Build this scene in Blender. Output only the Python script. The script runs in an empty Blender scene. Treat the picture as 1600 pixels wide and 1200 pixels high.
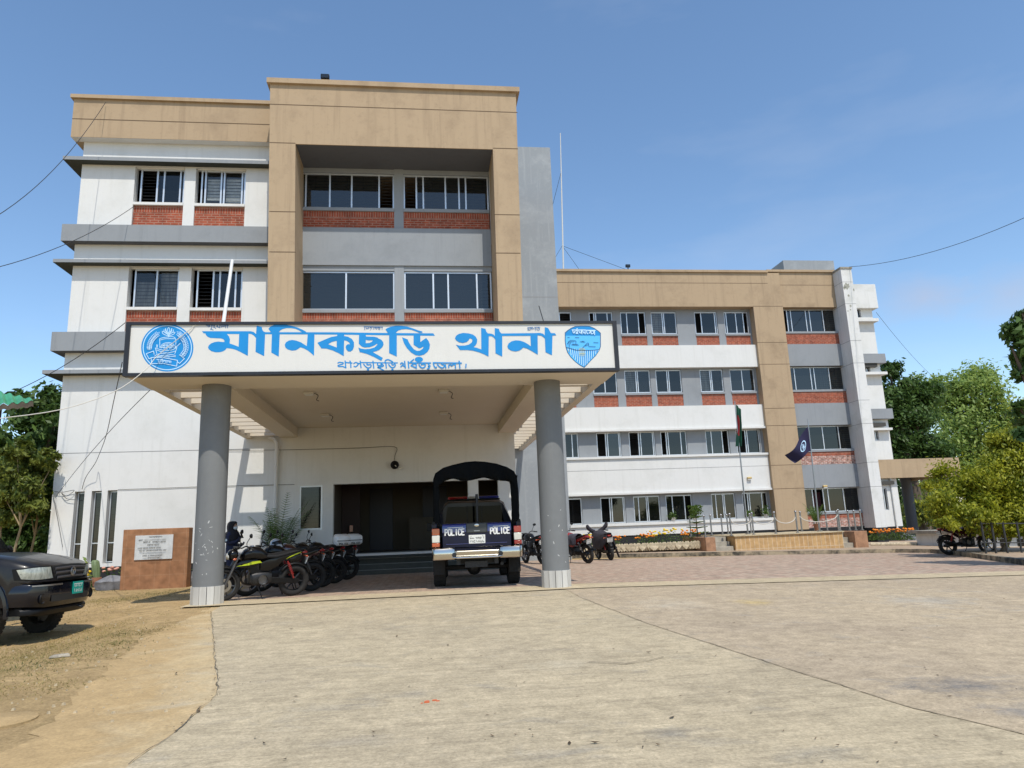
import bpy, bmesh, math, random
from mathutils import Vector, Matrix
random.seed(7)
R = math.radians
scene = bpy.context.scene
col = scene.collection
# ------------------------------------------------------------------ camera
EYE = 1.12
FPX = 1113.1
_yaw, _pit, _rol = R(7.1935), R(11.551), R(-2.2184)
_f = Vector((math.sin(_yaw)*math.cos(_pit), math.cos(_yaw)*math.cos(_pit), math.sin(_pit)))
_r0 = Vector((math.cos(_yaw), -math.sin(_yaw), 0)); _u0 = _r0.cross(_f)
_r = math.cos(_rol)*_r0 + math.sin(_rol)*_u0
_u = -math.sin(_rol)*_r0 + math.cos(_rol)*_u0
cam_d = bpy.data.cameras.new('camera'); cam = bpy.data.objects.new('camera', cam_d); col.objects.link(cam)
cam.matrix_world = Matrix(((_r.x, _u.x, -_f.x, 0), (_r.y, _u.y, -_f.y, 0), (_r.z, _u.z, -_f.z, EYE), (0, 0, 0, 1)))
cam_d.sensor_width = 36; cam_d.lens = 36*FPX/1600; cam_d.clip_end = 2000; cam_d.clip_start = .05
scene.camera = cam
# ------------------------------------------------------------------ light
SUN = Vector((.22, -1, 1.65)).normalized()
EXPOSURE = 0.02
sun_d = bpy.data.lights.new('sun', 'SUN'); sun_d.energy = 3.95; sun_d.angle = R(.53); sun_d.color = (1, .94, .84)
sun = bpy.data.objects.new('sun', sun_d); col.objects.link(sun); sun.rotation_euler = SUN.to_track_quat('Z', 'Y').to_euler(); sun.location = (5, -20, 40)
world = bpy.data.worlds.new("World"); scene.world = world; world.use_nodes = True
nt = world.node_tree; bg = nt.nodes['Background']
sky = nt.nodes.new('ShaderNodeTexSky'); sky.sky_type = 'NISHITA'; sky.sun_disc = False
sky.sun_elevation = math.asin(SUN.z); sky.sun_rotation = math.atan2(SUN.x, SUN.y)
sky.altitude = 50; sky.air_density = 1.0; sky.dust_density = 0.35; sky.ozone_density = 2.0
# faint thin cloud veils mixed into the sky
tc = nt.nodes.new('ShaderNodeTexCoord'); mp = nt.nodes.new('ShaderNodeMapping'); mp.inputs['Scale'].default_value = (1.6, 1.6, 5.5); mp.inputs['Location'].default_value = (.35, .2, .1)
nz = nt.nodes.new('ShaderNodeTexNoise'); nz.inputs['Scale'].default_value = 1.7; nz.inputs['Detail'].default_value = 5; nz.inputs['Roughness'].default_value = .55
rp = nt.nodes.new('ShaderNodeValToRGB'); rp.color_ramp.elements[0].position = .56; rp.color_ramp.elements[0].color = (0, 0, 0, 1); rp.color_ramp.elements[1].position = .8; rp.color_ramp.elements[1].color = (.13, .13, .13, 1)
mx = nt.nodes.new('ShaderNodeMix'); mx.data_type = 'RGBA'
nt.links.new(tc.outputs['Generated'], mp.inputs['Vector']); nt.links.new(mp.outputs['Vector'], nz.inputs['Vector']); nt.links.new(nz.outputs['Fac'], rp.inputs['Fac'])
hs = nt.nodes.new('ShaderNodeHueSaturation'); hs.inputs['Saturation'].default_value = 1.06; hs.inputs['Hue'].default_value = .497; hs.inputs['Value'].default_value = 1.3; nt.links.new(sky.outputs['Color'], hs.inputs['Color'])
nt.links.new(rp.outputs['Color'], mx.inputs['Factor']); nt.links.new(hs.outputs['Color'], mx.inputs['A']); mx.inputs['B'].default_value = (5.2, 5.4, 5.9, 1)
# two soft pinkish cloud puffs low on the right
last = mx.outputs['Result']
nrm_ = nt.nodes.new('ShaderNodeVectorMath'); nrm_.operation = 'NORMALIZE'; nt.links.new(tc.outputs['Generated'], nrm_.inputs[0])
n2 = nt.nodes.new('ShaderNodeTexNoise'); n2.inputs['Scale'].default_value = 9; n2.inputs['Detail'].default_value = 6; n2.inputs['Roughness'].default_value = .6
mp2 = nt.nodes.new('ShaderNodeMapping'); mp2.inputs['Scale'].default_value = (1, 1, 1.7); nt.links.new(tc.outputs['Generated'], mp2.inputs['Vector']); nt.links.new(mp2.outputs['Vector'], n2.inputs['Vector'])
for (cx_, cy_), wd in (((1445, 466), .075), ((1585, 456), .095)):
    dv = (_f*FPX + _r*(cx_-800) - _u*(cy_-600)).normalized()
    df = nt.nodes.new('ShaderNodeVectorMath'); df.operation = 'SUBTRACT'; nt.links.new(nrm_.outputs[0], df.inputs[0]); df.inputs[1].default_value = dv
    sc_ = nt.nodes.new('ShaderNodeVectorMath'); sc_.operation = 'MULTIPLY'; nt.links.new(df.outputs[0], sc_.inputs[0]); sc_.inputs[1].default_value = (1/wd, 1/wd, 1/(wd*.5))
    ln_ = nt.nodes.new('ShaderNodeVectorMath'); ln_.operation = 'LENGTH'; nt.links.new(sc_.outputs[0], ln_.inputs[0])
    m1 = nt.nodes.new('ShaderNodeMath'); m1.operation = 'MULTIPLY_ADD'; nt.links.new(n2.outputs['Fac'], m1.inputs[0]); m1.inputs[1].default_value = 1.6; m1.inputs[2].default_value = .1
    m2 = nt.nodes.new('ShaderNodeMath'); m2.operation = 'SUBTRACT'; m2.use_clamp = True; nt.links.new(m1.outputs[0], m2.inputs[0]); nt.links.new(ln_.outputs['Value'], m2.inputs[1])
    m3 = nt.nodes.new('ShaderNodeMath'); m3.operation = 'MULTIPLY'; nt.links.new(m2.outputs[0], m3.inputs[0]); m3.inputs[1].default_value = .42
    mq = nt.nodes.new('ShaderNodeMix'); mq.data_type = 'RGBA'; nt.links.new(m3.outputs[0], mq.inputs['Factor']); nt.links.new(last, mq.inputs['A']); mq.inputs['B'].default_value = (3.9, 3.7, 4.1, 1); last = mq.outputs['Result']
nt.links.new(last, bg.inputs['Color']); bg.inputs['Strength'].default_value = .15
vs = scene.view_settings; vs.view_transform = 'Standard'; vs.look = 'None'; vs.exposure = EXPOSURE; vs.gamma = 1
scene.cycles.max_bounces = 8; scene.cycles.transparent_max_bounces = 16; scene.cycles.caustics_reflective = False; scene.cycles.caustics_refractive = False

def P(x, y, Y):
    d = _f*FPX + _r*(x-800) - _u*(y-600)
    v = d*(Y/d.y); v.z += EYE
    return v
def PX(x, y, Y): return P(x, y, Y).x
def PZ(x, y, Y): return P(x, y, Y).z
def g(x, y):
    dip = .12*min(max(0, (-4.3-x)/1.0), 1)*min(max(0, (15.5-y)/2.3), 1)
    return -.018*min(max(0, x-3), 30) - .035*min(max(0, 13.2-y), 14) - dip
def G(x, y, n=12):                       # the ground point seen at a pixel
    d = _f*FPX + _r*(x-800) - _u*(y-600)
    t = -EYE/d.z
    for i in range(n):
        p = d*t; t = (g(p.x, p.y)-EYE)/d.z
    p = d*t; return Vector((p.x, p.y, p.z+EYE))
# ------------------------------------------------------------------ helpers
def tag(o, label=None, cat=None, group=None, kind=None):
    if label: o['label'] = label
    if cat: o['category'] = cat
    if group: o['group'] = group
    if kind: o['kind'] = kind
    return o
def thing(name, label, cat, loc=(0, 0, 0), rz=0, group=None):
    o = bpy.data.objects.new(name, None); col.objects.link(o); o.location = loc; o.rotation_euler = (0, 0, rz); o.empty_display_size = .2
    return tag(o, label, cat, group)
class MB:
    def __init__(s): s.v = []; s.f = []; s.m = []
    def add(s, vs, fs, m=0):
        o = len(s.v); s.v += [tuple(v) for v in vs]; s.f += [tuple(i+o for i in f) for f in fs]; s.m += [m]*len(fs); return s
    def box(s, x0, x1, y0, y1, z0, z1, m=0):
        if x0 > x1: x0, x1 = x1, x0
        if y0 > y1: y0, y1 = y1, y0
        if z0 > z1: z0, z1 = z1, z0
        return s.add([(x0,y0,z0),(x1,y0,z0),(x1,y1,z0),(x0,y1,z0),(x0,y0,z1),(x1,y0,z1),(x1,y1,z1),(x0,y1,z1)],
              [(0,3,2,1),(4,5,6,7),(0,1,5,4),(1,2,6,5),(2,3,7,6),(3,0,4,7)], m)
    def hexa(s, b, t, m=0):              # bottom 4, top 4
        return s.add(list(b)+list(t), [(0,3,2,1),(4,5,6,7),(0,1,5,4),(1,2,6,5),(2,3,7,6),(3,0,4,7)], m)
    def quad(s, a, b, c, d, m=0): return s.add([a,b,c,d], [(0,1,2,3)], m)
    def prism(s, poly, a0, a1, ax='y', m=0):   # poly of (u,v); ax y: (x,z), x: (y,z), z: (x,y)
        n = len(poly)
        def mk(u, v, a): return (u,a,v) if ax=='y' else ((a,u,v) if ax=='x' else (u,v,a))
        return s.add([mk(u,v,a0) for u,v in poly]+[mk(u,v,a1) for u,v in poly],
            [tuple(range(n)), tuple(range(2*n-1,n-1,-1))]+[(i,n+i,n+(i+1)%n,(i+1)%n) for i in range(n)], m)
    def tube(s, pts, r, n=8, m=0, caps=True, closed=False):
        pts = [Vector(p) for p in pts]; k = len(pts); rr = r if isinstance(r,(list,tuple)) else [r]*k
        rings = []; up = None
        for i, p in enumerate(pts):
            if closed: t = pts[(i+1)%k]-pts[i-1]
            else: t = pts[min(i+1,k-1)]-pts[max(i-1,0)]
            if t.length < 1e-9: t = Vector((0,0,1))
            t.normalize()
            if up is None:
                up = Vector((0,0,1)) if abs(t.z) < .9 else Vector((1,0,0))
            a = t.cross(up)
            if a.length < 1e-4: a = t.cross(Vector((1,.3,.2)))
            a.normalize(); b = a.cross(t).normalized(); up = b
            rings.append([p+(a*math.cos(2*math.pi*j/n)+b*math.sin(2*math.pi*j/n))*rr[i] for j in range(n)])
        vs = [v for ring in rings for v in ring]; fs = []
        for i in range(k if closed else k-1):
            i2 = (i+1)%k
            for j in range(n): fs.append((i*n+j, i*n+(j+1)%n, i2*n+(j+1)%n, i2*n+j))
        if caps and not closed: fs += [tuple(range(n-1,-1,-1)), tuple((k-1)*n+j for j in range(n))]
        return s.add(vs, fs, m)
    def cyl(s, a, b, r, n=16, m=0, r2=None): return s.tube([a,b], [r, r if r2 is None else r2], n, m)
    def lathe(s, prof, c, ax='z', n=20, m=0, closed=False):   # prof of (r,h) along axis
        vs = []; k = len(prof)
        for r, h in prof:
            for j in range(n):
                a = 2*math.pi*j/n; u, w = r*math.cos(a), r*math.sin(a)
                p = (u,w,h) if ax=='z' else ((u,h,w) if ax=='y' else (h,u,w))
                vs.append((p[0]+c[0], p[1]+c[1], p[2]+c[2]))
        fs = []
        for i in range(k if closed else k-1):
            i2 = (i+1)%k
            for j in range(n): fs.append((i*n+j, i*n+(j+1)%n, i2*n+(j+1)%n, i2*n+j))
        return s.add(vs, fs, m)
    def ell(s, c, r, n=14, k=9, m=0):
        prof = [(math.sin(math.pi*i/k), -math.cos(math.pi*i/k)) for i in range(k+1)]
        vs = []
        for a, h in prof:
            for j in range(n): vs.append((c[0]+r[0]*a*math.cos(2*math.pi*j/n), c[1]+r[1]*a*math.sin(2*math.pi*j/n), c[2]+r[2]*h))
        return s.add(vs, [(i*n+j, i*n+(j+1)%n, (i+1)*n+(j+1)%n, (i+1)*n+j) for i in range(k) for j in range(n)], m)
    def loft(s, rings, m=0, caps=True, closed=True):
        n = len(rings[0]); vs = [v for r in rings for v in r]; fs = []
        for i in range(len(rings)-1):
            for j in range(n if closed else n-1): fs.append((i*n+j, i*n+(j+1)%n, (i+1)*n+(j+1)%n, (i+1)*n+j))
        if caps and closed: fs += [tuple(range(n-1,-1,-1)), tuple((len(rings)-1)*n+j for j in range(n))]
        return s.add(vs, fs, m)
    def build(s, name, mats, parent=None, smooth=None, bevel=0, local=False, label=None):
        me = bpy.data.meshes.new(name)
        off = Vector(parent.matrix_basis.translation) if (parent and not local) else Vector((0,0,0))
        if parent and not local and parent.parent: off = off + Vector(parent.parent.matrix_basis.translation)
        me.from_pydata([(v[0]-off.x, v[1]-off.y, v[2]-off.z) for v in s.v], [], s.f)
        if not isinstance(mats,(list,tuple)): mats = [mats]
        for m in mats: me.materials.append(m)
        if len(mats) > 1: me.polygons.foreach_set('material_index', s.m)
        bm = bmesh.new(); bm.from_mesh(me); bmesh.ops.recalc_face_normals(bm, faces=bm.faces); bm.to_mesh(me); bm.free()
        if smooth is not None:
            me.shade_smooth(); me.set_sharp_from_angle(angle=R(smooth))
        o = bpy.data.objects.new(name, me); col.objects.link(o)
        if parent: o.parent = parent
        if bevel:
            b = o.modifiers.new('bevel','BEVEL'); b.width = bevel; b.segments = 2; b.limit_method = 'ANGLE'; b.angle_limit = R(35); b.harden_normals = False
            if smooth is None: me.shade_smooth(); me.set_sharp_from_angle(angle=R(35))
        if label: o['label'] = label
        return o
def sring(x, w, zc, h, n=20, e=2.6, zt=None):     # superellipse ring in the y-z plane at x
    out = []
    for j in range(n):
        a = 2*math.pi*j/n; c, s_ = math.cos(a), math.sin(a)
        out.append((x, w*math.copysign(abs(c)**(2/e), c), zc+h*math.copysign(abs(s_)**(2/e), s_)))
    return out
def bez(p, n=8):                                  # smooth polyline through points (Catmull-Rom)
    p = [Vector(q) for q in p]; out = []
    for i in range(len(p)-1):
        a = p[max(i-1,0)]; b = p[i]; c = p[i+1]; d = p[min(i+2,len(p)-1)]
        for k in range(n):
            t = k/n; out.append(.5*((2*b)+(c-a)*t+(2*a-5*b+4*c-d)*t*t+(3*b-a-3*c+d)*t**3))
    return out+[p[-1]]
# ------------------------------------------------------------------ materials
def mat(name, c, rough=.6, metal=0, spec=.5, coat=0, var=0, vscale=3, stretch=(1,1,1), bump=0, bscale=60, c2=None, coord='Object', emit=0, detail=5, contrast=(.35,.65)):
    m = bpy.data.materials.new(name); m.use_nodes = True; n = m.node_tree; b = n.nodes['Principled BSDF']
    b.inputs['Base Color'].default_value = (*c,1); b.inputs['Roughness'].default_value = rough; b.inputs['Metallic'].default_value = metal
    b.inputs['Specular IOR Level'].default_value = spec; b.inputs['Coat Weight'].default_value = coat; b.inputs['Coat Roughness'].default_value = .06
    if emit: b.inputs['Emission Color'].default_value = (*c,1); b.inputs['Emission Strength'].default_value = emit
    if var or bump or c2:
        t = n.nodes.new('ShaderNodeTexCoord'); mp = n.nodes.new('ShaderNodeMapping'); mp.inputs['Scale'].default_value = stretch
        n.links.new(t.outputs[coord], mp.inputs['Vector'])
    if var or c2:
        z = n.nodes.new('ShaderNodeTexNoise'); z.inputs['Scale'].default_value = vscale; z.inputs['Detail'].default_value = detail; z.inputs['Roughness'].default_value = .62
        n.links.new(mp.outputs['Vector'], z.inputs['Vector'])
        r = n.nodes.new('ShaderNodeValToRGB'); r.color_ramp.elements[0].position, r.color_ramp.elements[1].position = contrast
        cc = c2 if c2 else tuple(max(0,k*(1-var)) for k in c)
        r.color_ramp.elements[0].color = (*cc,1); r.color_ramp.elements[1].color = (*c,1)
        n.links.new(z.outputs['Fac'], r.inputs['Fac']); n.links.new(r.outputs['Color'], b.inputs['Base Color'])
    if bump:
        z2 = n.nodes.new('ShaderNodeTexNoise'); z2.inputs['Scale'].default_value = bscale; z2.inputs['Detail'].default_value = 4
        n.links.new(mp.outputs['Vector'], z2.inputs['Vector'])
        bp = n.nodes.new('ShaderNodeBump'); bp.inputs['Strength'].default_value = bump; bp.inputs['Distance'].default_value = .02
        n.links.new(z2.outputs['Fac'], bp.inputs['Height']); n.links.new(bp.outputs['Normal'], b.inputs['Normal'])
    return m
def plaster(name, c, dirt, amt=.5, rough=.8):
    # painted render: broad soft stains, vertical rain streaks, fine trowel bump
    m = bpy.data.materials.new(name); m.use_nodes = True; n = m.node_tree; b = n.nodes['Principled BSDF']; b.inputs['Roughness'].default_value = rough; b.inputs['Specular IOR Level'].default_value = .25
    geo = n.nodes.new('ShaderNodeNewGeometry')
    def noise(sc, scale, det):
        mp = n.nodes.new('ShaderNodeMapping'); mp.inputs['Scale'].default_value = sc; n.links.new(geo.outputs['Position'], mp.inputs['Vector'])
        z = n.nodes.new('ShaderNodeTexNoise'); z.inputs['Scale'].default_value = scale; z.inputs['Detail'].default_value = det; z.inputs['Roughness'].default_value = .65
        n.links.new(mp.outputs['Vector'], z.inputs['Vector']); return z
    def ramp(z, a, b_):
        r = n.nodes.new('ShaderNodeMapRange'); r.inputs['From Min'].default_value = a; r.inputs['From Max'].default_value = b_; r.clamp = True; n.links.new(z.outputs['Fac'], r.inputs['Value']); return r
    s1 = ramp(noise((1,1,1), .9, 6), .5, .8); s2 = ramp(noise((3.2,3.2,.16), 1.6, 4), .52, .85); s3 = ramp(noise((1,1,1), 9, 5), .55, .8)
    ad = n.nodes.new('ShaderNodeMath'); ad.operation = 'MAXIMUM'; n.links.new(s1.outputs[0], ad.inputs[0]); n.links.new(s2.outputs[0], ad.inputs[1])
    ad2 = n.nodes.new('ShaderNodeMath'); ad2.operation = 'MULTIPLY_ADD'; n.links.new(s3.outputs[0], ad2.inputs[0]); ad2.inputs[1].default_value = .45; n.links.new(ad.outputs[0], ad2.inputs[2])
    ml = n.nodes.new('ShaderNodeMath'); ml.operation = 'MULTIPLY'; ml.use_clamp = True; n.links.new(ad2.outputs[0], ml.inputs[0]); ml.inputs[1].default_value = amt
    mx = n.nodes.new('ShaderNodeMix'); mx.data_type = 'RGBA'; mx.inputs['A'].default_value = (*c,1); mx.inputs['B'].default_value = (*dirt,1)
    n.links.new(ml.outputs[0], mx.inputs['Factor']); n.links.new(mx.outputs['Result'], b.inputs['Base Color'])
    z = noise((1,1,1), 55, 4); bp = n.nodes.new('ShaderNodeBump'); bp.inputs['Strength'].default_value = .18; bp.inputs['Distance'].default_value = .02
    n.links.new(z.outputs['Fac'], bp.inputs['Height']); n.links.new(bp.outputs['Normal'], b.inputs['Normal'])
    return m
def brickmat(name, c1, c2, mortar, bw, bh, msize=.012, plane='xz', offset=.5, rough=.85, bump=.5, vert=False, nvar=.35):
    m = bpy.data.materials.new(name); m.use_nodes = True; n = m.node_tree; b = n.nodes['Principled BSDF']; b.inputs['Roughness'].default_value = rough; b.inputs['Specular IOR Level'].default_value = .2
    geo = n.nodes.new('ShaderNodeNewGeometry'); sx = n.nodes.new('ShaderNodeSeparateXYZ'); cx = n.nodes.new('ShaderNodeCombineXYZ')
    n.links.new(geo.outputs['Position'], sx.inputs[0])
    a, d = ('X','Z') if plane == 'xz' else ('X','Y')
    n.links.new(sx.outputs[a], cx.inputs[0]); n.links.new(sx.outputs[d], cx.inputs[1])
    t = n.nodes.new('ShaderNodeTexBrick'); t.inputs['Scale'].default_value = 1; t.inputs['Brick Width'].default_value = bw; t.inputs['Row Height'].default_value = bh; t.inputs['Mortar Size'].default_value = msize
    t.inputs['Color1'].default_value = (*c1,1); t.inputs['Color2'].default_value = (*c2,1); t.inputs['Mortar'].default_value = (*mortar,1); t.offset = offset
    n.links.new(cx.outputs[0], t.inputs['Vector'])
    z = n.nodes.new('ShaderNodeTexNoise'); z.inputs['Scale'].default_value = 6; z.inputs['Detail'].default_value = 6; n.links.new(geo.outputs['Position'], z.inputs['Vector'])
    r = n.nodes.new('ShaderNodeMapRange'); r.inputs['From Min'].default_value = .3; r.inputs['From Max'].default_value = .7; r.inputs['To Min'].default_value = 1-nvar; r.inputs['To Max'].default_value = 1+nvar*.4; n.links.new(z.outputs['Fac'], r.inputs['Value'])
    mm = n.nodes.new('ShaderNodeMix'); mm.data_type = 'RGBA'; mm.blend_type = 'MULTIPLY'; mm.inputs['Factor'].default_value = 1
    n.links.new(t.outputs['Color'], mm.inputs['A']); n.links.new(r.outputs[0], mm.inputs['B']); n.links.new(mm.outputs['Result'], b.inputs['Base Color'])
    bp = n.nodes.new('ShaderNodeBump'); bp.inputs['Strength'].default_value = bump; bp.inputs['Distance'].default_value = .006; bp.invert = True
    n.links.new(t.outputs['Fac'], bp.inputs['Height']); n.links.new(bp.outputs['Normal'], b.inputs['Normal'])
    return m
def glassmat(name, tint, gloss=.16, rough=.03, trans=.35, top=.9, blend=.24, dmix=.45):
    m = bpy.data.materials.new(name); m.use_nodes = True; n = m.node_tree; n.nodes.clear()
    out = n.nodes.new('ShaderNodeOutputMaterial'); tr = n.nodes.new('ShaderNodeBsdfTransparent'); tr.inputs[0].default_value = (trans,trans,trans*1.02,1)
    d = n.nodes.new('ShaderNodeBsdfDiffuse'); d.inputs[0].default_value = (*tint,1); gl = n.nodes.new('ShaderNodeBsdfGlossy'); gl.inputs[0].default_value = (.88,.90,.90,1); gl.inputs[1].default_value = rough
    fr = n.nodes.new('ShaderNodeLayerWeight'); fr.inputs[0].default_value = blend
    mr = n.nodes.new('ShaderNodeMapRange'); mr.inputs['To Min'].default_value = gloss; mr.inputs['To Max'].default_value = top; n.links.new(fr.outputs['Fresnel'], mr.inputs['Value'])
    a = n.nodes.new('ShaderNodeMixShader'); a.inputs[0].default_value = dmix; n.links.new(tr.outputs[0], a.inputs[1]); n.links.new(d.outputs[0], a.inputs[2])
    b = n.nodes.new('ShaderNodeMixShader'); n.links.new(mr.outputs[0], b.inputs[0]); n.links.new(a.outputs[0], b.inputs[1]); n.links.new(gl.outputs[0], b.inputs[2])
    n.links.new(b.outputs[0], out.inputs[0]); return m
M = {}
M['white'] = plaster('white_paint', (.67,.67,.65), (.45,.45,.41), .38)
M['whitew'] = plaster('weathered_white_paint', (.67,.67,.65), (.42,.43,.38), .75)
M['cream'] = plaster('cream_paint', (.70,.63,.52), (.55,.48,.38), .3)
M['tan'] = plaster('tan_paint', (.41,.305,.195), (.25,.18,.115), .8)
M['grey'] = plaster('grey_paint', (.265,.283,.30), (.18,.195,.21), .55)
M['greyw'] = plaster('weathered_grey_render', (.27,.29,.305), (.42,.44,.45), .7)
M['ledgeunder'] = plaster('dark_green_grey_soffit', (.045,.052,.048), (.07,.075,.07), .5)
M['darkgrey'] = plaster('dark_grey_tone', (.10,.105,.115), (.07,.07,.075), .5)
M['plinth'] = plaster('black_plinth_paint', (.022,.024,.027), (.05,.05,.05), .5)
M['groove_tan'] = mat('groove_dark_tan', (.12,.08,.045), .9)  # dark tan joint lines of parapets, tower and pilaster
M['groove_grey'] = mat('groove_grey', (.25,.25,.25), .9)
M['brick'] = brickmat('red_facing_brick', (.37,.085,.042), (.27,.06,.034), (.36,.20,.145), .24, .077, .012)
M['brickv'] = brickmat('red_soldier_brick', (.37,.085,.042), (.27,.06,.034), (.36,.20,.145), .077, .24, .012, offset=0)
M['brickw'] = brickmat('efflorescent_brick', (.34,.10,.06), (.40,.20,.15), (.55,.45,.40), .24, .077, .016, nvar=.6)
M['glass'] = glassmat('tinted_glass', (.010,.012,.012), .035)
M['glassb'] = glassmat('bluish_tinted_glass', (.020,.023,.023), .05)
M['carglass'] = glassmat('dark_car_glass', (.003,.0035,.004), .0, trans=.12, top=.45)
M['glassc'] = glassmat('clear_glass', (.05,.055,.055), .04, trans=.85, dmix=.12)
M['glassg'] = glassmat('dark_green_glass', (.012,.018,.015), .02)
M['carnavy'] = mat('black_navy_car_paint', (.0025,.0035,.008), .22, coat=.6, spec=.3)
M['alu'] = mat('aluminium_frame', (.62,.64,.66), .38, .6)
M['iron'] = mat('black_iron_grille', (.012,.012,.012), .6)
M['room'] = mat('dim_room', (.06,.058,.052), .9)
M['room2'] = mat('unlit_lobby_tone', (.10,.085,.065), .9)  # lobby's lack of light put into a dark brown colour
M['curtain'] = mat('pale_curtain', (.32,.33,.30), .9, var=.5, vscale=14, stretch=(1,1,.1))
M['paper'] = mat('paper_sheet', (.62,.68,.64), .9, var=.3, vscale=8)
M['conc'] = mat('raw_concrete', (.36,.33,.27), .9, var=.45, vscale=5, bump=.4)
M['black'] = mat('black_plastic', (.006,.006,.0065), .45, spec=.25)
M['rubber'] = mat('tyre_rubber', (.018,.017,.016), .85, bump=.3, bscale=90, var=.4, vscale=20)
M['dustrubber'] = mat('dusty_tyre_rubber', (.022,.020,.018), .9, var=.5, vscale=18)
M['steel'] = mat('stainless_steel', (.36,.36,.37), .3, 1)
M['chrome'] = mat('chrome', (.56,.53,.47), .16, 1)
M['dmetal'] = mat('dark_engine_metal', (.045,.045,.047), .5, .6, var=.4, vscale=30)
M['alloy'] = mat('grey_alloy', (.14,.14,.145), .45, .8)
M['red'] = mat('red_paint', (.26,.012,.012), .3, coat=.6)
M['redlens'] = mat('red_lens', (.28,.008,.01), .18, coat=1)
M['orlens'] = mat('orange_lens', (.45,.08,.02), .2, coat=1)
M['clearlens'] = mat('clear_lens', (.6,.6,.55), .12, coat=1)
M['bluelens'] = mat('blue_lens', (.02,.03,.2), .2, coat=1)
M['platew'] = mat('plate_white', (.7,.7,.66), .5)
M['ink'] = mat('black_ink', (.015,.015,.015), .6)
M['whitep'] = mat('white_gloss', (.75,.75,.73), .35)
M['navy'] = mat('navy_car_paint', (.004,.007,.028), .32, coat=.2, spec=.2, var=.3, vscale=4)
M['navylit'] = mat('skylit_navy_paint', (.008,.022,.16), .3, coat=1)  # tailgate navy with the blue sky sheen put into its colour
M['blackp'] = mat('black_gloss_paint', (.004,.004,.005), .25, coat=.3, spec=.2)
M['lime'] = mat('lime_paint', (.45,.55,.01), .35, coat=.5)
M['seat'] = mat('seat_vinyl', (.010,.010,.011), .6, spec=.2, bump=.2, bscale=200)
M['tarp'] = mat('black_tarpaulin', (.005,.006,.007), .9, spec=.1, bump=.3, bscale=30)
M['cable'] = mat('black_cable', (.02,.02,.02), .7)
M['wcable'] = mat('pale_cable', (.6,.57,.5), .7)
M['signw'] = plaster('sign_white', (.67,.66,.62), (.55,.54,.50), .35, .5)
M['signblk'] = mat('sign_border_black', (.012,.014,.02), .5, var=.3)
M['signblue'] = mat('sign_blue', (.0,.25,.63), .45, var=.12, vscale=2)
M['signlt'] = mat('emblem_pale_blue', (.50,.72,.90), .5)
M['shieldmid'] = mat('shield_sky_blue', (.09,.47,.90), .5)
M['shieldgold'] = mat('shield_gold', (.42,.45,.25), .5)
M['shielddark'] = mat('shield_line', (.01,.09,.22), .5)
# ------------------------------------------------------------------ ground
def sheet(name, poly, off, m, label=None):
    bm = bmesh.new(); f = bm.faces.new([bm.verts.new((x,y,0)) for x,y in poly])
    for co, no in (((3,0,0),(1,0,0)), ((33,0,0),(1,0,0)), ((0,13.2,0),(0,1,0)), ((0,-.8,0),(0,1,0)), ((-4.3,0,0),(1,0,0)), ((-5.3,0,0),(1,0,0)), ((0,15.5,0),(0,1,0))):
        bmesh.ops.bisect_plane(bm, geom=bm.verts[:]+bm.edges[:]+bm.faces[:], plane_co=co, plane_no=no)
    bmesh.ops.triangulate(bm, faces=bm.faces[:])
    for v in bm.verts: v.co.z = g(v.co.x, v.co.y)+off
    bmesh.ops.recalc_face_normals(bm, faces=bm.faces)
    if sum(f.normal.z for f in bm.faces) < 0: bmesh.ops.reverse_faces(bm, faces=bm.faces)
    me = bpy.data.meshes.new(name); bm.to_mesh(me); bm.free(); me.materials.append(m)
    o = bpy.data.objects.new(name, me); col.objects.link(o); o['kind'] = 'structure'
    return o
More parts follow.
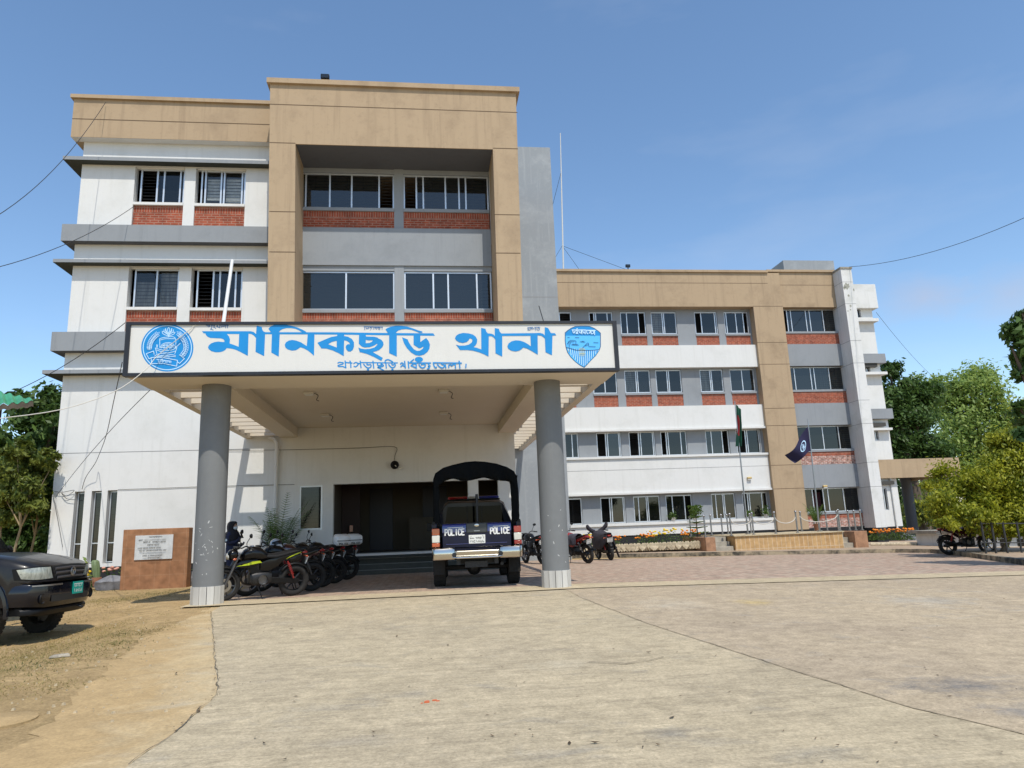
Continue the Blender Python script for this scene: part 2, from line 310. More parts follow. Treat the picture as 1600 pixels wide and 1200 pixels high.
def groundmat(name, c, c2, c3, lines=0, bump=.35, grain=.35, rot=0, drift=None, speck=0, spots=()):
    m = bpy.data.materials.new(name); m.use_nodes = True; n = m.node_tree; b = n.nodes['Principled BSDF']; b.inputs['Roughness'].default_value = .92; b.inputs['Specular IOR Level'].default_value = .15
    geo = n.nodes.new('ShaderNodeNewGeometry')
    def noise(sc, scale, det, ro=.6, dist=0):
        mp = n.nodes.new('ShaderNodeMapping'); mp.inputs['Scale'].default_value = sc; mp.inputs['Rotation'].default_value = (0,0,rot); n.links.new(geo.outputs['Position'], mp.inputs['Vector'])
        z = n.nodes.new('ShaderNodeTexNoise'); z.inputs['Scale'].default_value = scale; z.inputs['Detail'].default_value = det; z.inputs['Roughness'].default_value = ro; z.inputs['Distortion'].default_value = dist
        n.links.new(mp.outputs['Vector'], z.inputs['Vector']); return z
    def rng(z, a, b_, lo=0, hi=1):
        r = n.nodes.new('ShaderNodeMapRange'); r.inputs['From Min'].default_value = a; r.inputs['From Max'].default_value = b_; r.inputs['To Min'].default_value = lo; r.inputs['To Max'].default_value = hi; n.links.new(z.outputs['Fac'], r.inputs['Value']); return r
    def mix(fac, a, bb, blend='MIX'):
        x = n.nodes.new('ShaderNodeMix'); x.data_type = 'RGBA'; x.blend_type = blend
        if hasattr(fac, 'outputs'): n.links.new(fac.outputs[0], x.inputs['Factor'])
        else: x.inputs['Factor'].default_value = fac
        for k, v in (('A', a), ('B', bb)):
            if isinstance(v, tuple): x.inputs[k].default_value = (*v,1)
            else: n.links.new(v, x.inputs[k])
        return x.outputs['Result']
    k = mix(rng(noise((1,1,1), .35, 8, .65), .42, .62), c, c2)
    k = mix(rng(noise((1,1.6,1), 1.3, 7, .7, .6), .56, .72), k, c3)
    if drift:                              # loose soil blown over the slab from its open edge
        sx = n.nodes.new('ShaderNodeSeparateXYZ'); n.links.new(geo.outputs['Position'], sx.inputs[0])
        def mth(op, a, b_, c_=None):
            q = n.nodes.new('ShaderNodeMath'); q.operation = op
            for i_, v_ in enumerate((a,b_,c_)):
                if v_ is None: continue
                if isinstance(v_,(int,float)): q.inputs[i_].default_value = v_
                else: n.links.new(v_, q.inputs[i_])
            return q.outputs[0]
        tt = mth('ADD', mth('MULTIPLY_ADD', sx.outputs['Y'], .245, 1.17), sx.outputs['X'])
        tt = mth('MULTIPLY_ADD', tt, 1.15, mth('MULTIPLY_ADD', noise((1,1,1), 1.3, 8, .72, .6).outputs['Fac'], 3.6, -1.95))
        cl = n.nodes.new('ShaderNodeClamp'); n.links.new(tt, cl.inputs[0])
        k = mix(cl, drift, k)
    for (sx_, sy_), rx_, ry_, cc, am in spots:      # old spills and worn patches
        mp = n.nodes.new('ShaderNodeMapping'); mp.inputs['Location'].default_value = (-sx_/rx_,-sy_/ry_,0); mp.inputs['Scale'].default_value = (1/rx_,1/ry_,0); n.links.new(geo.outputs['Position'], mp.inputs['Vector'])
        ln_ = n.nodes.new('ShaderNodeVectorMath'); ln_.operation = 'LENGTH'; n.links.new(mp.outputs['Vector'], ln_.inputs[0])
        q1 = n.nodes.new('ShaderNodeMath'); q1.operation = 'MULTIPLY_ADD'; n.links.new(noise((1,1.5,1), 3.2, 8, .75, .5).outputs['Fac'], q1.inputs[0]); q1.inputs[1].default_value = 3.2; q1.inputs[2].default_value = -.75
        q2 = n.nodes.new('ShaderNodeMath'); q2.operation = 'SUBTRACT'; n.links.new(q1.outputs[0], q2.inputs[0]); n.links.new(ln_.outputs['Value'], q2.inputs[1])
        q3 = n.nodes.new('ShaderNodeMath'); q3.operation = 'MULTIPLY'; q3.use_clamp = True; n.links.new(q2.outputs[0], q3.inputs[0]); q3.inputs[1].default_value = 1.2
        q4 = n.nodes.new('ShaderNodeMath'); q4.operation = 'MULTIPLY'; n.links.new(q3.outputs[0], q4.inputs[0]); q4.inputs[1].default_value = am
        k = mix(q4, k, cc)
    k = mix(1, k, rng(noise((1,1,1), 38, 6, .75), .28, .72, 1-grain, 1+grain*.55).outputs[0], 'MULTIPLY')
    k = mix(1, k, rng(noise((1,1,1), 7, 5, .7), .3, .7, 1-grain*.5, 1+grain*.35).outputs[0], 'MULTIPLY')
    k = mix(1, k, rng(noise((1,1.4,1), 2.4, 6, .72, .4), .3, .7, 1-grain*.45, 1+grain*.3).outputs[0], 'MULTIPLY')
    if speck: k = mix(1, k, rng(noise((1,1,1), 75, 3, .6), .64, .70, 1, 1-speck).outputs[0], 'MULTIPLY')
    h = noise((1,1,1), 45, 6, .75)
    if lines:
        ln = noise((.6,8,1), 2.6, 6, .75, .5)
        k = mix(1, k, rng(ln, .34, .6, 1-lines, 1.06).outputs[0], 'MULTIPLY')
        ad = n.nodes.new('ShaderNodeMath'); ad.operation = 'ADD'; n.links.new(h.outputs['Fac'], ad.inputs[0]); n.links.new(ln.outputs['Fac'], ad.inputs[1]); hs = ad.outputs[0]
    else: hs = h.outputs['Fac']
    n.links.new(k, b.inputs['Base Color'])
    bp = n.nodes.new('ShaderNodeBump'); bp.inputs['Strength'].default_value = bump; bp.inputs['Distance'].default_value = .03; n.links.new(hs, bp.inputs['Height']); n.links.new(bp.outputs['Normal'], b.inputs['Normal'])
    return m
gx = lambda x, y: tuple(G(x, y)[:2])
M['dirt'] = groundmat('sandy_soil', (.49,.345,.175), (.40,.28,.135), (.28,.205,.09), bump=.5, grain=.42)
M['yard'] = groundmat('broomed_concrete', (.54,.445,.295), (.485,.40,.27), (.41,.355,.265), lines=.17, bump=.4, grain=.36, speck=.35, spots=[(gx(640,1088),.30,.16,(.26,.235,.19),.55),(gx(880,1040),.5,.35,(.58,.50,.36),.5),(gx(1050,1150),.35,.22,(.27,.25,.21),.5),(gx(470,985),.5,.5,(.60,.50,.33),.5),(gx(930,1185),.2,.10,(.22,.20,.17),.6),(gx(1280,1180),.4,.2,(.26,.245,.21),.5),(gx(560,1160),.45,.2,(.33,.29,.23),.4),(gx(700,985),.9,.6,(.40,.34,.24),.35)])
M['yard2'] = groundmat('worn_concrete', (.50,.40,.27), (.45,.36,.25), (.37,.325,.26), bump=.35, grain=.38, speck=.3, spots=[(gx(1490,1075),.75,.42,(.17,.165,.16),.75),(gx(1590,1110),.4,.25,(.2,.2,.2),.6),(gx(1180,942),.45,.45,(.55,.40,.14),.55),(gx(1050,945),.8,.9,(.56,.48,.36),.5),(gx(1350,985),1.0,.7,(.38,.30,.21),.5),(gx(1450,940),1.0,.9,(.42,.40,.35),.5)])
M['dusty'] = groundmat('dust_covered_concrete', (.55,.42,.24), (.50,.40,.25), (.46,.40,.30), bump=.25, grain=.28, drift=(.47,.33,.165))
M['apron'] = groundmat('pale_concrete_strip', (.56,.46,.30), (.51,.42,.275), (.40,.335,.235), bump=.35)
M['walk'] = groundmat('pinkish_footpath', (.44,.335,.24), (.41,.305,.21), (.36,.29,.215), bump=.2)
M['soil'] = groundmat('garden_soil', (.27,.19,.11), (.20,.14,.085), (.33,.26,.18), bump=.6)
pav = brickmat('red_grey_pavers', (.45,.295,.215), (.46,.37,.28), (.34,.265,.20), .22, .11, .012, plane='xy', offset=.5, nvar=.4)
M['pavers'] = pav
sheet('ground', [(-260,-60),(300,-60),(300,420),(-260,420)], 0, M['dirt'])
rnd = random.Random(3)
def rough(pts, amp, step=.35):
    out = []
    for a, b in zip(pts, pts[1:]):
        a = Vector(a).to_2d(); b = Vector(b).to_2d(); n = max(1, int((b-a).length/step))
        for i in range(n):
            q = a+(b-a)*i/n; out.append((q.x+rnd.uniform(-amp,amp), q.y+rnd.uniform(-amp,amp)))
    out.append((pts[-1][0], pts[-1][1])); return out
seamL = [gx(*p) for p in ((330,957),(334,1010),(341,1085),(268,1150),(200,1199))]
seamR = [gx(*p) for p in ((905,934),(1010,975),(1230,1047),(1430,1110),(1598,1150))]
sheet('dusty_driveway', rough([(seamL[0][0]-.15,13.35), gx(215,1000), gx(130,1080), gx(25,1170), (-2.6,-6)], .075, .13) + [(3,-6)] + [(seamL[0][0]+1.5,13.35)], .004, M['dusty'])
sheet('concrete_yard', [(seamL[0][0]-.05,13.4)] + rough(seamL, .015, .25) + [(seamL[-1][0]-.3,-6), (60,-6), (60,13.4)], .010, M['yard'])
sheet('worn_concrete_yard', [(seamR[0][0],13.38)] + rough(seamR, .012, .25) + [(seamR[-1][0]+.5,-6), (60,-6), (60,13.38)], .014, M['yard2'])
# thin open joints / cracks of the yard: modelled as narrow dark strips of grit
M['grit'] = mat('dark_grit', (.17,.14,.095), 1, var=.5, vscale=20)
M['gritl'] = mat('pale_grit', (.27,.22,.15), 1, var=.5, vscale=20)
def strip(name, pts, w, off, m='grit'):
    pts = [Vector(p).to_2d() for p in pts]; L = []; Rr = []
    for i, p in enumerate(pts):
        t = (pts[min(i+1,len(pts)-1)]-pts[max(i-1,0)]).normalized(); nn = Vector((-t.y,t.x))*w*rnd.uniform(.15,1)
        L.append(p+nn); Rr.append(p-nn)
    mb = MB(); vs = [(q.x,q.y,g(q.x,q.y)+off) for q in L]+[(q.x,q.y,g(q.x,q.y)+off) for q in Rr]; n = len(L)
    mb.add(vs, [(i,i+1,n+i+1,n+i) for i in range(n-1)]); o = mb.build(name, M[m]); o['kind'] = 'structure'; return o
strip('yard_joint', rough(seamL, .018, .09), .0055, .018)
strip('yard_joint', rough(seamR, .020, .10), .0038, .020, 'gritl')
strip('yard_crack', rough([(-4.1,13.33),(-1,13.4),(2.2,13.3),(2.8,13.25),(5,12.95),(8,12.7),(12,12.4)], .055, .12), .006, .022)
strip('yard_crack', rough([gx(1040,1030), gx(980,1040), gx(920,1037)], .02, .1), .01, .022)
sheet('apron_strip', rough([(-4.25,13.42),(3,13.28),(60,12.6)], .03, .6) + rough([(60,13.9),(3,14.32),(-4.25,14.32)], .004, .5), .026, M['apron'])
sheet('paved_forecourt', [(-4.2,14.3),(3,14.3),(60,13.9),(60,27),(15,26),(3,26),(2.8,36),(2.6,21.6),(-4.2,21.6)], .012, M['pavers'])
# kerb and footpath on the far side
kp = [Vector(G(*p)) for p in ((860,874),(905,872.5),(1000,871),(1100,869),(1200,867.5),(1300,866),(1400,864),(1455,864.5),(1500,869),(1560,878),(1640,890))]
kp2 = [Vector((q.x,q.y)) for q in kp]
fp = [(q.x,q.y) for q in kp2]
o = sheet('footpath', fp + [(60,10),(60,60),(2.7,60)], .13, M['walk'])
mb = MB(); n = len(kp2)
for i in range(n-1):
    a, b = kp2[i], kp2[i+1]; t = (b-a).normalized(); nn = Vector((-t.y,t.x))*.16
    k = max(1,int((b-a).length/1.2))
    for j in range(k):
        p = a+(b-a)*j/k; q = a+(b-a)*((j+1)/k) - t*.012
        z0, z1 = g(p.x,p.y), g(q.x,q.y); e = rnd.uniform(-.006,.006)
        mb.hexa([(p.x,p.y,z0-.1),(q.x,q.y,z1-.1),(q.x+nn.x,q.y+nn.y,z1-.1),(p.x+nn.x,p.y+nn.y,z0-.1)], [(p.x,p.y+e,z0+.145),(q.x,q.y+e,z1+.145),(q.x+nn.x,q.y+nn.y,z1+.145),(p.x+nn.x,p.y+nn.y,z0+.145)])
M['kerb'] = mat('mouldy_kerb_concrete', (.38,.31,.21), .95, c2=(.06,.055,.045), vscale=2.2, contrast=(.4,.6), bump=.5)
o = mb.build('kerb', M['kerb']); o['kind'] = 'structure'
sheet('garden_bed', [(3.4,28.6),(11.2,29.0),(11.2,36.2),(3.4,36.2)], .20, M['soil'])
# ------------------------------------------------------------------ the building
W = 21.5
bld = thing('office_building', 'four storey white, tan and grey office building with brick panels under its windows', 'building', (0, W, 0))
def wall(mb, x0, x1, z0, z1, holes, y, th, m=0, ym=None):
    xs = sorted({x0,x1,*[min(max(h[k],x0),x1) for h in holes for k in (0,1)]}); zs = sorted({z0,z1,*[min(max(h[k],z0),z1) for h in holes for k in (2,3)]})
    def hol(x, z): return any(h[0]<x<h[1] and h[2]<z<h[3] for h in holes)
    for i in range(len(xs)-1):
        for j in range(len(zs)-1):
            if not hol((xs[i]+xs[i+1])/2, (zs[j]+zs[j+1])/2):
                mb.quad((xs[i],y,zs[j]),(xs[i+1],y,zs[j]),(xs[i+1],y,zs[j+1]),(xs[i],y,zs[j+1]), m)
                mb.quad((xs[i],y+th,zs[j]),(xs[i+1],y+th,zs[j]),(xs[i+1],y+th,zs[j+1]),(xs[i],y+th,zs[j+1]), m)
    for a,b,c,d in holes:
        for q in (((a,c),(a,d)),((b,c),(b,d)),((a,c),(b,c)),((a,d),(b,d))):
            mb.quad((q[0][0],y,q[0][1]),(q[1][0],y,q[1][1]),(q[1][0],y+th,q[1][1]),(q[0][0],y+th,q[0][1]), m)
    for q in (((x0,z0),(x0,z1)),((x1,z0),(x1,z1)),((x0,z0),(x1,z0)),((x0,z1),(x1,z1))):
        mb.quad((q[0][0],y,q[0][1]),(q[1][0],y,q[1][1]),(q[1][0],y+th,q[1][1]),(q[0][0],y+th,q[0][1]), m)
def window(xl, xr, zb, zt, Y, mull=(.5,), opened=(), grille=True, glass='glass', frame='alu', fw=.045, extra=None, parent=bld, hgr=.105):
    w = xr-xl; mb = MB(); y0, y1 = Y-.03, Y+.03
    mb.box(xl,xl+fw,y0,y1,zb,zt); mb.box(xr-fw,xr,y0,y1,zb,zt); mb.box(xl+fw,xr-fw,y0+.002,y1-.002,zb,zb+fw); mb.box(xl+fw,xr-fw,y0+.002,y1-.002,zt-fw,zt)
    for k, q in enumerate(mull):
        x = xl+w*q; d = .012*(k%2)
        mb.box(x-.024,x+.024,y0-.006+d,y1-.008+d,zb+fw-.001,zt-fw+.001)
    o = mb.build('window', M[frame], parent)
    xs = [0]+list(mull)+[1]; pm = MB()
    for i, (a, b) in enumerate(zip(xs, xs[1:])):
        if any(p-.01 <= (a+b)/2 <= q+.01 for p, q in opened): continue
        yy = Y-.004+.014*(i%2)
        pm.quad((xl+w*a,yy,zb+.01),(xl+w*b,yy,zb+.01),(xl+w*b,yy,zt-.01),(xl+w*a,yy,zt-.01))
    if pm.v: pm.build('pane', M[glass], o)
    if grille:
        gm = MB(); n = max(2,int((zt-zb)/hgr))
        for i in range(1,n):
            z = zb+(zt-zb)*i/n; gm.box(xl+fw,xr-fw,Y+.075,Y+.085,z-.006,z+.006)
        for i in range(1,max(2,int(w/.45))):
            x = xl+w*i/max(2,int(w/.45)); gm.box(x-.006,x+.006,Y+.086,Y+.094,zb+.02,zt-.02)
        gm.build('grille', M['iron'], o)
    if extra:
        em = MB()
        for a,b,c,d in extra[1]: em.box(xl+w*a,xl+w*b,Y+.10,Y+.115,zb+(zt-zb)*c,zb+(zt-zb)*d)
        em.build(extra[0], M[extra[2]], o)
    return o
def brickpanel(xl, xr, zb, zt, Y, soldier=True, m='brick', th=.12):
    mb = MB(); s = zt-.21 if soldier else zt
    mb.box(xl,xr,Y,Y+th,zb,s-.003 if soldier else s,0)
    if soldier: mb.box(xl,xr,Y+.003,Y+th,s,zt,1)
    return mb.build('brick_panel', [M[m],M['brickv']], bld)
def part(name, mats, *boxes, bevel=0):
    for b in boxes:
        mb = MB(); mb.box(*b); o = mb.build(name, mats, bld, bevel=bevel)
    return o
XL = -10.35
# heights of the front block
zc_top = PZ(300,155,W-.27); zp_b = PZ(250,217.3,W-.27); l1t, l1b = PZ(250,247,W-.29), PZ(250,252.3,W-.29)
b1t, b1b = PZ(250,351.8,W-.27), PZ(250,377.5,W-.27); l2t, l2b = PZ(250,405.6,W-.29), PZ(250,410.6,W-.29)
b2t, b2b = PZ(150,518.2,W-.27), PZ(150,547.6,W-.27); l3t, l3b = PZ(150,577.3,W-.29), PZ(150,583,W-.29)
zpl = .54; ROOF = zc_top-.5
# tower numbers
YT = 20.15
tl0, tl1 = PX(420.3,500,YT), PX(421.8,140,YT); tr0, tr1 = PX(815.8,504,YT), PX(808.3,175,YT)
il0, il1 = PX(462.5,500,YT), PX(461.6,226,YT); ir0, ir1 = PX(778.2,503,YT), PX(770.1,233,YT)
zlin = PZ(615,229,YT); ztt = (PZ(419.3,124.4,YT)+PZ(808.8,137.5,YT))/2; zt0 = 4.45
YW = W+.02
holes = []
rowA = [(PX(206,340,W),PX(285,340,W),b1t,l1b-.02),(PX(302.5,340,W),PX(381.7,340,W),b1t,l1b-.02)]
rowB = [(PX(195.5,503,W),PX(275.5,503,W),b2t,l2b-.02),(PX(295,503,W),PX(376.5,503,W),b2t,l2b-.02)]
slits = [(PX(a,768,W),PX(b,768,W),PZ(170,880,W),PZ(c,d,W)) for a,b,c,d in ((117.3,132.5,125,768),(143.5,159,151,767),(168.3,183.5,176,766))]
ent = [(PX(520.8,755,W),PX(731,751,W),.6,2.62),(PX(747,750,W),PX(778,749,W),.6,2.62)]
ew = (PX(468,759,W),PX(504,759,W),PZ(485,828,W),PZ(485,758.5,W))
XR = PX(806,749,W)
tw = (il0-.3, ir0+.02, 5.3, zlin+.15)
mb = MB(); wall(mb, XL, XR, zpl, ROOF, rowA+rowB+slits+ent+[ew,tw], W, .28)
mb.quad((XL,W+.28,0),(XL,W+14,0),(XL,W+14,ROOF),(XL,W+.28,ROOF)); mb.quad((XR,W+.28,0),(XR,26.4,0),(XR,26.4,ROOF),(XR,W+.28,ROOF))
mb.build('front_wall', M['white'], bld)
part('plinth', M['plinth'], (XL+.01,PX(520.8,755,W),W+.02,W+.26,-.05,zpl),(PX(731,751,W),PX(747,750,W),W+.02,W+.26,0,.62),(PX(778,749,W),XR-.01,W+.02,W+.26,0,zpl))
for hs, zt_, zb_, lay in ((rowA,(PZ(250,262.5,W+.15),PZ(345,264,W+.15)),(PZ(250,319.5,W+.15),PZ(345,321.5,W+.15)),[((.38,.53,.9),[(0,.38)],None),((.1,.45,.52,.92),[(0,.1)],('paper',[(.12,.44,.18,.8),(.54,.9,.14,.84)],'paper'))]),
                          (rowB,(PZ(250,422,W+.15),PZ(340,423,W+.15)),(PZ(250,482,W+.15),PZ(340,483,W+.15)),[((.5,),[],('curtain',[(.02,.42,0,.7),(.56,.95,0,.95)],'curtain')),((.36,.5,.85),[(0,.36)],None)])):
    for i, h in enumerate(hs):
        xl, xr = h[0]+.10, h[1]
        window(xl+.03, xr-.03, zb_[i], h[3]-.03, W+.16, *lay[i][:2], extra=lay[i][2], glass='glassc' if lay[i][2] else 'glass')
        part('window_sill', M['white'], (h[0]+.005,h[1]-.005,W-.02,W+.2,zb_[i]-.09,zb_[i]-.003))
        brickpanel(h[0]+.004, h[1]-.004, h[2]+.003, zb_[i]-.095, W+.06)
        part('window_head', M['white'], (h[0]+.004,h[1]-.004,W+.1,W+.22,h[3]-.028,h[3]+.0))
for a,b,c,d in slits:
    window(a+.02,b-.02,c+.02,d-.02,W+.17,(),(),True,extra=('curtain',[(.0,.42,0,1)],'curtain'),fw=.03,hgr=.2)
    part('transom_bar', M['alu'], (a+.03,b-.03,W+.13,W+.2,c+(d-c)*.27,c+(d-c)*.27+.03))
window(ew[0],ew[1],ew[2],ew[3],W+.05,(),(),True,glass='glassg',extra=None)
# parapet, bands, ledges of the left block
TX = tl0+.02
mb = MB(); e = .275
mb.box(XL-e,TX,W-.27,W+.02,zp_b,zc_top-.12); mb.box(XL-e,XL+.02,W+.02,W+14,zp_b,zc_top-.12)
mb.build('parapet', M['tan'], bld)
part('parapet_cap', M['tan'], (XL-e-.08,TX,W-.35,W+.1,zc_top-.12,zc_top),(XL-e-.08,XL+.1,W+.1,W+14,zc_top-.12,zc_top))
part('parapet_soffit', M['white'], (XL-e+.01,TX,W-.26,W-.002,zp_b-.01,zp_b-.002))
zg = PZ(250,189.5,W-.27); part('parapet_groove', M['groove_tan'], (XL-e-.003,TX,W-.274,W-.26,zg-.013,zg+.013))
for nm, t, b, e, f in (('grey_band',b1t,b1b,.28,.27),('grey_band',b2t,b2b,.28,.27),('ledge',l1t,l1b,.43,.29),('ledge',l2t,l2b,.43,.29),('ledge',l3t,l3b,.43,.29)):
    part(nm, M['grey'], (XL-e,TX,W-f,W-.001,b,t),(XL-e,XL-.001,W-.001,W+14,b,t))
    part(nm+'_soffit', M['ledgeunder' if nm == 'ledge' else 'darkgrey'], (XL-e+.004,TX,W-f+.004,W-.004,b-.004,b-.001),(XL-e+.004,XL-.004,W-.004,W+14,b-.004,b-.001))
# tower frame : one tapered portal, deep reveals
mb = MB()
mb.prism([(tl0,zt0),(tl1,ztt-.16),(tr1-.02,ztt-.16),(tr0,zt0),(ir0,zt0),(ir1,zlin),(il1,zlin),(il0,zt0)], YT, W+.3, 'y')
mb.build('tower_frame', M['tan'], bld)
mb = MB(); mb.prism([(il1+.01,zlin-.004),(ir1-.01,zlin-.004),(ir1-.01,zlin-.001),(il1+.01,zlin-.001)], YT+.03, W+.3, 'y'); mb.build('tower_soffit', M['darkgrey'], bld)  # thin dark sheet under the tower lintel
part('parapet_cap', M['tan'], (tl1-.09,tr1+.09,YT-.09,W+.5,ztt-.16,ztt))
part('tower_side', M['tan'], (tl1+.05,tr1-.1,W+.3,W+6,zlin,ztt-.16))
zg = (PZ(421.8,163,YT)+PZ(807.7,175.5,YT))/2; part('tower_groove', M['groove_tan'], (tl1-.003,tr1+.003,YT-.003,YT+.01,zg-.013,zg+.013))
for (xa,ya),(xb,yb) in (((421,222),(461.6,224.5)),((421,330),(462,331.5)),((421,393),(462,394.5)),((770.5,231.5),(809,232.5)),((772.5,335),(812,336)),((774,395),(813,396))):
    z = (PZ(xa,ya,YT)+PZ(xb,yb,YT))/2; part('tower_groove', M['groove_tan'], (PX(xa,ya,YT)-.003,PX(xb,yb,YT)+.002,YT-.003,YT+.01,z-.013,z+.013))
TWY = W+.14
lx, rx = il0-.28, ir0+.01
zs = dict(w1t=PZ(545,272,TWY), w1b=PZ(545,327,TWY), br1t=PZ(545,333,TWY), sp1t=PZ(619,356.7,W), sp1b=PZ(619,414.7,W), w2t=PZ(545,424.5,TWY), w2b=PZ(545,485,TWY))
mid1, mid2 = PX(616.5,430,TWY), PX(631.5,430,TWY)
part('spandrel', M['grey'], (lx,rx,W,W+.3,zs['sp1b'],zs['sp1t']))
part('mullion_pier', M['grey'], (mid1,mid2,W+.04,W+.3,zs['sp1t'],zlin), (mid1,mid2,W+.04,W+.3,5.3,zs['sp1b']-.002))
part('window_head', M['grey'], (lx,rx,W+.06,W+.3,zs['w1t'],zlin-.01),(lx,rx,W+.06,W+.3,zs['w2t'],zs['sp1b']-.004))
for k, (wb, wt, bb) in enumerate(((zs['w1b'],zs['w1t'],zs['sp1t']),(zs['w2b'],zs['w2t'],5.3))):
    for j, (a, b) in enumerate(((lx+.02,mid1),(mid2,rx-.02))):
        lay = [((.07,.32,.55,.84),[(.84,1)]),((.15,.23,.49,.65,.73),[(0,.15)]),((.5,),[]),((.33,.5,.83),[])][k*2+j]
        window(a,b,wb,wt-.01,TWY,*lay,glass='glassb')
        part('window_sill', M['grey'], (a,b,W+.0,W+.28,wb-.11,wb-.003))
        brickpanel(a,b,bb+.003,wb-.115,W+.05)
# grey fin and its joints
YF = 26.4
fxr = (PX(860.2,229,YF)+PX(874.2,502.7,YF)+PX(885,745,YF))/3; fzt = PZ(840,230,YF)
part('stair_fin', M['greyw'], (XR-.4,fxr,YF,YF+.35,-.1,fzt))
zf1 = PZ(843,464,YF); part('fin_groove', M['groove_grey'], (XR,fxr,YF-.003,YF+.01,zf1-.012,zf1+.012))
part('stair_tower', M['white'], (XR-.38,fxr-.3,YF+.36,YF+9,0,fzt-.3))
# roof and floors so that no sun leaks in; rooms behind the windows, dimness put into their colour
part('roof_slab', M['conc'], (XL,tr0,W+.02,W+14,ROOF-.3,ROOF-.02))
fl = [.35, 3.9, 7.2, 10.6]
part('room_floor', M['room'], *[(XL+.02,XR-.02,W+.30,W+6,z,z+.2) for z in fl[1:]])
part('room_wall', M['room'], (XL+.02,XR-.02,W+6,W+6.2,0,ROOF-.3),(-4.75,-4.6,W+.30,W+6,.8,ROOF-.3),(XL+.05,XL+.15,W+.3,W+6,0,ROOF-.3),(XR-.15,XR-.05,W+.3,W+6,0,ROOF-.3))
# lobby behind the entrance : floor, side walls, doors, counter
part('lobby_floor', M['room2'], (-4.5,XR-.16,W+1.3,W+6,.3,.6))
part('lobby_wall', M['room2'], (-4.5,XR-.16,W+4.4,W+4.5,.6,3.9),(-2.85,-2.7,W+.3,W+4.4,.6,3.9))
M['door'] = mat('dark_blue_door', (.014,.016,.03), .5)
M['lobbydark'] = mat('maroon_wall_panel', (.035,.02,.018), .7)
part('lobby_panel', M['lobbydark'], (-2.69,-2.1,W+2.3,W+2.4,.6,3.2))
part('door', M['door'], (-1.95,-1.15,W+4.34,W+4.395,.6,2.72),(-.1,.75,W+4.34,W+4.395,1.6,2.75))
part('counter', M['room2'], (-.55,XR-.3,W+3.2,W+3.7,.6,1.65))
part('wall_extinguisher', M['red'], (-2.42,-2.32,W+2.18,W+2.28,1.25,1.45))
M['stepm'] = groundmat('terrazzo_steps', (.09,.095,.085), (.075,.08,.072), (.11,.11,.10), bump=.05, grain=.2)
M['nosing'] = mat('pale_step_nosing', (.17,.175,.165), .6)
for i in range(4):
    y = W-.15+i*.31
    part('step', M['stepm'], (ent[0][0]+.03,XR-.3,y,y+.32 if i<3 else W+1.3,.15*i,.15*(i+1)-.0))
    part('step_nosing', M['nosing'], (ent[0][0]+.03,XR-.3,y-.006,y+.03,.15*(i+1)-.016,.15*(i+1)+.004))
# joint line round the left wall and a drain pipe
zj = PZ(200,706,W); part('wall_groove', M['groove_grey'], (XL-.003,-5.1,W-.003,W+.01,zj-.009,zj+.009))
mb = MB(); px_ = PX(431,760,W-.1); mb.tube([(px_-.25,W-.1,4.05),(px_-.1,W-.1,4.0),(px_,W-.1,3.85),(px_,W-.1,.5)], .055, 10); 
for z in (3.6,1.4): mb.cyl((px_,W-.1,z-.05),(px_,W-.1,z+.05),.07,10)
mb.build('drain_pipe', M['white'], bld, smooth=50)
# ------------------------------------------------------------------ long wing
YB = 36.3; YV = YB+.2; YN = YB+.52
wx0 = fxr-.6
px_l, px_r = PX(1186,560,YB), (PX(1222.6,481,YB)+PX(1265.2,826,YB))/2
wzt = PZ(1040,421,YB-.1); wzp = PZ(1075,479,YB)
b1 = (PZ(1075,574,YV), PZ(1075,539.3,YV)); b2 = (PZ(1080,671.5,YV), PZ(1080,633.8,YV)); b3 = (PZ(1049,770.5,YV), PZ(1049,711,YV)); b4 = (PZ(1060,833.5,YV), PZ(1060,814,YV))
wx = [(PX(a,500,YN),PX(b,500,YN)) for a,b in ((872,893),(920.5,957.5),(969.5,1009),(1017.5,1057),(1085.5,1121),(1131.8,1169.5))]
wx[0] = (wx0+.1, wx[0][1])
rows = [(PZ(1030,522,YN),PZ(1030,487,YN),b1[1]),(PZ(1045,613.5,YN),PZ(1045,577.5,YN),b2[1]),(b3[1]+.0,PZ(1030,673.5,YN),None),(b4[1]+.0,PZ(1030,774,YN),None)]
whole = [(a,b,zb,zt) for zb,zt,_ in rows for a,b in wx]
mb = MB(); wall(mb, wx0, px_l+.05, zpl, wzp+.1, [(a,b,(bb if bb else zb),zt) for zb,zt,bb in rows for a,b in wx], YN, .25); mb.build('wing_wall', M['grey'], bld)
rr = random.Random(11)
lays = [((.22,.3,.78),[(0,.22)]),((.3,.9),[(0,.3)]),((.26,.72),[(.72,1)]),((.5,),[]),((.45,.52),[]),((.38,.46,.92),[(0,.38)]),((.1,.5,.8),[(.8,1)]),((.2,.5,.56),[])]
pick = {0:[6,0,2,4,1,6],1:[3,3,4,4,4,3],2:[1,5,5,0,2,5],3:[2,5,7,2,7,0]}
for k, (zb, zt, bb) in enumerate(rows):
    for j, (a, b) in enumerate(wx):
        window(a,b,zb+.01,zt-.01,YN+.1,*lays[pick[k][j]],glass='glassc' if (k,j) in ((1,2),(1,4),(0,3)) else ('glassb' if (j+k)%3==0 else 'glass'),fw=.055,
               extra=(('curtain',[(.02,.5,0,1)],'curtain') if (k,j) in ((1,2),(1,4),(0,3)) else None))
        if bb:
            part('window_sill', M['grey'], (a-.02,b+.02,YN-.05,YN+.2,zb-.11,zb)); brickpanel(a,b,bb+.003,zb-.115,YN+.02)
for (zb,zt) in (b1,b2,b3,b4): part('white_band', M['white'], (wx0,px_l+.02,YV,YN-.002,zb,zt))
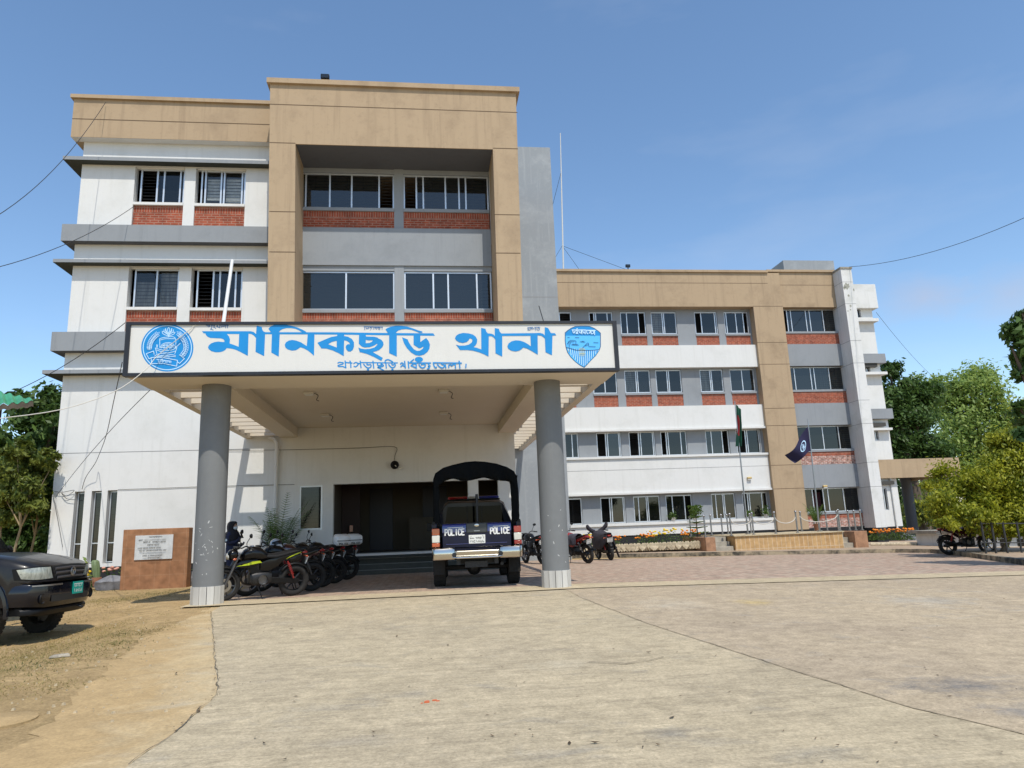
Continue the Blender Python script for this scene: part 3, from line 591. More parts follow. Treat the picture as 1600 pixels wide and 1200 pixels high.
part('band_lip', M['white'], *[(wx0,px_l+.04,YV-.09,YV-.001,z0,z1) for z0,z1 in ((b2[0],b2[0]+.1),(b3[1]-.12,b3[1]-.01),(b3[0],b3[0]+.1),(b4[1]-.14,b4[1]-.01))])
zg = PZ(1049,732,YV); part('band_groove', M['groove_grey'], (wx0,px_l,YV-.003,YV+.01,zg-.01,zg+.01))
part('plinth', M['plinth'], (wx0,px_l,YV+.04,YN,-.2,b4[0]),(px_l,px_r,YB+.04,YN,-.3,.58))
part('parapet', M['tan'], (wx0,px_l+.02,YB,YN+.3,wzp,wzt-.13),(px_l+.02,px_r,YB,YN+.3,PZ(1200,478,YB),wzt-.13))
part('parapet_cap', M['tan'], (wx0,px_l+1.05,YB-.1,YN+.4,wzt-.13,wzt))
part('pilaster', M['tan'], (px_l,px_r,YB,YN+.3,.55,PZ(1200,478,YB)-.001))
gz = [PZ(1150,442.5,YB)]
part('parapet_groove', M['groove_tan'], (wx0,px_l+1,YB-.003,YB+.01,gz[0]-.013,gz[0]+.013))
part('pilaster_groove', M['groove_tan'], *[(px_l-.003,px_r+.003,YB-.003,YB+.01,PZ(1210,y,YB)-.013,PZ(1210,y,YB)+.013) for y in (478.5,535,569,638,665,727,764)])
# wide window bay, white pier and stair end
YBAY = YB+.25; bxr = PX(1301.7,425,YBAY)
bz = [(538,571.5),(630,665),(726.5,763)]
part('parapet', M['tan'], (px_r,bxr,YB+.12,YN+.3,PZ(1265,481,YBAY),PZ(1260,427,YBAY)))
part('parapet_cap', M['tan'], (px_l+1.05,bxr,YB+.02,YN+.4,PZ(1260,427,YBAY),PZ(1260,427,YBAY)+.13))
zg = PZ(1262,445.5,YB+.12); part('parapet_groove', M['groove_tan'], (px_r,bxr,YB+.117,YB+.13,zg-.012,zg+.012))
bandz = [(PZ(1270,b,YBAY),PZ(1270,t,YBAY)) for t,b in ((537.5,571.5),(630,664.5),(726,762.5))]
part('grey_band', M['grey'], *[(px_r,bxr,YBAY,YN+.2,a,b) for a,b in bandz])
winr = [(519.5,485.5,bandz[0][1]),(610,576,bandz[1][1]),(703.5,668,bandz[2][1]),(801,766,.6)]
wl = [((.13,.2,.46,.53,.76),[(0,.13)]),((.14,.42,.48,.74),[]),((.26,.5,.77),[]),((.2,.38,.46,.72),[(.2,.38)])]
tops = [PZ(1265,481,YBAY)]+[a for a,b in bandz]
for k, (yb, yt, bb) in enumerate(winr):
    zb, zt = PZ(1265,yb,YN), tops[k]-.02
    window(px_r+.01,bxr-.01,zb,zt,YN+.02,*wl[k],glass='glassb' if k<2 else 'glass',extra=(('curtain',[(.5,.72,0,1)],'curtain') if k==1 else (('red_cloth',[(.18,.38,0,.6)],'redcloth') if k==3 else None)) if k in (1,) else None)
    part('window_sill', M['grey'], (px_r+.003,bxr-.003,YBAY+.02,YN+.2,zb-.12,zb-.003))
    brickpanel(px_r+.003,bxr-.003,bb+.003,zb-.125,YBAY+.06,m='brick' if k<2 else 'brickw',th=.3)
M['redcloth'] = mat('maroon_cloth', (.16,.03,.05), .9, var=.5, vscale=12)
part('room_cloth', M['redcloth'], (px_r+.75,px_r+1.5,YN+.6,YN+.62,1.7,2.5))
YPI = 35.6; pxl, pxr = PX(1313.4,421,YPI), PX(1330,421,YPI); pzt = PZ(1321,420,YPI)
part('corner_pier', M['whitew'], (pxl,pxr,YPI,YN+.6,.5,pzt))
M['mould'] = mat('peeled_render_patch', (.20,.20,.15), .95, c2=(.40,.40,.35), vscale=9)
for x, y, rx_, ry_ in ((1323.5,447,5.2,5.5),(1319.5,449.5,2.5,3.5),(1326,462,2.0,2.2),(1329,478,1.8,2.4),(1329,484,1.2,1.2),(1325,486,1.3,1.0),(1334,453,1.2,3.0)):
    mb = MB(); c = P(x,y,YPI-.002); k_ = rnd.random()*6; mb.add([(c.x+rx_*.032*(1+.35*math.sin(i*2.3+k_))*math.cos(i*math.pi/9),YPI-.002,c.z+ry_*.032*(1+.35*math.cos(i*1.7+k_))*math.sin(i*math.pi/9)) for i in range(18)], [tuple(range(18))]); mb.build('peeled_patch', M['mould'], bld)
part('pier_cap', M['conc'], (pxl-.04,pxr+.04,YPI-.05,YN+.6,pzt,pzt+.1))
part('pier_groove', M['groove_grey'], *[(pxl-.003,pxr+.003,YPI-.003,YN+.3,PZ(x,y,YPI)-.01,PZ(x,y,YPI)+.01) for x,y in ((1322,440.5),(1326,474.5),(1336,532),(1342,567),(1350,625),(1356,661.5),(1364,722),(1370,760))])
part('plinth', M['plinth'], (px_r,pxl,YBAY+.05,YN+.3,-.4,.595),(pxl+.01,pxr-.01,YPI+.02,YN,-.4,.5))
YS = 37.3; sxr = PX(1397,725,YS)
sw = [(PX(1337,492,YS),PX(1345.5,492,YS),PZ(1341,496,YS),PZ(1341,482.5,YS)),(PX(1351,574,YS),PX(1359.5,574,YS),PZ(1355,581,YS),PZ(1355,568.5,YS)),(PX(1366,680,YS),PX(1373,680,YS),PZ(1369,687.5,YS),PZ(1369,673,YS)),(PX(1378,770,YS),PX(1386,770,YS),PZ(1382,797,YS),PZ(1382,763,YS))]
mb = MB(); wall(mb, pxr-.3, sxr, .5, PZ(1350,445,YS), sw, YS, .25); mb.box(sxr-.25,sxr,YS+.25,YS+6,.5,PZ(1350,445,YS)); mb.build('stair_end_wall', M['white'], bld)
for a,b,c,d in sw: window(a,b,c,d,YS+.12,(.5,),(),False,fw=.03)
part('parapet', M['whitew'], (pxr-.1,PX(1369.5,460,YS-.3),YS-.3,YS,PZ(1350,481,YS-.3),PZ(1350,444,YS-.3)),(PX(1369.5,460,YS-.3)-.3,PX(1369.5,460,YS-.3),YS,YS+6,PZ(1350,481,YS-.3),PZ(1350,444,YS-.3)))
part('ledge', M['white'], (pxr-.1,PX(1372,499,YS-.3),YS-.35,YS+3,PZ(1355,502,YS-.3),PZ(1355,497.5,YS-.3)),(pxr-.1,PX(1386,583,YS-.3),YS-.35,YS+3,PZ(1370,585,YS-.3),PZ(1370,581,YS-.3)),(pxr-.1,PX(1394,671,YS-.3),YS-.35,YS+3,PZ(1380,672,YS-.3),PZ(1380,668.5,YS-.3)))
part('grey_band', M['grey'], (pxr-.1,PX(1384,560,YS-.3),YS-.3,YS+3,PZ(1365,567,YS-.3),PZ(1365,552.5,YS-.3)),(pxr-.1,PX(1396,650,YS-.3),YS-.3,YS+3,PZ(1378,654,YS-.3),PZ(1378,638.5,YS-.3)))
part('plinth', M['plinth'], (pxr,sxr-.02,YS+.03,YS+.2,-.4,.5))
mb = MB(); xq = PX(1390,740,YS-.08); mb.tube([(xq,YS-.08,3.7),(xq,YS-.08,.3)], .05, 8); mb.build('drain_pipe', M['white'], bld, smooth=50)
part('roof_slab', M['conc'], (wx0,sxr,YN+.3,YN+10,wzt-.7,wzt-.5)); part('room_wall', M['room'], (wx0,sxr-.3,YN+4,YN+4.2,0,wzt-.7)); part('room_floor', M['room'], *[(wx0,sxr-.3,YN+.26,YN+4,z,z+.2) for z in (b1[0]+.05,b2[0]+.05,b3[0]+.1)])
part('roof_room', M['greyw'], (PX(1224,412,39.5),PX(1303,412,39.5),39.5,44,wzt-.6,PZ(1260,407,39.5)))
# ------------------------------------------------------------------ entrance canopy
cano = thing('entrance_canopy', 'white flat roofed entrance canopy on two round grey columns with open slatted sides', 'canopy', (-.7, 14, 0))
SY = 12.88; ZB = 4.01
sx0, sx1 = PX(192.6,585,SY), PX(968,580,SY)
M['canopy'] = plaster('canopy_paint', (.66,.60,.50), (.55,.48,.38), .3)
def cpart(name, m, *bs, bevel=0, smooth=None):
    for b in bs:
        mb = MB(); mb.box(*b); mb.build(name, m, cano, bevel=bevel)
lb0, lb1, rb0, rb1 = -4.22, -3.72, 2.24, 2.76
cpart('front_beam', M['canopy'], (sx0+.02,sx1-.02,SY+.13,14.14,ZB,4.86))
cpart('side_beam', M['canopy'], (lb0,lb1,14.141,W-.002,ZB+.02,4.62), (rb0,rb1,14.141,W-.002,ZB+.02,4.62))
cpart('roof_slab', M['canopy'], (lb1+.001,rb0-.001,14.141,W-.002,4.30,4.6))
cpart('edge_beam', M['canopy'], (sx0+.03,sx0+.2,14.141,W-.002,ZB+.01,4.34), (sx1-.2,sx1-.03,14.141,YF-.002,ZB+.01,4.34))
n = 11
for i in range(n):
    y = 14.141+(W-14.141)*(i+.75)/n
    cpart('slat', M['canopy'], (sx0+.2,lb0,y-.045,y+.045,ZB+.06,4.30))
n = 18
for i in range(n):
    y = 14.141+(YF-14.141)*(i+.75)/n
    cpart('slat', M['canopy'], (sx1-.2,rb1 if y < W else XR+.002,y-.045,y+.045,ZB+.06,4.30))
M['colgrey'] = plaster('column_grey', (.175,.18,.18), (.25,.255,.25), .5, .6)
M['tile'] = mat('white_base_tile', (.62,.60,.55), .35, var=.25, vscale=6, stretch=(1,1,.1))
M['scuff'] = mat('peeled_paint', (.5,.5,.48), .8)
cr = random.Random(5)
for cx in (-3.92, 2.46):
    mb = MB(); mb.lathe([(0,.32),(.262,.325),(.262,ZB-.001),(0,ZB-.001)], (cx,13.88,0), n=40); c = mb.build('column', M['colgrey'], cano, smooth=40)
    mb = MB(); k = 14
    for i in range(k):
        a0, a1 = 2*math.pi*(i+.04)/k, 2*math.pi*(i+.96)/k; q = [(cx+r*math.cos(a),13.88+r*math.sin(a)) for r,a in ((.286,a0),(.286,a1),(.2,a1),(.2,a0))]
        mb.hexa([(x,y,g(x,y)-.02) for x,y in q], [(x,y,.335) for x,y in q])
    mb.build('column_base', M['tile'], c)
    mb = MB()                              # flakes where posters were torn off
    for i in range(24 if cx < 0 else 9):
        a = R(-90)+cr.gauss(-.1,.45); z = cr.gauss(1.05,.26); l = cr.uniform(.008,.034); w = cr.uniform(.004,.012); t = cr.uniform(0,3.14)
        pts = []
        for u, v in ((-l,-w*.3),(0,-w),(l,-w*.2),(l*.6,w),(-l*.5,w*.7)):
            du, dv = u*math.cos(t)-v*math.sin(t), u*math.sin(t)+v*math.cos(t); aa = a+du/.262
            pts.append((cx+.2635*math.cos(aa),13.88+.2635*math.sin(aa),z+dv))
        mb.add(pts, [tuple(range(5))])
    mb.build('paint_flakes', M['scuff'], c)
# small square ceiling lamps and their wires
M['lampw'] = mat('lamp_housing', (.6,.58,.52), .5)
for x, y in ((483,613),(693,609.5),(508,647),(693,644)):
    d = _f*FPX+_r*(x-800)-_u*(y-600); p = d*((4.3-EYE)/d.z)
    lt = tag(thing('ceiling_lamp', 'small square unlit lamp on the canopy ceiling', 'lamp', (p.x,p.y,4.24), 0, 'canopy ceiling lamps'))
    mb = MB(); mb.box(p.x-.11,p.x+.11,p.y-.11,p.y+.11,4.245,4.299); mb.build('housing', M['lampw'], lt, bevel=.012)
    mb = MB(); mb.box(p.x-.085,p.x+.085,p.y-.085,p.y+.085,4.235,4.2445); mb.build('diffuser', M['platew'], lt)
    mb = MB(); mb.tube(bez([(p.x+.1,p.y,4.28),(p.x+.2,p.y-.02,4.22),(p.x+.17,p.y-.03,4.12),(p.x+.22,p.y,4.1)]), .008, 6); mb.build('wire', M['cable'], lt)
    lt['label'] = {483:'front left square ceiling lamp with a dangling wire under the entrance canopy',693:'front right square ceiling lamp under the entrance canopy' if y<620 else 'rear right square ceiling lamp under the entrance canopy, nearest the entrance wall',508:'rear left square ceiling lamp under the entrance canopy, behind the dangling wire'}[x]
# ------------------------------------------------------------------ sign board
sign = thing('sign_board', 'long white sign board with black border and blue Bengali lettering on the canopy front', 'sign', (-.7, SY, 4.0))
c4 = [P(192.2,586.7,SY),P(968,580.1,SY),P(963.2,504,SY),P(197.5,500.9,SY)]
zb_, zt_ = (c4[0].z+c4[1].z)/2, (c4[2].z+c4[3].z)/2
xa, xb = (c4[0].x+c4[3].x)/2, (c4[1].x+c4[2].x)/2
mb = MB(); mb.box(xa+.02,xb-.02,SY+.01,SY+.12,zb_+.02,zt_-.02); mb.build('panel', M['signw'], sign)
bl, bb_ = .078, .052
for b in ((xa,xa+bl,SY-.02,SY+.128,zb_,zt_),(xb-bl,xb,SY-.02,SY+.128,zb_,zt_),(xa+bl,xb-bl,SY-.018,SY+.126,zb_,zb_+bb_),(xa+bl,xb-bl,SY-.018,SY+.126,zt_-bb_,zt_)):
    mb = MB(); mb.box(*b); mb.build('border', M['signblk'], sign)
from mathutils.geometry import tessellate_polygon
class Paint:
    """flat painted marks on a plane; f(u,v,lift) gives the 3D point"""
    def __init__(s, f): s.f = f; s.mb = MB(); s.k = 0
    def poly(s, pts, holes=(), m=0):
        s.k += 1; lift = s.k*.00025
        loops = [[Vector((x,y,0)) for x,y in pts]]+[[Vector((x,y,0)) for x,y in h] for h in holes]
        flat = [p for l in loops for p in l]
        s.mb.add([s.f(p.x,p.y,lift) for p in flat], [tuple(t) for t in tessellate_polygon(loops)], m)
    def stroke(s, pts, w, m=0, close=False):
        s.k += 1; lift = s.k*.00025
        pts = [Vector(p) for p in pts]; n = len(pts)
        if n > 2 and not close: pts = [Vector(p[:2]) for p in bez([(p.x,p.y,0) for p in pts], 4)]; n = len(pts)
        L = []; Rr = []
        for i, p in enumerate(pts):
            if close: a, b = pts[i-1], pts[(i+1)%n]
            else: a, b = pts[max(i-1,0)], pts[min(i+1,n-1)]
            t = (b-a); t = t.normalized() if t.length > 1e-9 else Vector((1,0)); nn = Vector((-t.y,t.x))*w/2
            q = p.copy()
            if not close and i == 0: q -= t*w*.25
            if not close and i == n-1: q += t*w*.25
            L.append(q+nn); Rr.append(q-nn)
        vs = [s.f(q.x,q.y,lift) for q in L]+[s.f(q.x,q.y,lift) for q in Rr]
        fs = [(i,(i+1)%n,n+(i+1)%n,n+i) for i in range(n if close else n-1)]
        s.mb.add(vs, fs, m)
    def disc(s, cx, cy, rx, ry, n=28, m=0): s.poly([(cx+rx*math.cos(2*math.pi*i/n),cy+ry*math.sin(2*math.pi*i/n)) for i in range(n)], (), m)
def px2(ox, oy, sc): return lambda pts: [(ox+x/sc, oy+y/sc) for x, y in pts]
onsign = lambda x, y, l: P(x, y, SY+.008-l)
pt = Paint(onsign)
z1, z2, z3, z4, z5, z6 = px2(310,495,13.333), px2(410,495,13.333), px2(510,495,13.333), px2(590,495,13.333), px2(700,495,13.333), px2(780,495,13.333)
pt.poly([(411.5,519),(530,519.2),(600,520.2),(677,520.8),(679.6,524.7),(600,523.8),(530,522.8),(411.5,522.2)])
pt.poly(z1([(75,300),(1090,300),(1150,315),(1200,360),(1200,440),(1150,385),(1105,360),(1045,352),(1030,815),(900,745),(800,695),(700,665),(620,655),(590,652),(560,690),(510,720),(440,738),(350,738),(270,715),(215,675),(200,635),(220,590),(270,550),(340,525),(420,515),(500,525),(540,522),(545,500),(520,465),(470,450),(250,440),(190,415),(155,375),(145,345),(110,345)]),
        [z1([(590,358),(635,405),(658,470),(650,555),(740,585),(838,625),(850,358)])])
pt.poly(z1([(1215,185),(1320,210),(1330,260),(1350,300),(1390,320),(1420,320),(1420,360),(1390,360),(1370,820),(1190,730),(1200,440),(1200,360)]))
pt.poly(z2([(175,318),(125,250),(170,200),(250,165),(350,155),(470,160),(600,185),(720,220),(830,265),(910,310),(905,330),(835,330),(760,280),(690,250),(600,235),(500,235),(420,255),(370,285),(345,320),(362,362),(340,830),(185,745),(198,362),(185,330)]))
pt.poly(z2([(945,350),(925,610),(870,575),(800,530),(700,495),(620,482),(550,495),(490,530),(465,585),(480,640),(530,680),(620,705),(700,695),(750,665),(790,635),(860,655),(950,705),(1020,760),(1075,815),(1085,350)]))
pt.poly(z3([(-188,540),(0,460),(100,420),(225,398),(225,360),(370,360),(370,400),(450,415),(530,460),(575,530),(575,620),(550,690),(500,725),(450,720),(415,680),(400,630),(420,585),(450,570),(495,572),(470,530),(420,500),(370,490),(362,820),(250,755),(130,700),(0,662),(-103,660)]), [z3([(35,570),(120,520),(215,500),(215,640)])])
pt.poly(z3([(680,365),(815,365),(825,410),(1000,415),(1060,430),(1090,455),(1140,475),(1185,530),(1190,580),(1160,640),(1100,690),(1040,715),(965,735),(1080,800),(1175,855),(1145,920),(1000,840),(850,775),(740,745),(695,738),(665,640),(720,662),(800,674),(900,668),(1000,640),(1068,575),(1050,562),(1000,595),(900,632),(800,638),(740,622),(675,560)]), [z3([(820,480),(880,490),(965,488),(950,520),(890,545),(820,550)])])
pt.poly(z4([(165,262),(200,235),(280,205),(380,185),(480,185),(600,200),(720,235),(840,280),(930,305),(935,330),(870,335),(790,300),(700,270),(600,255),(500,262),(430,285),(385,325),(400,390),(400,830),(240,755),(240,390),(235,345),(205,325)]))
pt.poly(z4([(750,370),(890,370),(890,525),(1010,440),(1060,500),(1090,580),(1080,660),(1040,730),(970,785),(880,810),(790,800),(700,745),(610,650),(550,550),(510,425),(625,470),(650,530),(700,610),(760,680),(820,710),(880,705),(940,665),(960,625),(940,625),(900,650),(860,655),(800,615),(750,580)]))
pt.disc(590+860/13.333, 495+888/13.333, 85/13.333, 55/13.333)
pt.poly(z5([(145,450),(160,410),(180,385),(230,355),(320,335),(430,345),(520,370),(580,415),(610,480),(600,550),(570,600),(530,630),(600,645),(695,680),(690,230),(780,250),(800,310),(830,345),(900,350),(950,370),(975,405),(985,470),(950,430),(910,405),(850,400),(845,830),(760,785),(650,740),(520,705),(400,692),(250,692),(165,580),(240,600),(350,598),(430,580),(490,540),(510,500),(500,465),(470,450),(445,455),(430,490),(390,525),(310,545),(230,530),(170,490)]))
pt.poly(z5([(975,235),(1060,250),(1075,305),(1110,345),(1130,400),(1130,830),(990,760),(985,470),(975,400)]))
pt.poly(z6([(0,348),(650,340),(850,335),(915,352),(950,390),(965,470),(930,430),(880,395),(800,385),(650,395),(0,398)]))
pt.poly(z6([(650,375),(660,615),(600,570),(520,525),(430,495),(340,490),(260,510),(195,555),(170,615),(190,665),(250,705),(340,722),(420,705),(470,670),(500,640),(580,660),(690,720),(805,790),(800,370)]))
pt.poly(z6([(950,215),(1020,235),(1050,290),(1080,340),(1160,340),(1190,385),(1110,390),(1100,800),(965,735),(950,390)]))
pt.mb.build('main_lettering', M['signblue'], sign)
def strokes(pt, f, lst, w, m=0):
    for s in lst: pt.stroke(f(s), w, m)
pt = Paint(onsign)
strokes(pt, px2(520,555,14.545), [[(640,168),(1060,172)],[(1060,172),(1470,175)],[(275,165),(440,178)],
 [(115,180),(150,160),(190,165),(235,172),(225,200),(170,215),(120,235),(140,258),(230,258),(300,288)],[(280,128),(297,288)],[(388,128),(405,175),(412,282)],
 [(475,190),(520,165),(580,190),(560,230),(520,262),(480,250)],[(560,185),(630,190)],[(622,130),(642,286)],
 [(700,200),(730,240),(780,282),(840,282),(872,240),(850,205)],[(780,172),(780,215),(832,215)],[(912,132),(932,292)],
 [(1020,175),(1020,228),(1080,232),(1122,205),(1090,195)],[(1122,205),(1152,240),(1090,265),(1020,275),(1080,302),(1160,345)],
 [(1190,172),(1195,122),(1250,100),(1310,120),(1365,155)],[(1205,165),(1217,294)],[(1270,205),(1300,250),(1350,282),(1402,265),(1422,220),(1400,190)],[(1340,175),(1350,215),(1388,215)]], 1.85)
for x in (800,1355): pt.disc(520+x/14.545, 555+326/14.545, 1.9, 1.6, 10)
strokes(pt, px2(625,555,14.545), [[(10,200),(40,172),(80,200),(50,230),(15,265)],[(60,225),(112,262)],[(105,132),(122,292)],[(185,140),(200,292)],[(200,172),(700,175)],[(240,150),(312,95)],
 [(250,235),(300,202),(370,190)],[(250,235),(310,260),(372,286)],[(365,175),(372,297)],[(430,205),(460,260),(520,287),(572,250),(572,212),(530,200),(480,215)],
 [(640,180),(662,228),(640,260),(690,240)],[(665,250),(668,288),(620,308)],[(750,170),(1400,178)],[(760,170),(775,240),(810,287),(832,265)],[(850,205),(900,260),(960,287),(1002,260),(1002,220),(960,205)],[(940,172),(945,202)],[(1030,215),(1042,292)],
 [(1110,277),(1110,228),(1150,215),(1180,240),(1200,212),(1250,202)],[(1255,172),(1262,297)],[(1340,130),(1352,175),(1362,292)],[(1502,200),(1495,280)]], 1.85)
pt.mb.build('district_lettering', M['signblue'], sign)
M['signdk'] = mat('motto_dark_blue', (.01,.12,.33), .5)
pt = Paint(onsign)
strokes(pt, px2(315,498,32), [[(220,330),(420,335)],[(330,350),(320,400),(375,405),(405,360),(420,390)],[(470,335),(560,335)],[(510,310),(505,460),(440,520),(500,530),(580,568)],[(590,345),(655,338),(640,370),(600,380)],[(590,425),(640,432),(705,485)],[(750,345),(800,340),(795,380),(750,395),(900,440)],[(905,310),(912,465)],[(940,332),(1350,332)],[(980,435),(985,400),(1040,400),(1100,392),(1150,370)],[(1195,332),(1205,465)],[(1295,305),(1300,465)]], .95)
strokes(pt, px2(560,500,32), [[(270,335),(750,345)],[(780,350),(1220,355)],[(310,340),(315,490)],[(390,380),(390,430),(480,420)],[(495,335),(502,440)],[(570,410),(640,360),(645,450)],[(600,480),(598,505)],[(742,330),(747,462)],[(800,370),(862,395),(820,440)],[(910,345),(912,470)],[(960,400),(1030,380),(1082,420),(1052,465),(1000,450)],[(1185,350),(1187,480)]], .9)
strokes(pt, px2(815,502,32), [[(300,312),(560,302)],[(300,340),(350,380),(310,430),(440,432)],[(430,310),(432,440)],[(480,340),(500,370),(535,410)],[(540,305),(528,400)],[(590,335),(600,370),(625,385)],[(640,302),(930,297)],[(685,300),(690,455)],[(750,380),(800,432),(880,432),(885,350),(820,325)]], .9)
pt.mb.build('motto_lettering', M['signdk'], sign)
# round emblem
pt = Paint(onsign); ex, ey, erx, ery = 261.4, 543.3, 40.8, 37.2
pt.disc(ex,ey,erx,ery,64,0)
pt.stroke([(ex+erx*.925*math.cos(2*math.pi*i/64),ey+ery*.925*math.sin(2*math.pi*i/64)) for i in range(64)], 1.3, 1, close=True)
fe = px2(225,500,15)
lotus = [[(577,165),(552,230),(577,305),(604,230),(577,165)],[(505,195),(508,260),(560,315)],[(650,195),(646,260),(592,315)],[(470,225),(478,285),(560,330),(520,250),(505,195)],[(690,225),(676,285),(592,330),(635,250),(650,195)],[(425,265),(448,325),(575,372),(500,290),(425,265)],[(730,285),(690,335),(578,372),(650,300),(730,285)],[(577,300),(578,405)]]
boat = [[(368,440),(480,408),(722,410),(742,655)],[(368,440),(372,650)],[(385,470),(500,440),(720,440)],[(385,645),(430,570),(540,530),(650,545),(722,610),(728,660)],[(400,660),(450,590),(540,560),(640,575),(690,640)],[(262,655),(400,698),(560,715),(680,692),(775,645)],[(285,700),(440,750),(600,762),(745,728)],[(265,655),(300,785)],[(772,648),(722,790)],[(295,575),(302,650)],[(322,580),(305,650)],
 [(430,605),(695,605)],[(410,645),(700,640)],[(470,575),(470,680)],[(540,560),(540,695)],[(610,560),(610,690)],[(650,580),(650,670)],[(240,850),(330,800),(500,790),(740,830)],[(330,850),(480,825),(620,850),(740,860)],[(260,870),(420,850),(600,870)],[(740,650),(850,545)]]
ban = [[(165,880),(460,882),(785,945)],[(785,945),(765,1082)],[(765,1082),(470,1020),(180,1020)],[(180,1020),(165,880)],[(160,890),(118,912),(52,790),(225,728)],[(225,728),(238,805)],[(790,985),(832,1018),(948,905),(830,815)]]
strokes(pt, fe, lotus, .95, 1); strokes(pt, fe, boat, .95, 1)
for s in ban:
    for a, b in zip(s, s[1:]): pt.stroke(fe([a,b]), 1.1, 1)
def leaf(c, a, l, w):
    ca, sa = math.cos(a), math.sin(a); o = []
    for u, v in ((0,0),(.5,1),(1,0),(.5,-1)): o.append((c[0]+l*u*ca-w*v*sa, c[1]+l*u*sa+w*v*ca))
    return o
for arc in ([(125,700),(130,600),(165,500),(225,410),(300,340)], [(880,840),(960,740),(985,620),(955,500),(890,400),(830,330)]):
    bz_ = bez([(x,y,0) for x,y in arc], 3); pt.stroke(fe([(q.x,q.y) for q in bz_]), .6, 1)
    for i in range(0,len(bz_)-1):
        t = (bz_[i+1]-bz_[i]); a = math.atan2(t.y,t.x)
        for sd in (-.75,.75): pt.stroke(fe(leaf((bz_[i].x,bz_[i].y), a+sd, 88, 22)), .7, 1, close=True)
    pt.stroke(fe(leaf((bz_[-1].x,bz_[-1].y), a, 90, 20)), .7, 1, close=True)
strokes(pt, fe, [[(295,920),(640,965)],[(325,935),(360,960),(325,985)],[(345,985),(365,1000)],[(395,935),(392,990)],[(425,920),(430,995)],[(405,925),(440,912)],[(455,985),(460,950),(490,955),(505,995)],[(535,955),(535,1000)],[(560,985),(575,960),(600,962),(595,1000)],[(632,962),(628,1010)]], .9, 1)
pt.mb.build('emblem', [M['signblue'],M['signlt']], sign)
# shield
fs = px2(875,505,16)
out = [(120,235),(180,180),(280,115),(380,75),(560,65),(740,72),(860,120),(960,190),(1020,245),(1020,590),(985,680),(900,810),(780,930),(680,1040),(605,1115),(500,1060),(380,970),(260,850),(180,730),(140,600),(120,450)]
cx0, cy0 = 572, 560
ins = [(cx0+(x-cx0)*.955, cy0+(y-cy0)*.962) for x,y in out]
pt = Paint(onsign); pt.poly(fs(out),(),3); pt.poly(fs(ins),(),1)
top = [p for p in ins if p[1] < 315]; i0 = [p for p in ins if p[1] < 300]
pt.poly(fs([(138,312)]+[p for p in ins[:9]]+[(1000,312)]),(),0)
low = [(160,600),(300,640),(400,668),(620,678),(800,676),(990,655)]
lowpoly = low + [(965,690),(885,805),(768,920),(670,1030),(605,1085),(505,1035),(390,948),(275,835),(198,722)]
pt.poly(fs(lowpoly),(),2)
def ybot(x):
    pts = [(160,600),(198,722),(275,835),(390,948),(505,1035),(605,1085),(670,1030),(768,920),(885,805),(965,690),(990,655)]
    for a, b in zip(pts, pts[1:]):
        if a[0] <= x <= b[0]: return a[1]+(b[1]-a[1])*(x-a[0])/(b[0]-a[0])
    return 650
x = 200; k = 0
while x < 960:
    yt = 600+ (78*(x-160)/460 if x < 620 else 76-20*(x-620)/370); xb_ = 605+(x-605)*.72
    yb = ybot(x)-12
    xe = x + (605-x)*.16*(yb-yt)/400
    if yb-yt > 25: pt.stroke(fs([(x,yt+8),(xe,min(yb,ybot(xe)-10))]), .95, (4,0)[k%2])
    x += 27; k += 1
pt.stroke(fs(low), .9, 3)
strokes(pt, fs, [[(190,355),(240,355)],[(380,355),(480,358)],[(500,462),(630,468)],[(545,448),(600,450)],[(840,480),(960,487)],[(720,580),(890,585)],[(290,535),(470,545)],[(310,520),(440,525)],[(235,600),(240,440),(390,440),(395,500)],[(260,520),(270,460),(350,460)],[(560,620),(695,490),(720,560)],[(640,560),(700,540)],[(230,440),(180,520)]], .75, 3)
strokes(pt, fs, [[(480,640),(540,620),(620,650)],[(470,665),(630,665)],[(500,700),(500,810)],[(550,690),(555,820)],[(600,700),(600,810)],[(490,760),(630,760)],[(215,660),(225,700)]], .9, 5)
strokes(pt, fs, [[(300,168),(640,168)],[(320,175),(330,235),(362,238),(360,200)],[(385,200),(432,190),(442,235),(400,262)],[(400,225),(450,262)],[(470,185),(495,240),(530,235),(525,190)],[(545,160),(548,268)],[(572,190),(590,240),(612,240)],[(625,165),(630,268)],[(655,175),(885,180)],[(668,175),(672,245),(700,262)],[(720,195),(762,190),(742,250),(725,235)],[(775,180),(780,270)],[(800,200),(842,190),(832,255),(800,262)],[(862,180),(866,290)],[(410,150),(440,135)]], 1.35, 4)
pt.mb.build('shield', [M['signblue'],M['shieldmid'],M['shieldmid'],M['shielddark'],M['signlt'],M['shieldgold']], sign)
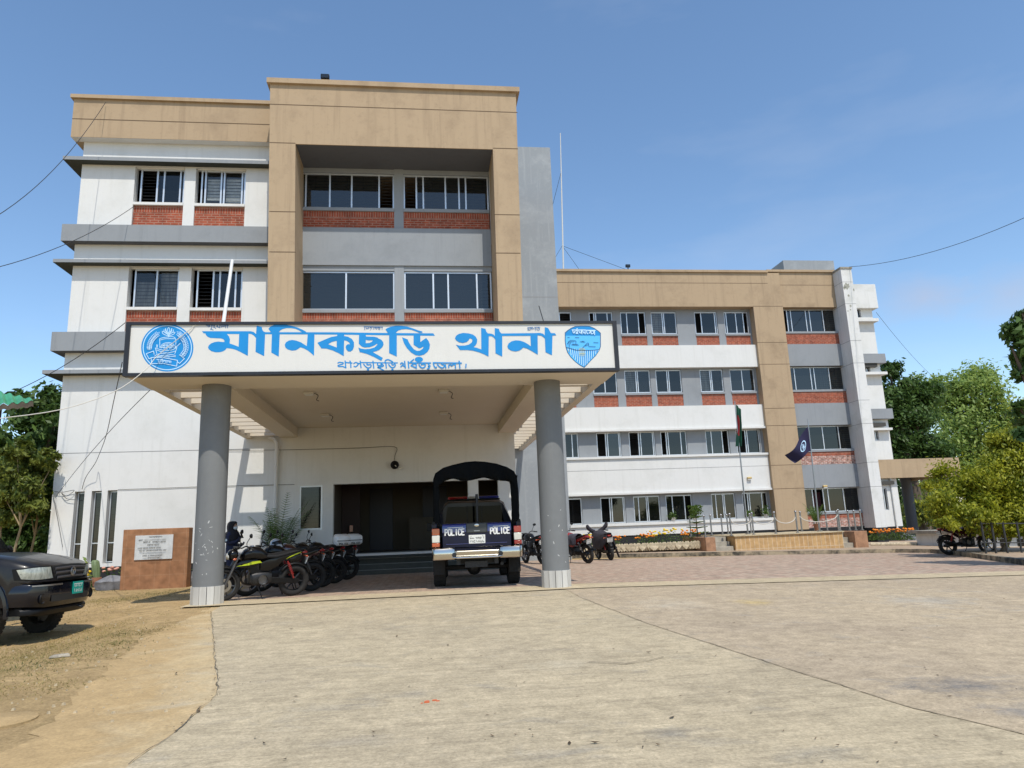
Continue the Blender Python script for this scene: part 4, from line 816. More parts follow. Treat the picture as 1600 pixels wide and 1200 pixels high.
# ------------------------------------------------------------------ motorcycles
def torus(mb, c, R_, r, n=32, k=10, m=0, flat=1.0):
    prof = [(R_+r*math.cos(2*math.pi*j/k), r*flat*math.sin(2*math.pi*j/k)) for j in range(k)]
    mb.lathe(prof, c, 'y', n, m, closed=True)
def motorcycle(loc, heading, label, cat='motorcycle', group=None, tank='blackp', accent=None, shock='red', tail='redlens', plate='platew', lean=7, topbox=False, dusty=False, cover=False, steer=0, mirrors=True, seatc='seat', name='motorcycle', fender='black'):
    t = thing(name, label, cat, loc, 0, group)
    t.rotation_euler = Matrix.Rotation(heading,3,'Z').to_euler() if not lean else (Matrix.Rotation(heading,3,'Z') @ Matrix.Rotation(R(-lean),3,'X')).to_euler()
    B = lambda mb, n, m, par=t, **k: mb.build(n, m if isinstance(m,list) else M[m], par, local=True, **k)
    ty = 'dustrubber' if dusty else 'rubber'
    for ax, rr_, nm in ((-.64,.060,'rear_wheel'),(.67,.048,'front_wheel')):
        mb = MB(); torus(mb, (ax,0,.305), .305-rr_, rr_, 36, 10); wh = B(mb, nm, ty, smooth=50)
        mb = MB(); torus(mb, (ax,0,.305), .305-rr_*1.75, .02, 32, 6, flat=1.6)
        for i in range(6):
            a = 2*math.pi*i/6
            for s in (-.018,.018): mb.tube([(ax+.05*math.cos(a),s,.305+.05*math.sin(a)),(ax+.2*math.cos(a+.16),s*.5,.305+.2*math.sin(a+.16))], .0115, 6)
        mb.lathe([(0,-.07),(.052,-.065),(.06,0),(.052,.065),(0,.07)], (ax,0,.305), 'y', 16)
        B(mb, 'rim', 'dmetal' if ax < 0 else 'alloy', wh, smooth=40)
        if ax > 0:
            mb = MB(); mb.lathe([(.07,.07),(.125,.07),(.125,.075),(.07,.075)], (ax,0,.305), 'y', 28, closed=True); B(mb, 'brake_disc', 'steel', wh)
    # front end
    for s in (-.085,.085):
        mb = MB(); mb.tube([(.67,s,.305),(.58,s,.52),(.43,s,.88)], [.026,.026,.019], 10); B(mb, 'fork_leg', 'alloy', smooth=50)
    mb = MB(); n = 14; rings = []
    for i in range(n+1):
        a = R(8+150*i/n); rings.append([(.67+(.335+d)*math.cos(a), s, .305+(.335+d)*math.sin(a)) for s, d in ((-.062,-.02),(-.045,.006),(0,.018),(.045,.006),(.062,-.02))])
    mb.loft(rings, closed=False, caps=False); o = B(mb, 'front_fender', tank if tank != 'blackp' else fender, smooth=60); o.modifiers.new('s','SOLIDIFY').thickness = .006
    mb = MB(); mb.loft([sring(.46,.07,.86,.06,16,2.4),sring(.52,.105,.86,.10,16,2.4),sring(.60,.10,.85,.095,16,2.4),sring(.645,.06,.845,.05,16,2.2)]); B(mb, 'headlight_cowl', tank, smooth=50)
    mb = MB(); mb.ell((.63,0,.83),(.035,.075,.065),14,8); B(mb, 'headlight', 'clearlens', smooth=60)
    mb = MB(); mb.box(.44,.53,-.075,.075,.955,1.0); B(mb, 'instrument_panel', 'black', bevel=.012)
    for s in (-1,1):
        mb = MB(); mb.tube([(.50,s*.11,.80),(.55,s*.2,.80)], .009, 6); mb.ell((.555,s*.215,.80),(.035,.02,.022),8,6); B(mb, 'indicator', 'orlens', smooth=60)
    mb = MB(); mb.tube(bez([(.27,-.37,.985),(.36,-.22,1.03),(.41,-.08,.98),(.41,.08,.98),(.36,.22,1.03),(.27,.37,.985)],4), .0125, 8); hb = B(mb, 'handlebar', 'black', smooth=50)
    for s in (-1,1):
        mb = MB(); mb.tube([(.315,s*.27,1.01),(.27,s*.385,.985)], .02, 8); B(mb, 'grip', 'rubber', hb, smooth=50)
        mb = MB(); mb.tube([(.36,s*.24,1.02),(.37,s*.40,.995)], .007, 6); B(mb, 'lever', 'alloy', hb)
        if mirrors:
            mb = MB(); mb.tube(bez([(.35,s*.22,1.03),(.37,s*.27,1.10),(.33,s*.31,1.2)],4), .007, 6)
            mb.loft([[(.318+dx, s*.33+yy*k_, 1.235+zz*k_) for yy,zz in [(.062*math.cos(2*math.pi*j/14),.042*math.sin(2*math.pi*j/14)) for j in range(14)]] for dx,k_ in ((-.012,.95),(.0,1.0),(.02,.75),(.03,.3))]); B(mb, 'mirror', 'black', hb, smooth=50)
    # body
    mb = MB(); mb.loft([sring(.40,.05,.80,.05,20,2.5),sring(.34,.11,.83,.105,20,2.5),sring(.22,.148,.865,.135,20,2.5),sring(.06,.145,.855,.125,20,2.5),sring(-.06,.115,.81,.085,20,2.5),sring(-.12,.08,.775,.05,20,2.4)]); tk = B(mb, 'fuel_tank', tank, smooth=60)
    mb = MB(); mb.lathe([(0,.012),(.035,.012),(.04,0),(0,0)], (.2,0,.999), 'z', 16); B(mb, 'fuel_cap', 'steel', tk, smooth=40)
    for s in (-1,1):
        mb = MB(); mb.loft([[(x, s*yy, z) for yy,z in ((y0,z0),(y0+.025,(z0+z1)/2),(y0,z1),(y0-.02,(z0+z1)/2))] for x,y0,z0,z1 in ((.50,.10,.66,.68),(.42,.13,.62,.74),(.28,.145,.62,.76),(.12,.14,.66,.76))]); B(mb, 'tank_shroud', tank, smooth=50)
        mb = MB(); mb.loft([[(x, s*yy, z) for yy,z in ((y0,z0),(y0+.02,(z0+z1)/2),(y0,z1),(y0-.02,(z0+z1)/2))] for x,y0,z0,z1 in ((.05,.12,.56,.70),(-.1,.13,.54,.75),(-.26,.12,.60,.77),(-.36,.105,.69,.79))]); B(mb, 'side_panel', tank, smooth=50)
        mb = MB(); mb.loft([[(x, s*yy, z) for yy,z in ((y0,z0),(y0+.018,(z0+z1)/2),(y0,z1),(y0-.02,(z0+z1)/2))] for x,y0,z0,z1 in ((-.26,.115,.69,.775),(-.46,.105,.73,.83),(-.66,.085,.80,.875),(-.80,.05,.855,.895))]); B(mb, 'tail_panel', tank, smooth=50)
        if accent:
            mb = MB()
            for q in ([(.50,.128,.655),(.30,.176,.67),(.12,.172,.70),(.04,.165,.705),(.08,.170,.745),(.22,.178,.742),(.30,.174,.71)], [(-.42,.128,.742),(-.56,.114,.792),(-.70,.093,.838),(-.74,.088,.865),(-.62,.108,.835),(-.5,.122,.79)]):
                mb.add([(x, s*(y+.004), z) for x,y,z in q], [tuple(range(len(q)))])
            B(mb, 'accent_stripe', accent)
    mb = MB(); mb.loft([sring(.0,.085,.80,.03,16,3),sring(-.08,.125,.80,.04,16,3),sring(-.24,.14,.795,.042,16,3),sring(-.40,.135,.825,.045,16,3),sring(-.58,.12,.865,.042,16,3),sring(-.72,.09,.895,.03,16,3),sring(-.76,.05,.90,.015,16,3)]); B(mb, 'seat', seatc, smooth=60)
    mb = MB(); mb.tube(bez([(-.5,.13,.86),(-.7,.13,.90),(-.86,.07,.925),(-.86,-.07,.925),(-.7,-.13,.90),(-.5,-.13,.86)],4), .012, 8); B(mb, 'grab_rail', 'black', smooth=50)
    mb = MB(); mb.loft([sring(-.76,.075,.855,.035,12,3),sring(-.84,.07,.85,.032,12,3),sring(-.87,.05,.845,.02,12,3)]); B(mb, 'tail_light', tail, smooth=50)
    for s in (-1,1):
        mb = MB(); mb.tube([(-.79,s*.05,.79),(-.81,s*.17,.79)], .009, 6); mb.ell((-.815,s*.19,.79),(.022,.03,.02),8,6); B(mb, 'indicator', 'orlens', smooth=60)
    mb = MB(); rings = []
    for i in range(13):
        a = R(35+118*i/12); rings.append([(-.64+(.35+d)*math.cos(a), s, .305+(.35+d)*math.sin(a)) for s, d in ((-.075,-.03),(-.06,.0),(0,.012),(.06,.0),(.075,-.03))])
    mb.loft(rings, closed=False, caps=False); o = B(mb, 'rear_fender', 'black', smooth=60); o.modifiers.new('s','SOLIDIFY').thickness = .006
    mb = MB(); mb.hexa([(-.80,-.075,.62),(-.80,.075,.62),(-.82,.075,.62),(-.82,-.075,.62)],[(-.79,-.06,.83),(-.79,.06,.83),(-.83,.06,.83),(-.83,-.06,.83)]); mb.hexa([(-.93,-.05,.40),(-.93,.05,.40),(-.945,.05,.40),(-.945,-.05,.40)],[(-.80,-.07,.63),(-.80,.07,.63),(-.82,.07,.63),(-.82,-.07,.63)]); B(mb, 'mud_flap', 'black')
    # number plate: faces backwards and slightly up
    def pf(u, v, l): return (-.845-.35*v-l-.012, -u, .70+.94*v)
    mb = MB(); mb.hexa([pf(-.10,-.075,0),pf(.10,-.075,0),pf(.10,-.075,-.008),pf(-.10,-.075,-.008)],[pf(-.10,.075,0),pf(.10,.075,0),pf(.10,.075,-.008),pf(-.10,.075,-.008)]); pl = B(mb, 'number_plate', plate)
    q = Paint(lambda u,v,l: pf(u,v,.002+l)); rr2 = random.Random(hash(label) % 999 if False else len(label)*7+int(loc[1]*10))
    for row, n in ((.032,7),(-.032,6)):
        q.stroke([(-.075,row+.02),(.075,row+.02)], .006) if row > 0 else None
        for i in range(n):
            x = -.075+.15*i/(n-1); q.stroke([(x,row+.018),(x+rr2.uniform(-.008,.008),row),(x+rr2.uniform(-.006,.008),row-.018)], .006)
    q.mb.build('plate_marks', M['ink'], pl, local=True)
    # engine, frame, running gear
    mb = MB(); mb.loft([sring(-.18,.11,.40,.10,16,4),sring(-.10,.14,.40,.13,16,4),sring(.12,.14,.39,.13,16,4),sring(.22,.10,.40,.09,16,4)]); en = B(mb, 'engine', 'dmetal', smooth=50)
    mb = MB()
    for i in range(7):
        z = .50+i*.026; x = .12+i*.012; mb.box(x-.085,x+.085,-.10,.10,z,z+.013)
    mb.box(.06,.22,-.07,.07,.5,.70); B(mb, 'cylinder_fins', 'dmetal', en)
    for s in (-1,1):
        mb = MB(); mb.lathe([(0,.005),(.08,.004),(.09,-.015),(.09,-.04)] if s < 0 else [(.09,.04),(.09,.015),(.08,-.004),(0,-.005)], (.0,-s*-.145 if s>0 else -.145,.385), 'y', 20); B(mb, 'engine_cover', 'alloy', en, smooth=40)
    mb = MB(); mb.tube(bez([(.24,-.05,.58),(.33,-.08,.5),(.30,-.12,.30),(.05,-.15,.24),(-.2,-.16,.26),(-.34,-.165,.30)],5), .02, 8); B(mb, 'exhaust_pipe', 'dmetal', smooth=50)
    mb = MB(); mb.tube([(-.30,-.165,.29),(-.36,-.17,.31),(-.78,-.185,.40),(-.84,-.187,.413)], [.022,.045,.05,.035], 14); B(mb, 'muffler', 'black', smooth=50)
    mb = MB()
    for s in (-.075,.075): mb.tube([(-.64,s,.305),(-.2,s,.36)], .02, 8)
    B(mb, 'swingarm', 'black', smooth=50)
    mb = MB(); mb.hexa([(-.72,.085,.26),(-.1,.085,.30),(-.1,.10,.30),(-.72,.10,.26)],[(-.72,.085,.35),(-.1,.085,.42),(-.1,.10,.42),(-.72,.10,.35)]); B(mb, 'chain_cover', 'black', bevel=.01)
    for s in (-.13,.13):
        mb = MB(); a, b = Vector((-.60,s,.37)), Vector((-.46,s,.70)); mb.tube([a,b], .016, 8); hel = []
        d = (b-a); u_ = Vector((0,1,0)); w_ = d.cross(u_).normalized()
        for i in range(57):
            f_ = .22+.7*i/56; an = 2*math.pi*7*i/56; hel.append(a+d*f_+(u_*math.cos(an)+w_*math.sin(an))*.027)
        mb.tube(hel, .006, 5); B(mb, 'shock_absorber', shock, smooth=50)
    mb = MB()
    for pts in ([(.42,0,.84),(.30,0,.62),(.26,0,.30),(.0,0,.25)], [(.38,0,.8),(-.1,0,.72),(-.3,0,.74)], [(-.08,.09,.30),(-.15,.1,.55),(-.3,.1,.74),(-.7,.07,.84)], [(-.08,-.09,.30),(-.15,-.1,.55),(-.3,-.1,.74),(-.7,-.07,.84)]): mb.tube(pts, .017, 8)
    B(mb, 'frame', 'black', smooth=50)
    for s in (-1,1):
        mb = MB(); mb.tube([(-.02,s*.12,.27),(-.02,s*.27,.27)], .015, 8); B(mb, 'foot_peg', 'rubber', smooth=50)
    mb = MB(); mb.tube([(.08,.12,.27),(.0,.24,.02)], .011, 8); mb.box(-.03,.03,.22,.27,.0,.015); B(mb, 'side_stand', 'black')
    if topbox:
        mb = MB(); mb.loft([sring(-.62,.19,1.03,.10,20,4),sring(-.66,.23,1.03,.13,20,4),sring(-.92,.23,1.03,.13,20,4),sring(-.98,.18,1.03,.10,20,4)]); bx = B(mb, 'top_box', 'whitep', smooth=50)
        mb = MB(); mb.loft([sring(-.645,.232,1.035,.012,20,6),sring(-.66,.236,1.035,.012,20,6),sring(-.92,.236,1.035,.012,20,6),sring(-.97,.205,1.035,.012,20,6)]); B(mb, 'box_seam', 'black', bx)
        q = Paint(lambda u,v,l: (-.8+u, .2335+l, .965+v) ); q.k = 4; blocktext(q, 'POLICE', -.11, -.022, .22, .04, .009, flip=True); q.mb.build('box_lettering', M['ink'], bx, local=True)
        q = Paint(lambda u,v,l: (-.984-l, -u, .965+v)); q.k = 4; blocktext(q, 'POLICE', -.10, -.02, .2, .038, .008); q.mb.build('box_lettering', M['ink'], bx, local=True)
        mb = MB(); mb.box(-.9,-.55,-.1,.1,.89,.905); B(mb, 'carrier', 'black')
    if cover:
        # a loose dark cloth tied over bars, tank and seat
        rc = random.Random(21); rings = []
        for x, w, z0, z1 in ((.66,.06,.72,.86),(.56,.20,.50,1.0),(.40,.27,.42,1.05),(.2,.30,.40,1.04),(0,.30,.40,1.0),(-.25,.28,.38,.95),(-.5,.25,.40,.95),(-.72,.19,.52,.96),(-.86,.08,.7,.93)):
            ring = []
            for j in range(25):
                a = math.pi*j/24; y = w*math.copysign(abs(math.cos(a))**.6, math.cos(a)); z = z0+(z1-z0)*math.sin(a)**.55
                ring.append((x+rc.uniform(-.02,.02), y*(1+.07*math.sin(j*1.7+x*9))+rc.uniform(-.008,.008), z+rc.uniform(-.012,.012)+(.05*math.sin(x*14) if j in (0,24) else 0)))
            rings.append(ring)
        mb = MB(); mb.loft(rings, closed=False, caps=False); o = B(mb, 'dust_cover', 'cover', smooth=70); o.modifiers.new('sub','SUBSURF').render_levels = 1; o.modifiers.new('s','SOLIDIFY').thickness = .008
        for s in (-1,1):
            mb = MB(); mb.tube(bez([(.42,s*.10,.98),(.36,s*.24,1.07),(.31,s*.34,1.17),(.30,s*.37,1.28)],4), [.08,.085,.08,.075,.07,.07,.075,.075,.07,.065,.06,.05,.03], 12); B(mb, 'dust_cover', 'cover', smooth=70)
        mb = MB(); mb.hexa([(-.45,-.42,.02),(-.2,-.46,.02),(-.18,-.43,.02),(-.43,-.39,.02)],[(-.5,-.24,.75),(-.3,-.25,.75),(-.3,-.22,.75),(-.5,-.21,.75)]); B(mb, 'hanging_cloth', 'cover', bevel=.01)
    return t
FONT = {'P':[[(0,0),(0,1)],[(0,1),(.75,1),(1,.85),(1,.62),(.75,.48),(0,.48)]],'O':[[(.25,0),(.75,0),(1,.2),(1,.8),(.75,1),(.25,1),(0,.8),(0,.2),(.25,0)]],'L':[[(0,1),(0,0)],[(0,0),(1,0)]],'I':[[(.5,0),(.5,1)]],
        'C':[[(1,.8),(.75,1),(.25,1),(0,.8),(0,.2),(.25,0),(.75,0),(1,.2)]],'E':[[(0,0),(0,1)],[(0,1),(1,1)],[(0,.52),(.8,.52)],[(0,0),(1,0)]]}
def blocktext(q, word, x0, y0, w, h, sw, flip=False):
    n = len(word); cw = w/n; q_s = q.stroke
    for i, ch in enumerate(word):
        i2 = (n-1-i) if flip else i
        for s in FONT[ch]:
            for a, b in zip(s, s[1:]):
                f = lambda p: (x0+cw*i2+cw*.14+cw*.72*((1-p[0]) if flip else p[0]), y0+h*p[1])
                q_s([f(a),f(b)], sw)
M['cover'] = mat('dusty_purple_black_cloth', (.035,.030,.040), .9, var=.4, vscale=9, bump=.3, bscale=40)
M['maroon'] = mat('maroon_bike_paint', (.05,.006,.012), .25, coat=1)
HB = R(188)
parked = 'motorcycles parked under the canopy'
def rearat(x, y, h): return (x+.64*math.cos(h), y+.64*math.sin(h), g(x,y)+.012)
motorcycle(rearat(-2.62,14.95,R(208)), R(208), 'black motorcycle with lime green stripes and red shock absorbers, nearest beside the left column', group=parked, accent='lime', plate='platew', shock='red', dusty=True, lean=8)
motorcycle(rearat(-2.42,16.0,R(203)), R(203), 'plain black motorcycle with a helmet on it, just behind the lime striped one', group=parked, shock='alloy', fender='blackp')
motorcycle(rearat(-2.35,17.05,R(200)), R(200), 'dark maroon tanked motorcycle, third from the front of the row under the canopy', group=parked, tank='maroon', shock='alloy')
motorcycle(rearat(-2.22,18.2,R(197)), R(197), 'black motorcycle with a white top box, nearer of the two with boxes', group=parked, topbox=True, shock='alloy')
motorcycle(rearat(-2.05,19.5,R(195)), R(195), 'black motorcycle with a white top box nearest the entrance steps', group=parked, topbox=True, shock='alloy')
rg = 'motorcycles parked on the open forecourt'
rb = G(848,882); h = R(106); motorcycle(rearat(rb.x,rb.y,h), h, 'black motorcycle with white number plate between the pickup and the right column', group=rg, shock='alloy', lean=6)
rb = G(826,868); h = R(128); motorcycle(rearat(rb.x-.25,rb.y+.3,h), h, 'dark motorcycle half hidden behind the pickup, beside the grey stair wall', group=rg, shock='alloy', lean=6, fender='blackp')
rb = G(920,881); h = R(116); rbk = motorcycle(rearat(rb.x,rb.y,h), h, 'red and black motorcycle with grey jacket on its seat, right of the right column', group=rg, tank='red', shock='alloy', lean=9)
rb = G(955,876); h = R(95); motorcycle(rearat(rb.x,rb.y,h), h, 'motorcycle wrapped in a dark cloth cover, before the flower bed', group=rg, cover=True, mirrors=False, lean=6)
rb = G(1484,868); h = R(-6); motorcycle(rearat(rb.x,rb.y,h), h, 'maroon motorcycle seen from its side near the yellow green tree', group=rg, tank='maroon', lean=6)
# jacket thrown over the red bike
mb = MB(); rc = random.Random(4); rings = []
for i in range(7):
    x = .12-.5*i/6; rings.append([(x+rc.uniform(-.02,.02),(.19+.02*math.sin(i*2))*math.cos(math.pi*j/12),.62+.34*math.sin(math.pi*j/12)**.6+rc.uniform(-.015,.015)) for j in range(13)])
mb.loft(rings, closed=False, caps=False)
M['jacket'] = mat('grey_blue_jacket', (.07,.07,.095), .9, var=.4, vscale=10)
jk = mb.build('jacket', M['jacket'], smooth=70); jk.matrix_world = rbk.matrix_basis.copy(); jk.modifiers.new('sub','SUBSURF').render_levels = 2; jk.modifiers.new('s','SOLIDIFY').thickness = .012
tag(jk, 'grey blue jacket draped over the red and black motorcycle', 'jacket')
# helmet on the second motorcycle
hp = P(665,852,15.6); hl = tag(thing('helmet', 'white and grey full face helmet resting on a parked motorcycle', 'helmet', (-3.02,15.72,1.0)), None)
hl.location = P(431,852,15.72); hl.rotation_euler = (R(8),R(-12),R(-55))
mb = MB(); mb.ell((0,0,0),(.155,.125,.14),20,12); mb.ell((.06,0,-.06),(.115,.10,.10),16,10); mb.build('shell', mat('helmet_shell',(.42,.47,.52),.25,coat=1,c2=(.25,.3,.36),vscale=7,contrast=(.48,.52)), hl, smooth=70, local=True)
mb = MB(); n = 12; rings = [[(.158*math.cos(R(a))*math.cos(R(e)),.129*math.sin(R(a))*math.cos(R(e)),.144*math.sin(R(e))+.01) for a in range(-62,63,10)] for e in (-12,0,12,24)]
mb.loft(rings, closed=False, caps=False); mb.build('visor', M['blackp'], hl, smooth=70, local=True)
# ------------------------------------------------------------------ the pickup with canvas hood
pw = thing('police_pickup', 'dark blue police pickup with black canvas hood and chrome bumper under the canopy', 'pickup truck', (1.04, 15.5, .012), R(87.5))
pw.location = (1.06, 15.62, .012)
B = lambda mb, n, m, par=pw, **k: mb.build(n, m if isinstance(m,list) else M[m], par, local=True, **k)
def wheel(par, x, y, r, w, side, tyre='rubber', rim='alloy'):
    mb = MB(); mb.lathe([(r*.62,-w/2*.9),(r*.9,-w/2),(r*.97,-w/2*.86),(r,-w/2*.6),(r,w/2*.6),(r*.97,w/2*.86),(r*.9,w/2),(r*.62,w/2*.9)], (x,y,r), 'y', 40)
    for i in range(40):
        a = 2*math.pi*i/40
        for s in (-1,1):
            c_, s_ = math.cos(a+s*.03), math.sin(a+s*.03)
            mb.hexa([(x+r*.985*math.cos(a+s*.03+d),y+s*q,r+r*.985*math.sin(a+s*.03+d)) for d,q in ((-.05,.01),(.05,.01),(.05,w*.42),(-.05,w*.42))],[(x+r*1.012*math.cos(a+s*.03+d),y+s*q,r+r*1.012*math.sin(a+s*.03+d)) for d,q in ((-.05,.01),(.05,.01),(.05,w*.42),(-.05,w*.42))])
    wo = B(mb, 'wheel', tyre, par, smooth=40)
    mb = MB(); s = side; mb.lathe([(0,s*w*.32),(r*.2,s*w*.34),(r*.25,s*w*.2),(r*.55,s*w*.28),(r*.62,s*w*.42),(r*.63,-s*w*.4)], (x,y,r), 'y', 28)
    for i in range(6):
        a = 2*math.pi*i/6; mb.tube([(x+r*.15*math.cos(a),y+s*w*.33,r+r*.15*math.sin(a)),(x+r*.58*math.cos(a),y+s*w*.36,r+r*.58*math.sin(a))], r*.085, 6)
    mb.build('rim', M[rim], wo, smooth=40, local=True); return wo
for x in (0,2.95):
    for s in (1,-1): wheel(pw, x, s*.775, .37, .25, s, 'dustrubber')
# bed: two sides with arches, floor, front wall
def archside(x0, x1, z0, z1, xc, r, y0, y1):
    poly = [(x0,z0),(x0,z1),(x1,z1),(x1,z0)]; arc = [(xc+r*math.cos(R(a)), .37+r*math.sin(R(a))) for a in range(0,181,12)]; arc = [p for p in arc if p[1] > z0]
    return [(x0,z0),(x0,z1),(x1,z1),(x1,z0)]+[(xc+math.sqrt(max(0,r*r-(z0-.37)**2)),z0)]+arc[1:-1]+[(xc-math.sqrt(max(0,r*r-(z0-.37)**2)),z0)]
for s in (1,-1):
    mb = MB(); mb.prism(archside(-.98,.62,.62,1.28,0,.46,0,0), s*.80, s*.90, 'y'); B(mb, 'bed_side', 'navy', bevel=.012)
    mb = MB(); mb.tube([(-.98,s*.86,1.29),(.62,s*.86,1.29)], .035, 8); B(mb, 'bed_rail', 'black', smooth=50)
mb = MB(); mb.box(-.9,.62,-.79,.79,.72,.78); mb.box(.55,.615,-.79,.79,.781,1.25); B(mb, 'bed_floor', 'black')
mb = MB(); mb.box(-1.02,-.96,-.69,.69,.80,1.10); tg = B(mb, 'tailgate', 'navy', bevel=.012)
def tgf(u, v, l): return (-1.024-l, -u, v)
for s in (-1,1):
    mb = MB(); rings = []
    for i in range(6):
        a = R(90*i/5); rings.append([(-.965-.058*math.sin(a), y, 1.19+.075*math.cos(a)-.0) for y in (s*.215,s*.69)])
    rings.append([(-1.023,y,1.098) for y in (s*.215,s*.69)]); rings.append([(-.965,y,1.098) for y in (s*.215,s*.69)])
    rings = [[r[0],r[1]] for r in rings]
    vs = [v for r in rings for v in r]; mb.add(vs, [(2*i,2*i+1,2*i+3,2*i+2) for i in range(len(rings)-1)]+[tuple(2*i for i in range(len(rings))),tuple(2*i+1 for i in range(len(rings)))]); B(mb, 'tailgate_top', 'navylit', tg, smooth=40)
    q = Paint(tgf); x0 = -.645 if s > 0 else .265
    blocktext(q, 'POLICE', x0, 1.045, .40, .115, .024); q.stroke([(x0+.06,1.19),(x0+.37,1.195)], .010)
    q.mb.build('police_lettering', M['whitep'], tg, local=True)
mb = MB(); mb.box(-1.035,-.965,-.21,.21,1.075,1.268); gp = B(mb, 'tailgate_handle_panel', mat('dark_grey_trim',(.05,.055,.055),.45), tg, bevel=.02) if False else mb.build('handle_panel', mat('dark_grey_trim',(.045,.05,.05),.45), tg, local=True, bevel=.02)
mb = MB(); mb.ell((-1.036,0,1.225),(.008,.05,.032),16,8); B(mb, 'badge', 'chrome', gp, smooth=60)
mb = MB(); mb.box(-1.042,-1.03,-.06,.06,1.105,1.122); B(mb, 'badge_bar', 'steel', gp)
mb = MB(); mb.box(-1.034,-1.02,-.165,.165,.865,1.035); tp = B(mb, 'number_plate', 'platew', pw, bevel=.006)
q = Paint(lambda u,v,l: (-1.0345-l,-u,v))
def zpl_(x, y): return (-.165+(x-660)/335*.33, 1.035-(y-335)/185*.17)
for s in ([(685,385),(690,410),(705,420),(700,395)],[(715,395),(725,415),(740,400)],[(700,372),(712,368)],[(745,392),(750,412),(768,412)],[(800,395),(825,395)],[(815,398),(822,418)],[(838,390),(845,415),(865,390),(850,388)],[(880,395),(880,418),(905,418),(910,392)],[(880,390),(915,390)],[(945,350),(955,375)],[(965,385),(962,415)],
          [(690,455),(700,470),(712,452)],[(700,470),(702,490)],[(730,455),(735,488)],[(755,485),(765,455),(790,455)],[(760,488),(792,488)],[(815,455),(830,490)],[(850,490),(865,455),(878,488)],[(905,455),(900,488),(925,488),(928,460)],[(945,455),(950,488),(970,486)]): q.stroke([zpl_(*p) for p in s], .0085)
q.mb.build('plate_marks', M['ink'], tp, local=True)
mb = MB(); mb.box(-1.031,-1.0225,-.6,.62,.862,.872); B(mb, 'tailgate_crease', 'navylit', tg)
mb = MB(); mb.hexa([(-.99,-.70,.70),(-.99,.70,.70),(-.9,.70,.70),(-.9,-.70,.70)],[(-.99,-.70,.795),(-.99,.70,.795),(-.9,.70,.795),(-.9,-.70,.795)]); B(mb, 'rear_sill', 'navy', bevel=.01)
# tall tail lamps
for s in (1,-1):
    tl = thing('tail_light', None, None); tl.parent = pw; del_ = None
    mb = MB(); mb.box(-1.01,-.9,s*.735,s*.895,.80,1.20); base = B(mb, 'tail_light', 'black', pw, bevel=.015); bpy.data.objects.remove(tl)
    for z0, z1, m in ((.82,.90,'orlens' if s>0 else 'redlens'),(.905,1.05,'clearlens'),(1.055,1.185,'orlens' if s>0 else 'redlens')):
        mb = MB(); mb.box(-1.022,-.93,s*.745,s*.899,z0,z1); B(mb, 'lens', m, base, bevel=.012)
# chrome step bumper
mb = MB()
def bsec(y, x0, zt, zb, dx=0): return [(x0,y,zb),(x0-.02,y,(zb+zt)/2-.03),(x0-.02,y,(zb+zt)/2+.05),(x0+.01,y,zt),(x0+.09,y,zt),(x0+.09,y,zb)]
for ys in ((.90,.86,.52,.44),(-.44,-.52,-.86,-.90)):
    mb = MB(); mb.loft([bsec(y, -1.10+(.06 if abs(y)>.88 else 0)+(.03 if abs(y)<.47 else 0), .80-(.015 if abs(y)<.5 else 0), .57) for y in ys]); B(mb, 'bumper_corner', 'chrome', bevel=.02)
mb = MB(); mb.loft([bsec(y, -1.06, .745, .62) for y in (.44,.40,-.40,-.44)]); B(mb, 'bumper_step', 'chrome', bevel=.015)
mb = MB(); mb.box(-1.12,-1.0,-.44,.44,.60,.622); mb.tube([(-1.09,-.5,.615),(-1.13,-.4,.60),(-1.13,.4,.60),(-1.09,.5,.615)], .018, 8); B(mb, 'bumper_tread', 'chrome')
for s in (-1,1):
    mb = MB(); mb.tube([(-1.1,s*.46,.66),(-1.12,s*.46,.66)], .045, 12); mb.tube([(-1.121,s*.46,.66),(-1.125,s*.46,.66)], .03, 12); B(mb, 'bumper_socket', 'dmetal')
mb = MB(); mb.box(-.95,3.6,-.42,-.34,.46,.60); mb.box(-.95,3.6,.34,.42,.46,.60); mb.box(-.6,-.4,-.34,.34,.46,.56); mb.tube([(0,-.70,.37),(0,.70,.37)], .05, 10); mb.ell((0,.05,.37),(.17,.16,.17),14,9); mb.tube([(-.8,-.5,.45),(1.5,-.5,.42)], .035, 8); mb.box(-.9,-.3,-.2,.25,.4,.52); B(mb, 'chassis', 'dmetal')
for s in (-1,1):
    mb = MB(); mb.box(-.5,-.485,s*.66,s*.9,.26,.62); B(mb, 'mud_flap', 'rubber')
# cab
cab = MB()
def cring(x, zb, zt, wb, wt): return [(x,-wb,zb),(x,-wb,zb+.35),(x,-wb*.985,min(zt-.02,1.22)),(x,-wt,zt-.06),(x,-wt+.09,zt),(x,wt-.09,zt),(x,wt,zt-.06),(x,wb*.985,min(zt-.02,1.22)),(x,wb,zb+.35),(x,wb,zb)]
cab.loft([cring(.68,.55,1.74,.88,.66),cring(.80,.55,1.79,.885,.68),cring(1.9,.55,1.81,.885,.69),cring(2.25,.55,1.74,.885,.67)]); cab.loft([cring(2.25,.55,1.74,.885,.67),cring(2.85,.55,1.25,.885,.80),cring(3.0,.55,1.18,.885,.80),cring(3.75,.55,1.08,.86,.74),cring(3.88,.6,.95,.80,.70)]); B(cab, 'cab', 'navy', smooth=35)
mb = MB(); mb.add([(.668,-.66,1.30),(.668,.66,1.30),(.668,.60,1.66),(.668,-.60,1.66)], [(0,1,2,3)]); rw = B(mb, 'rear_window', 'carglass')
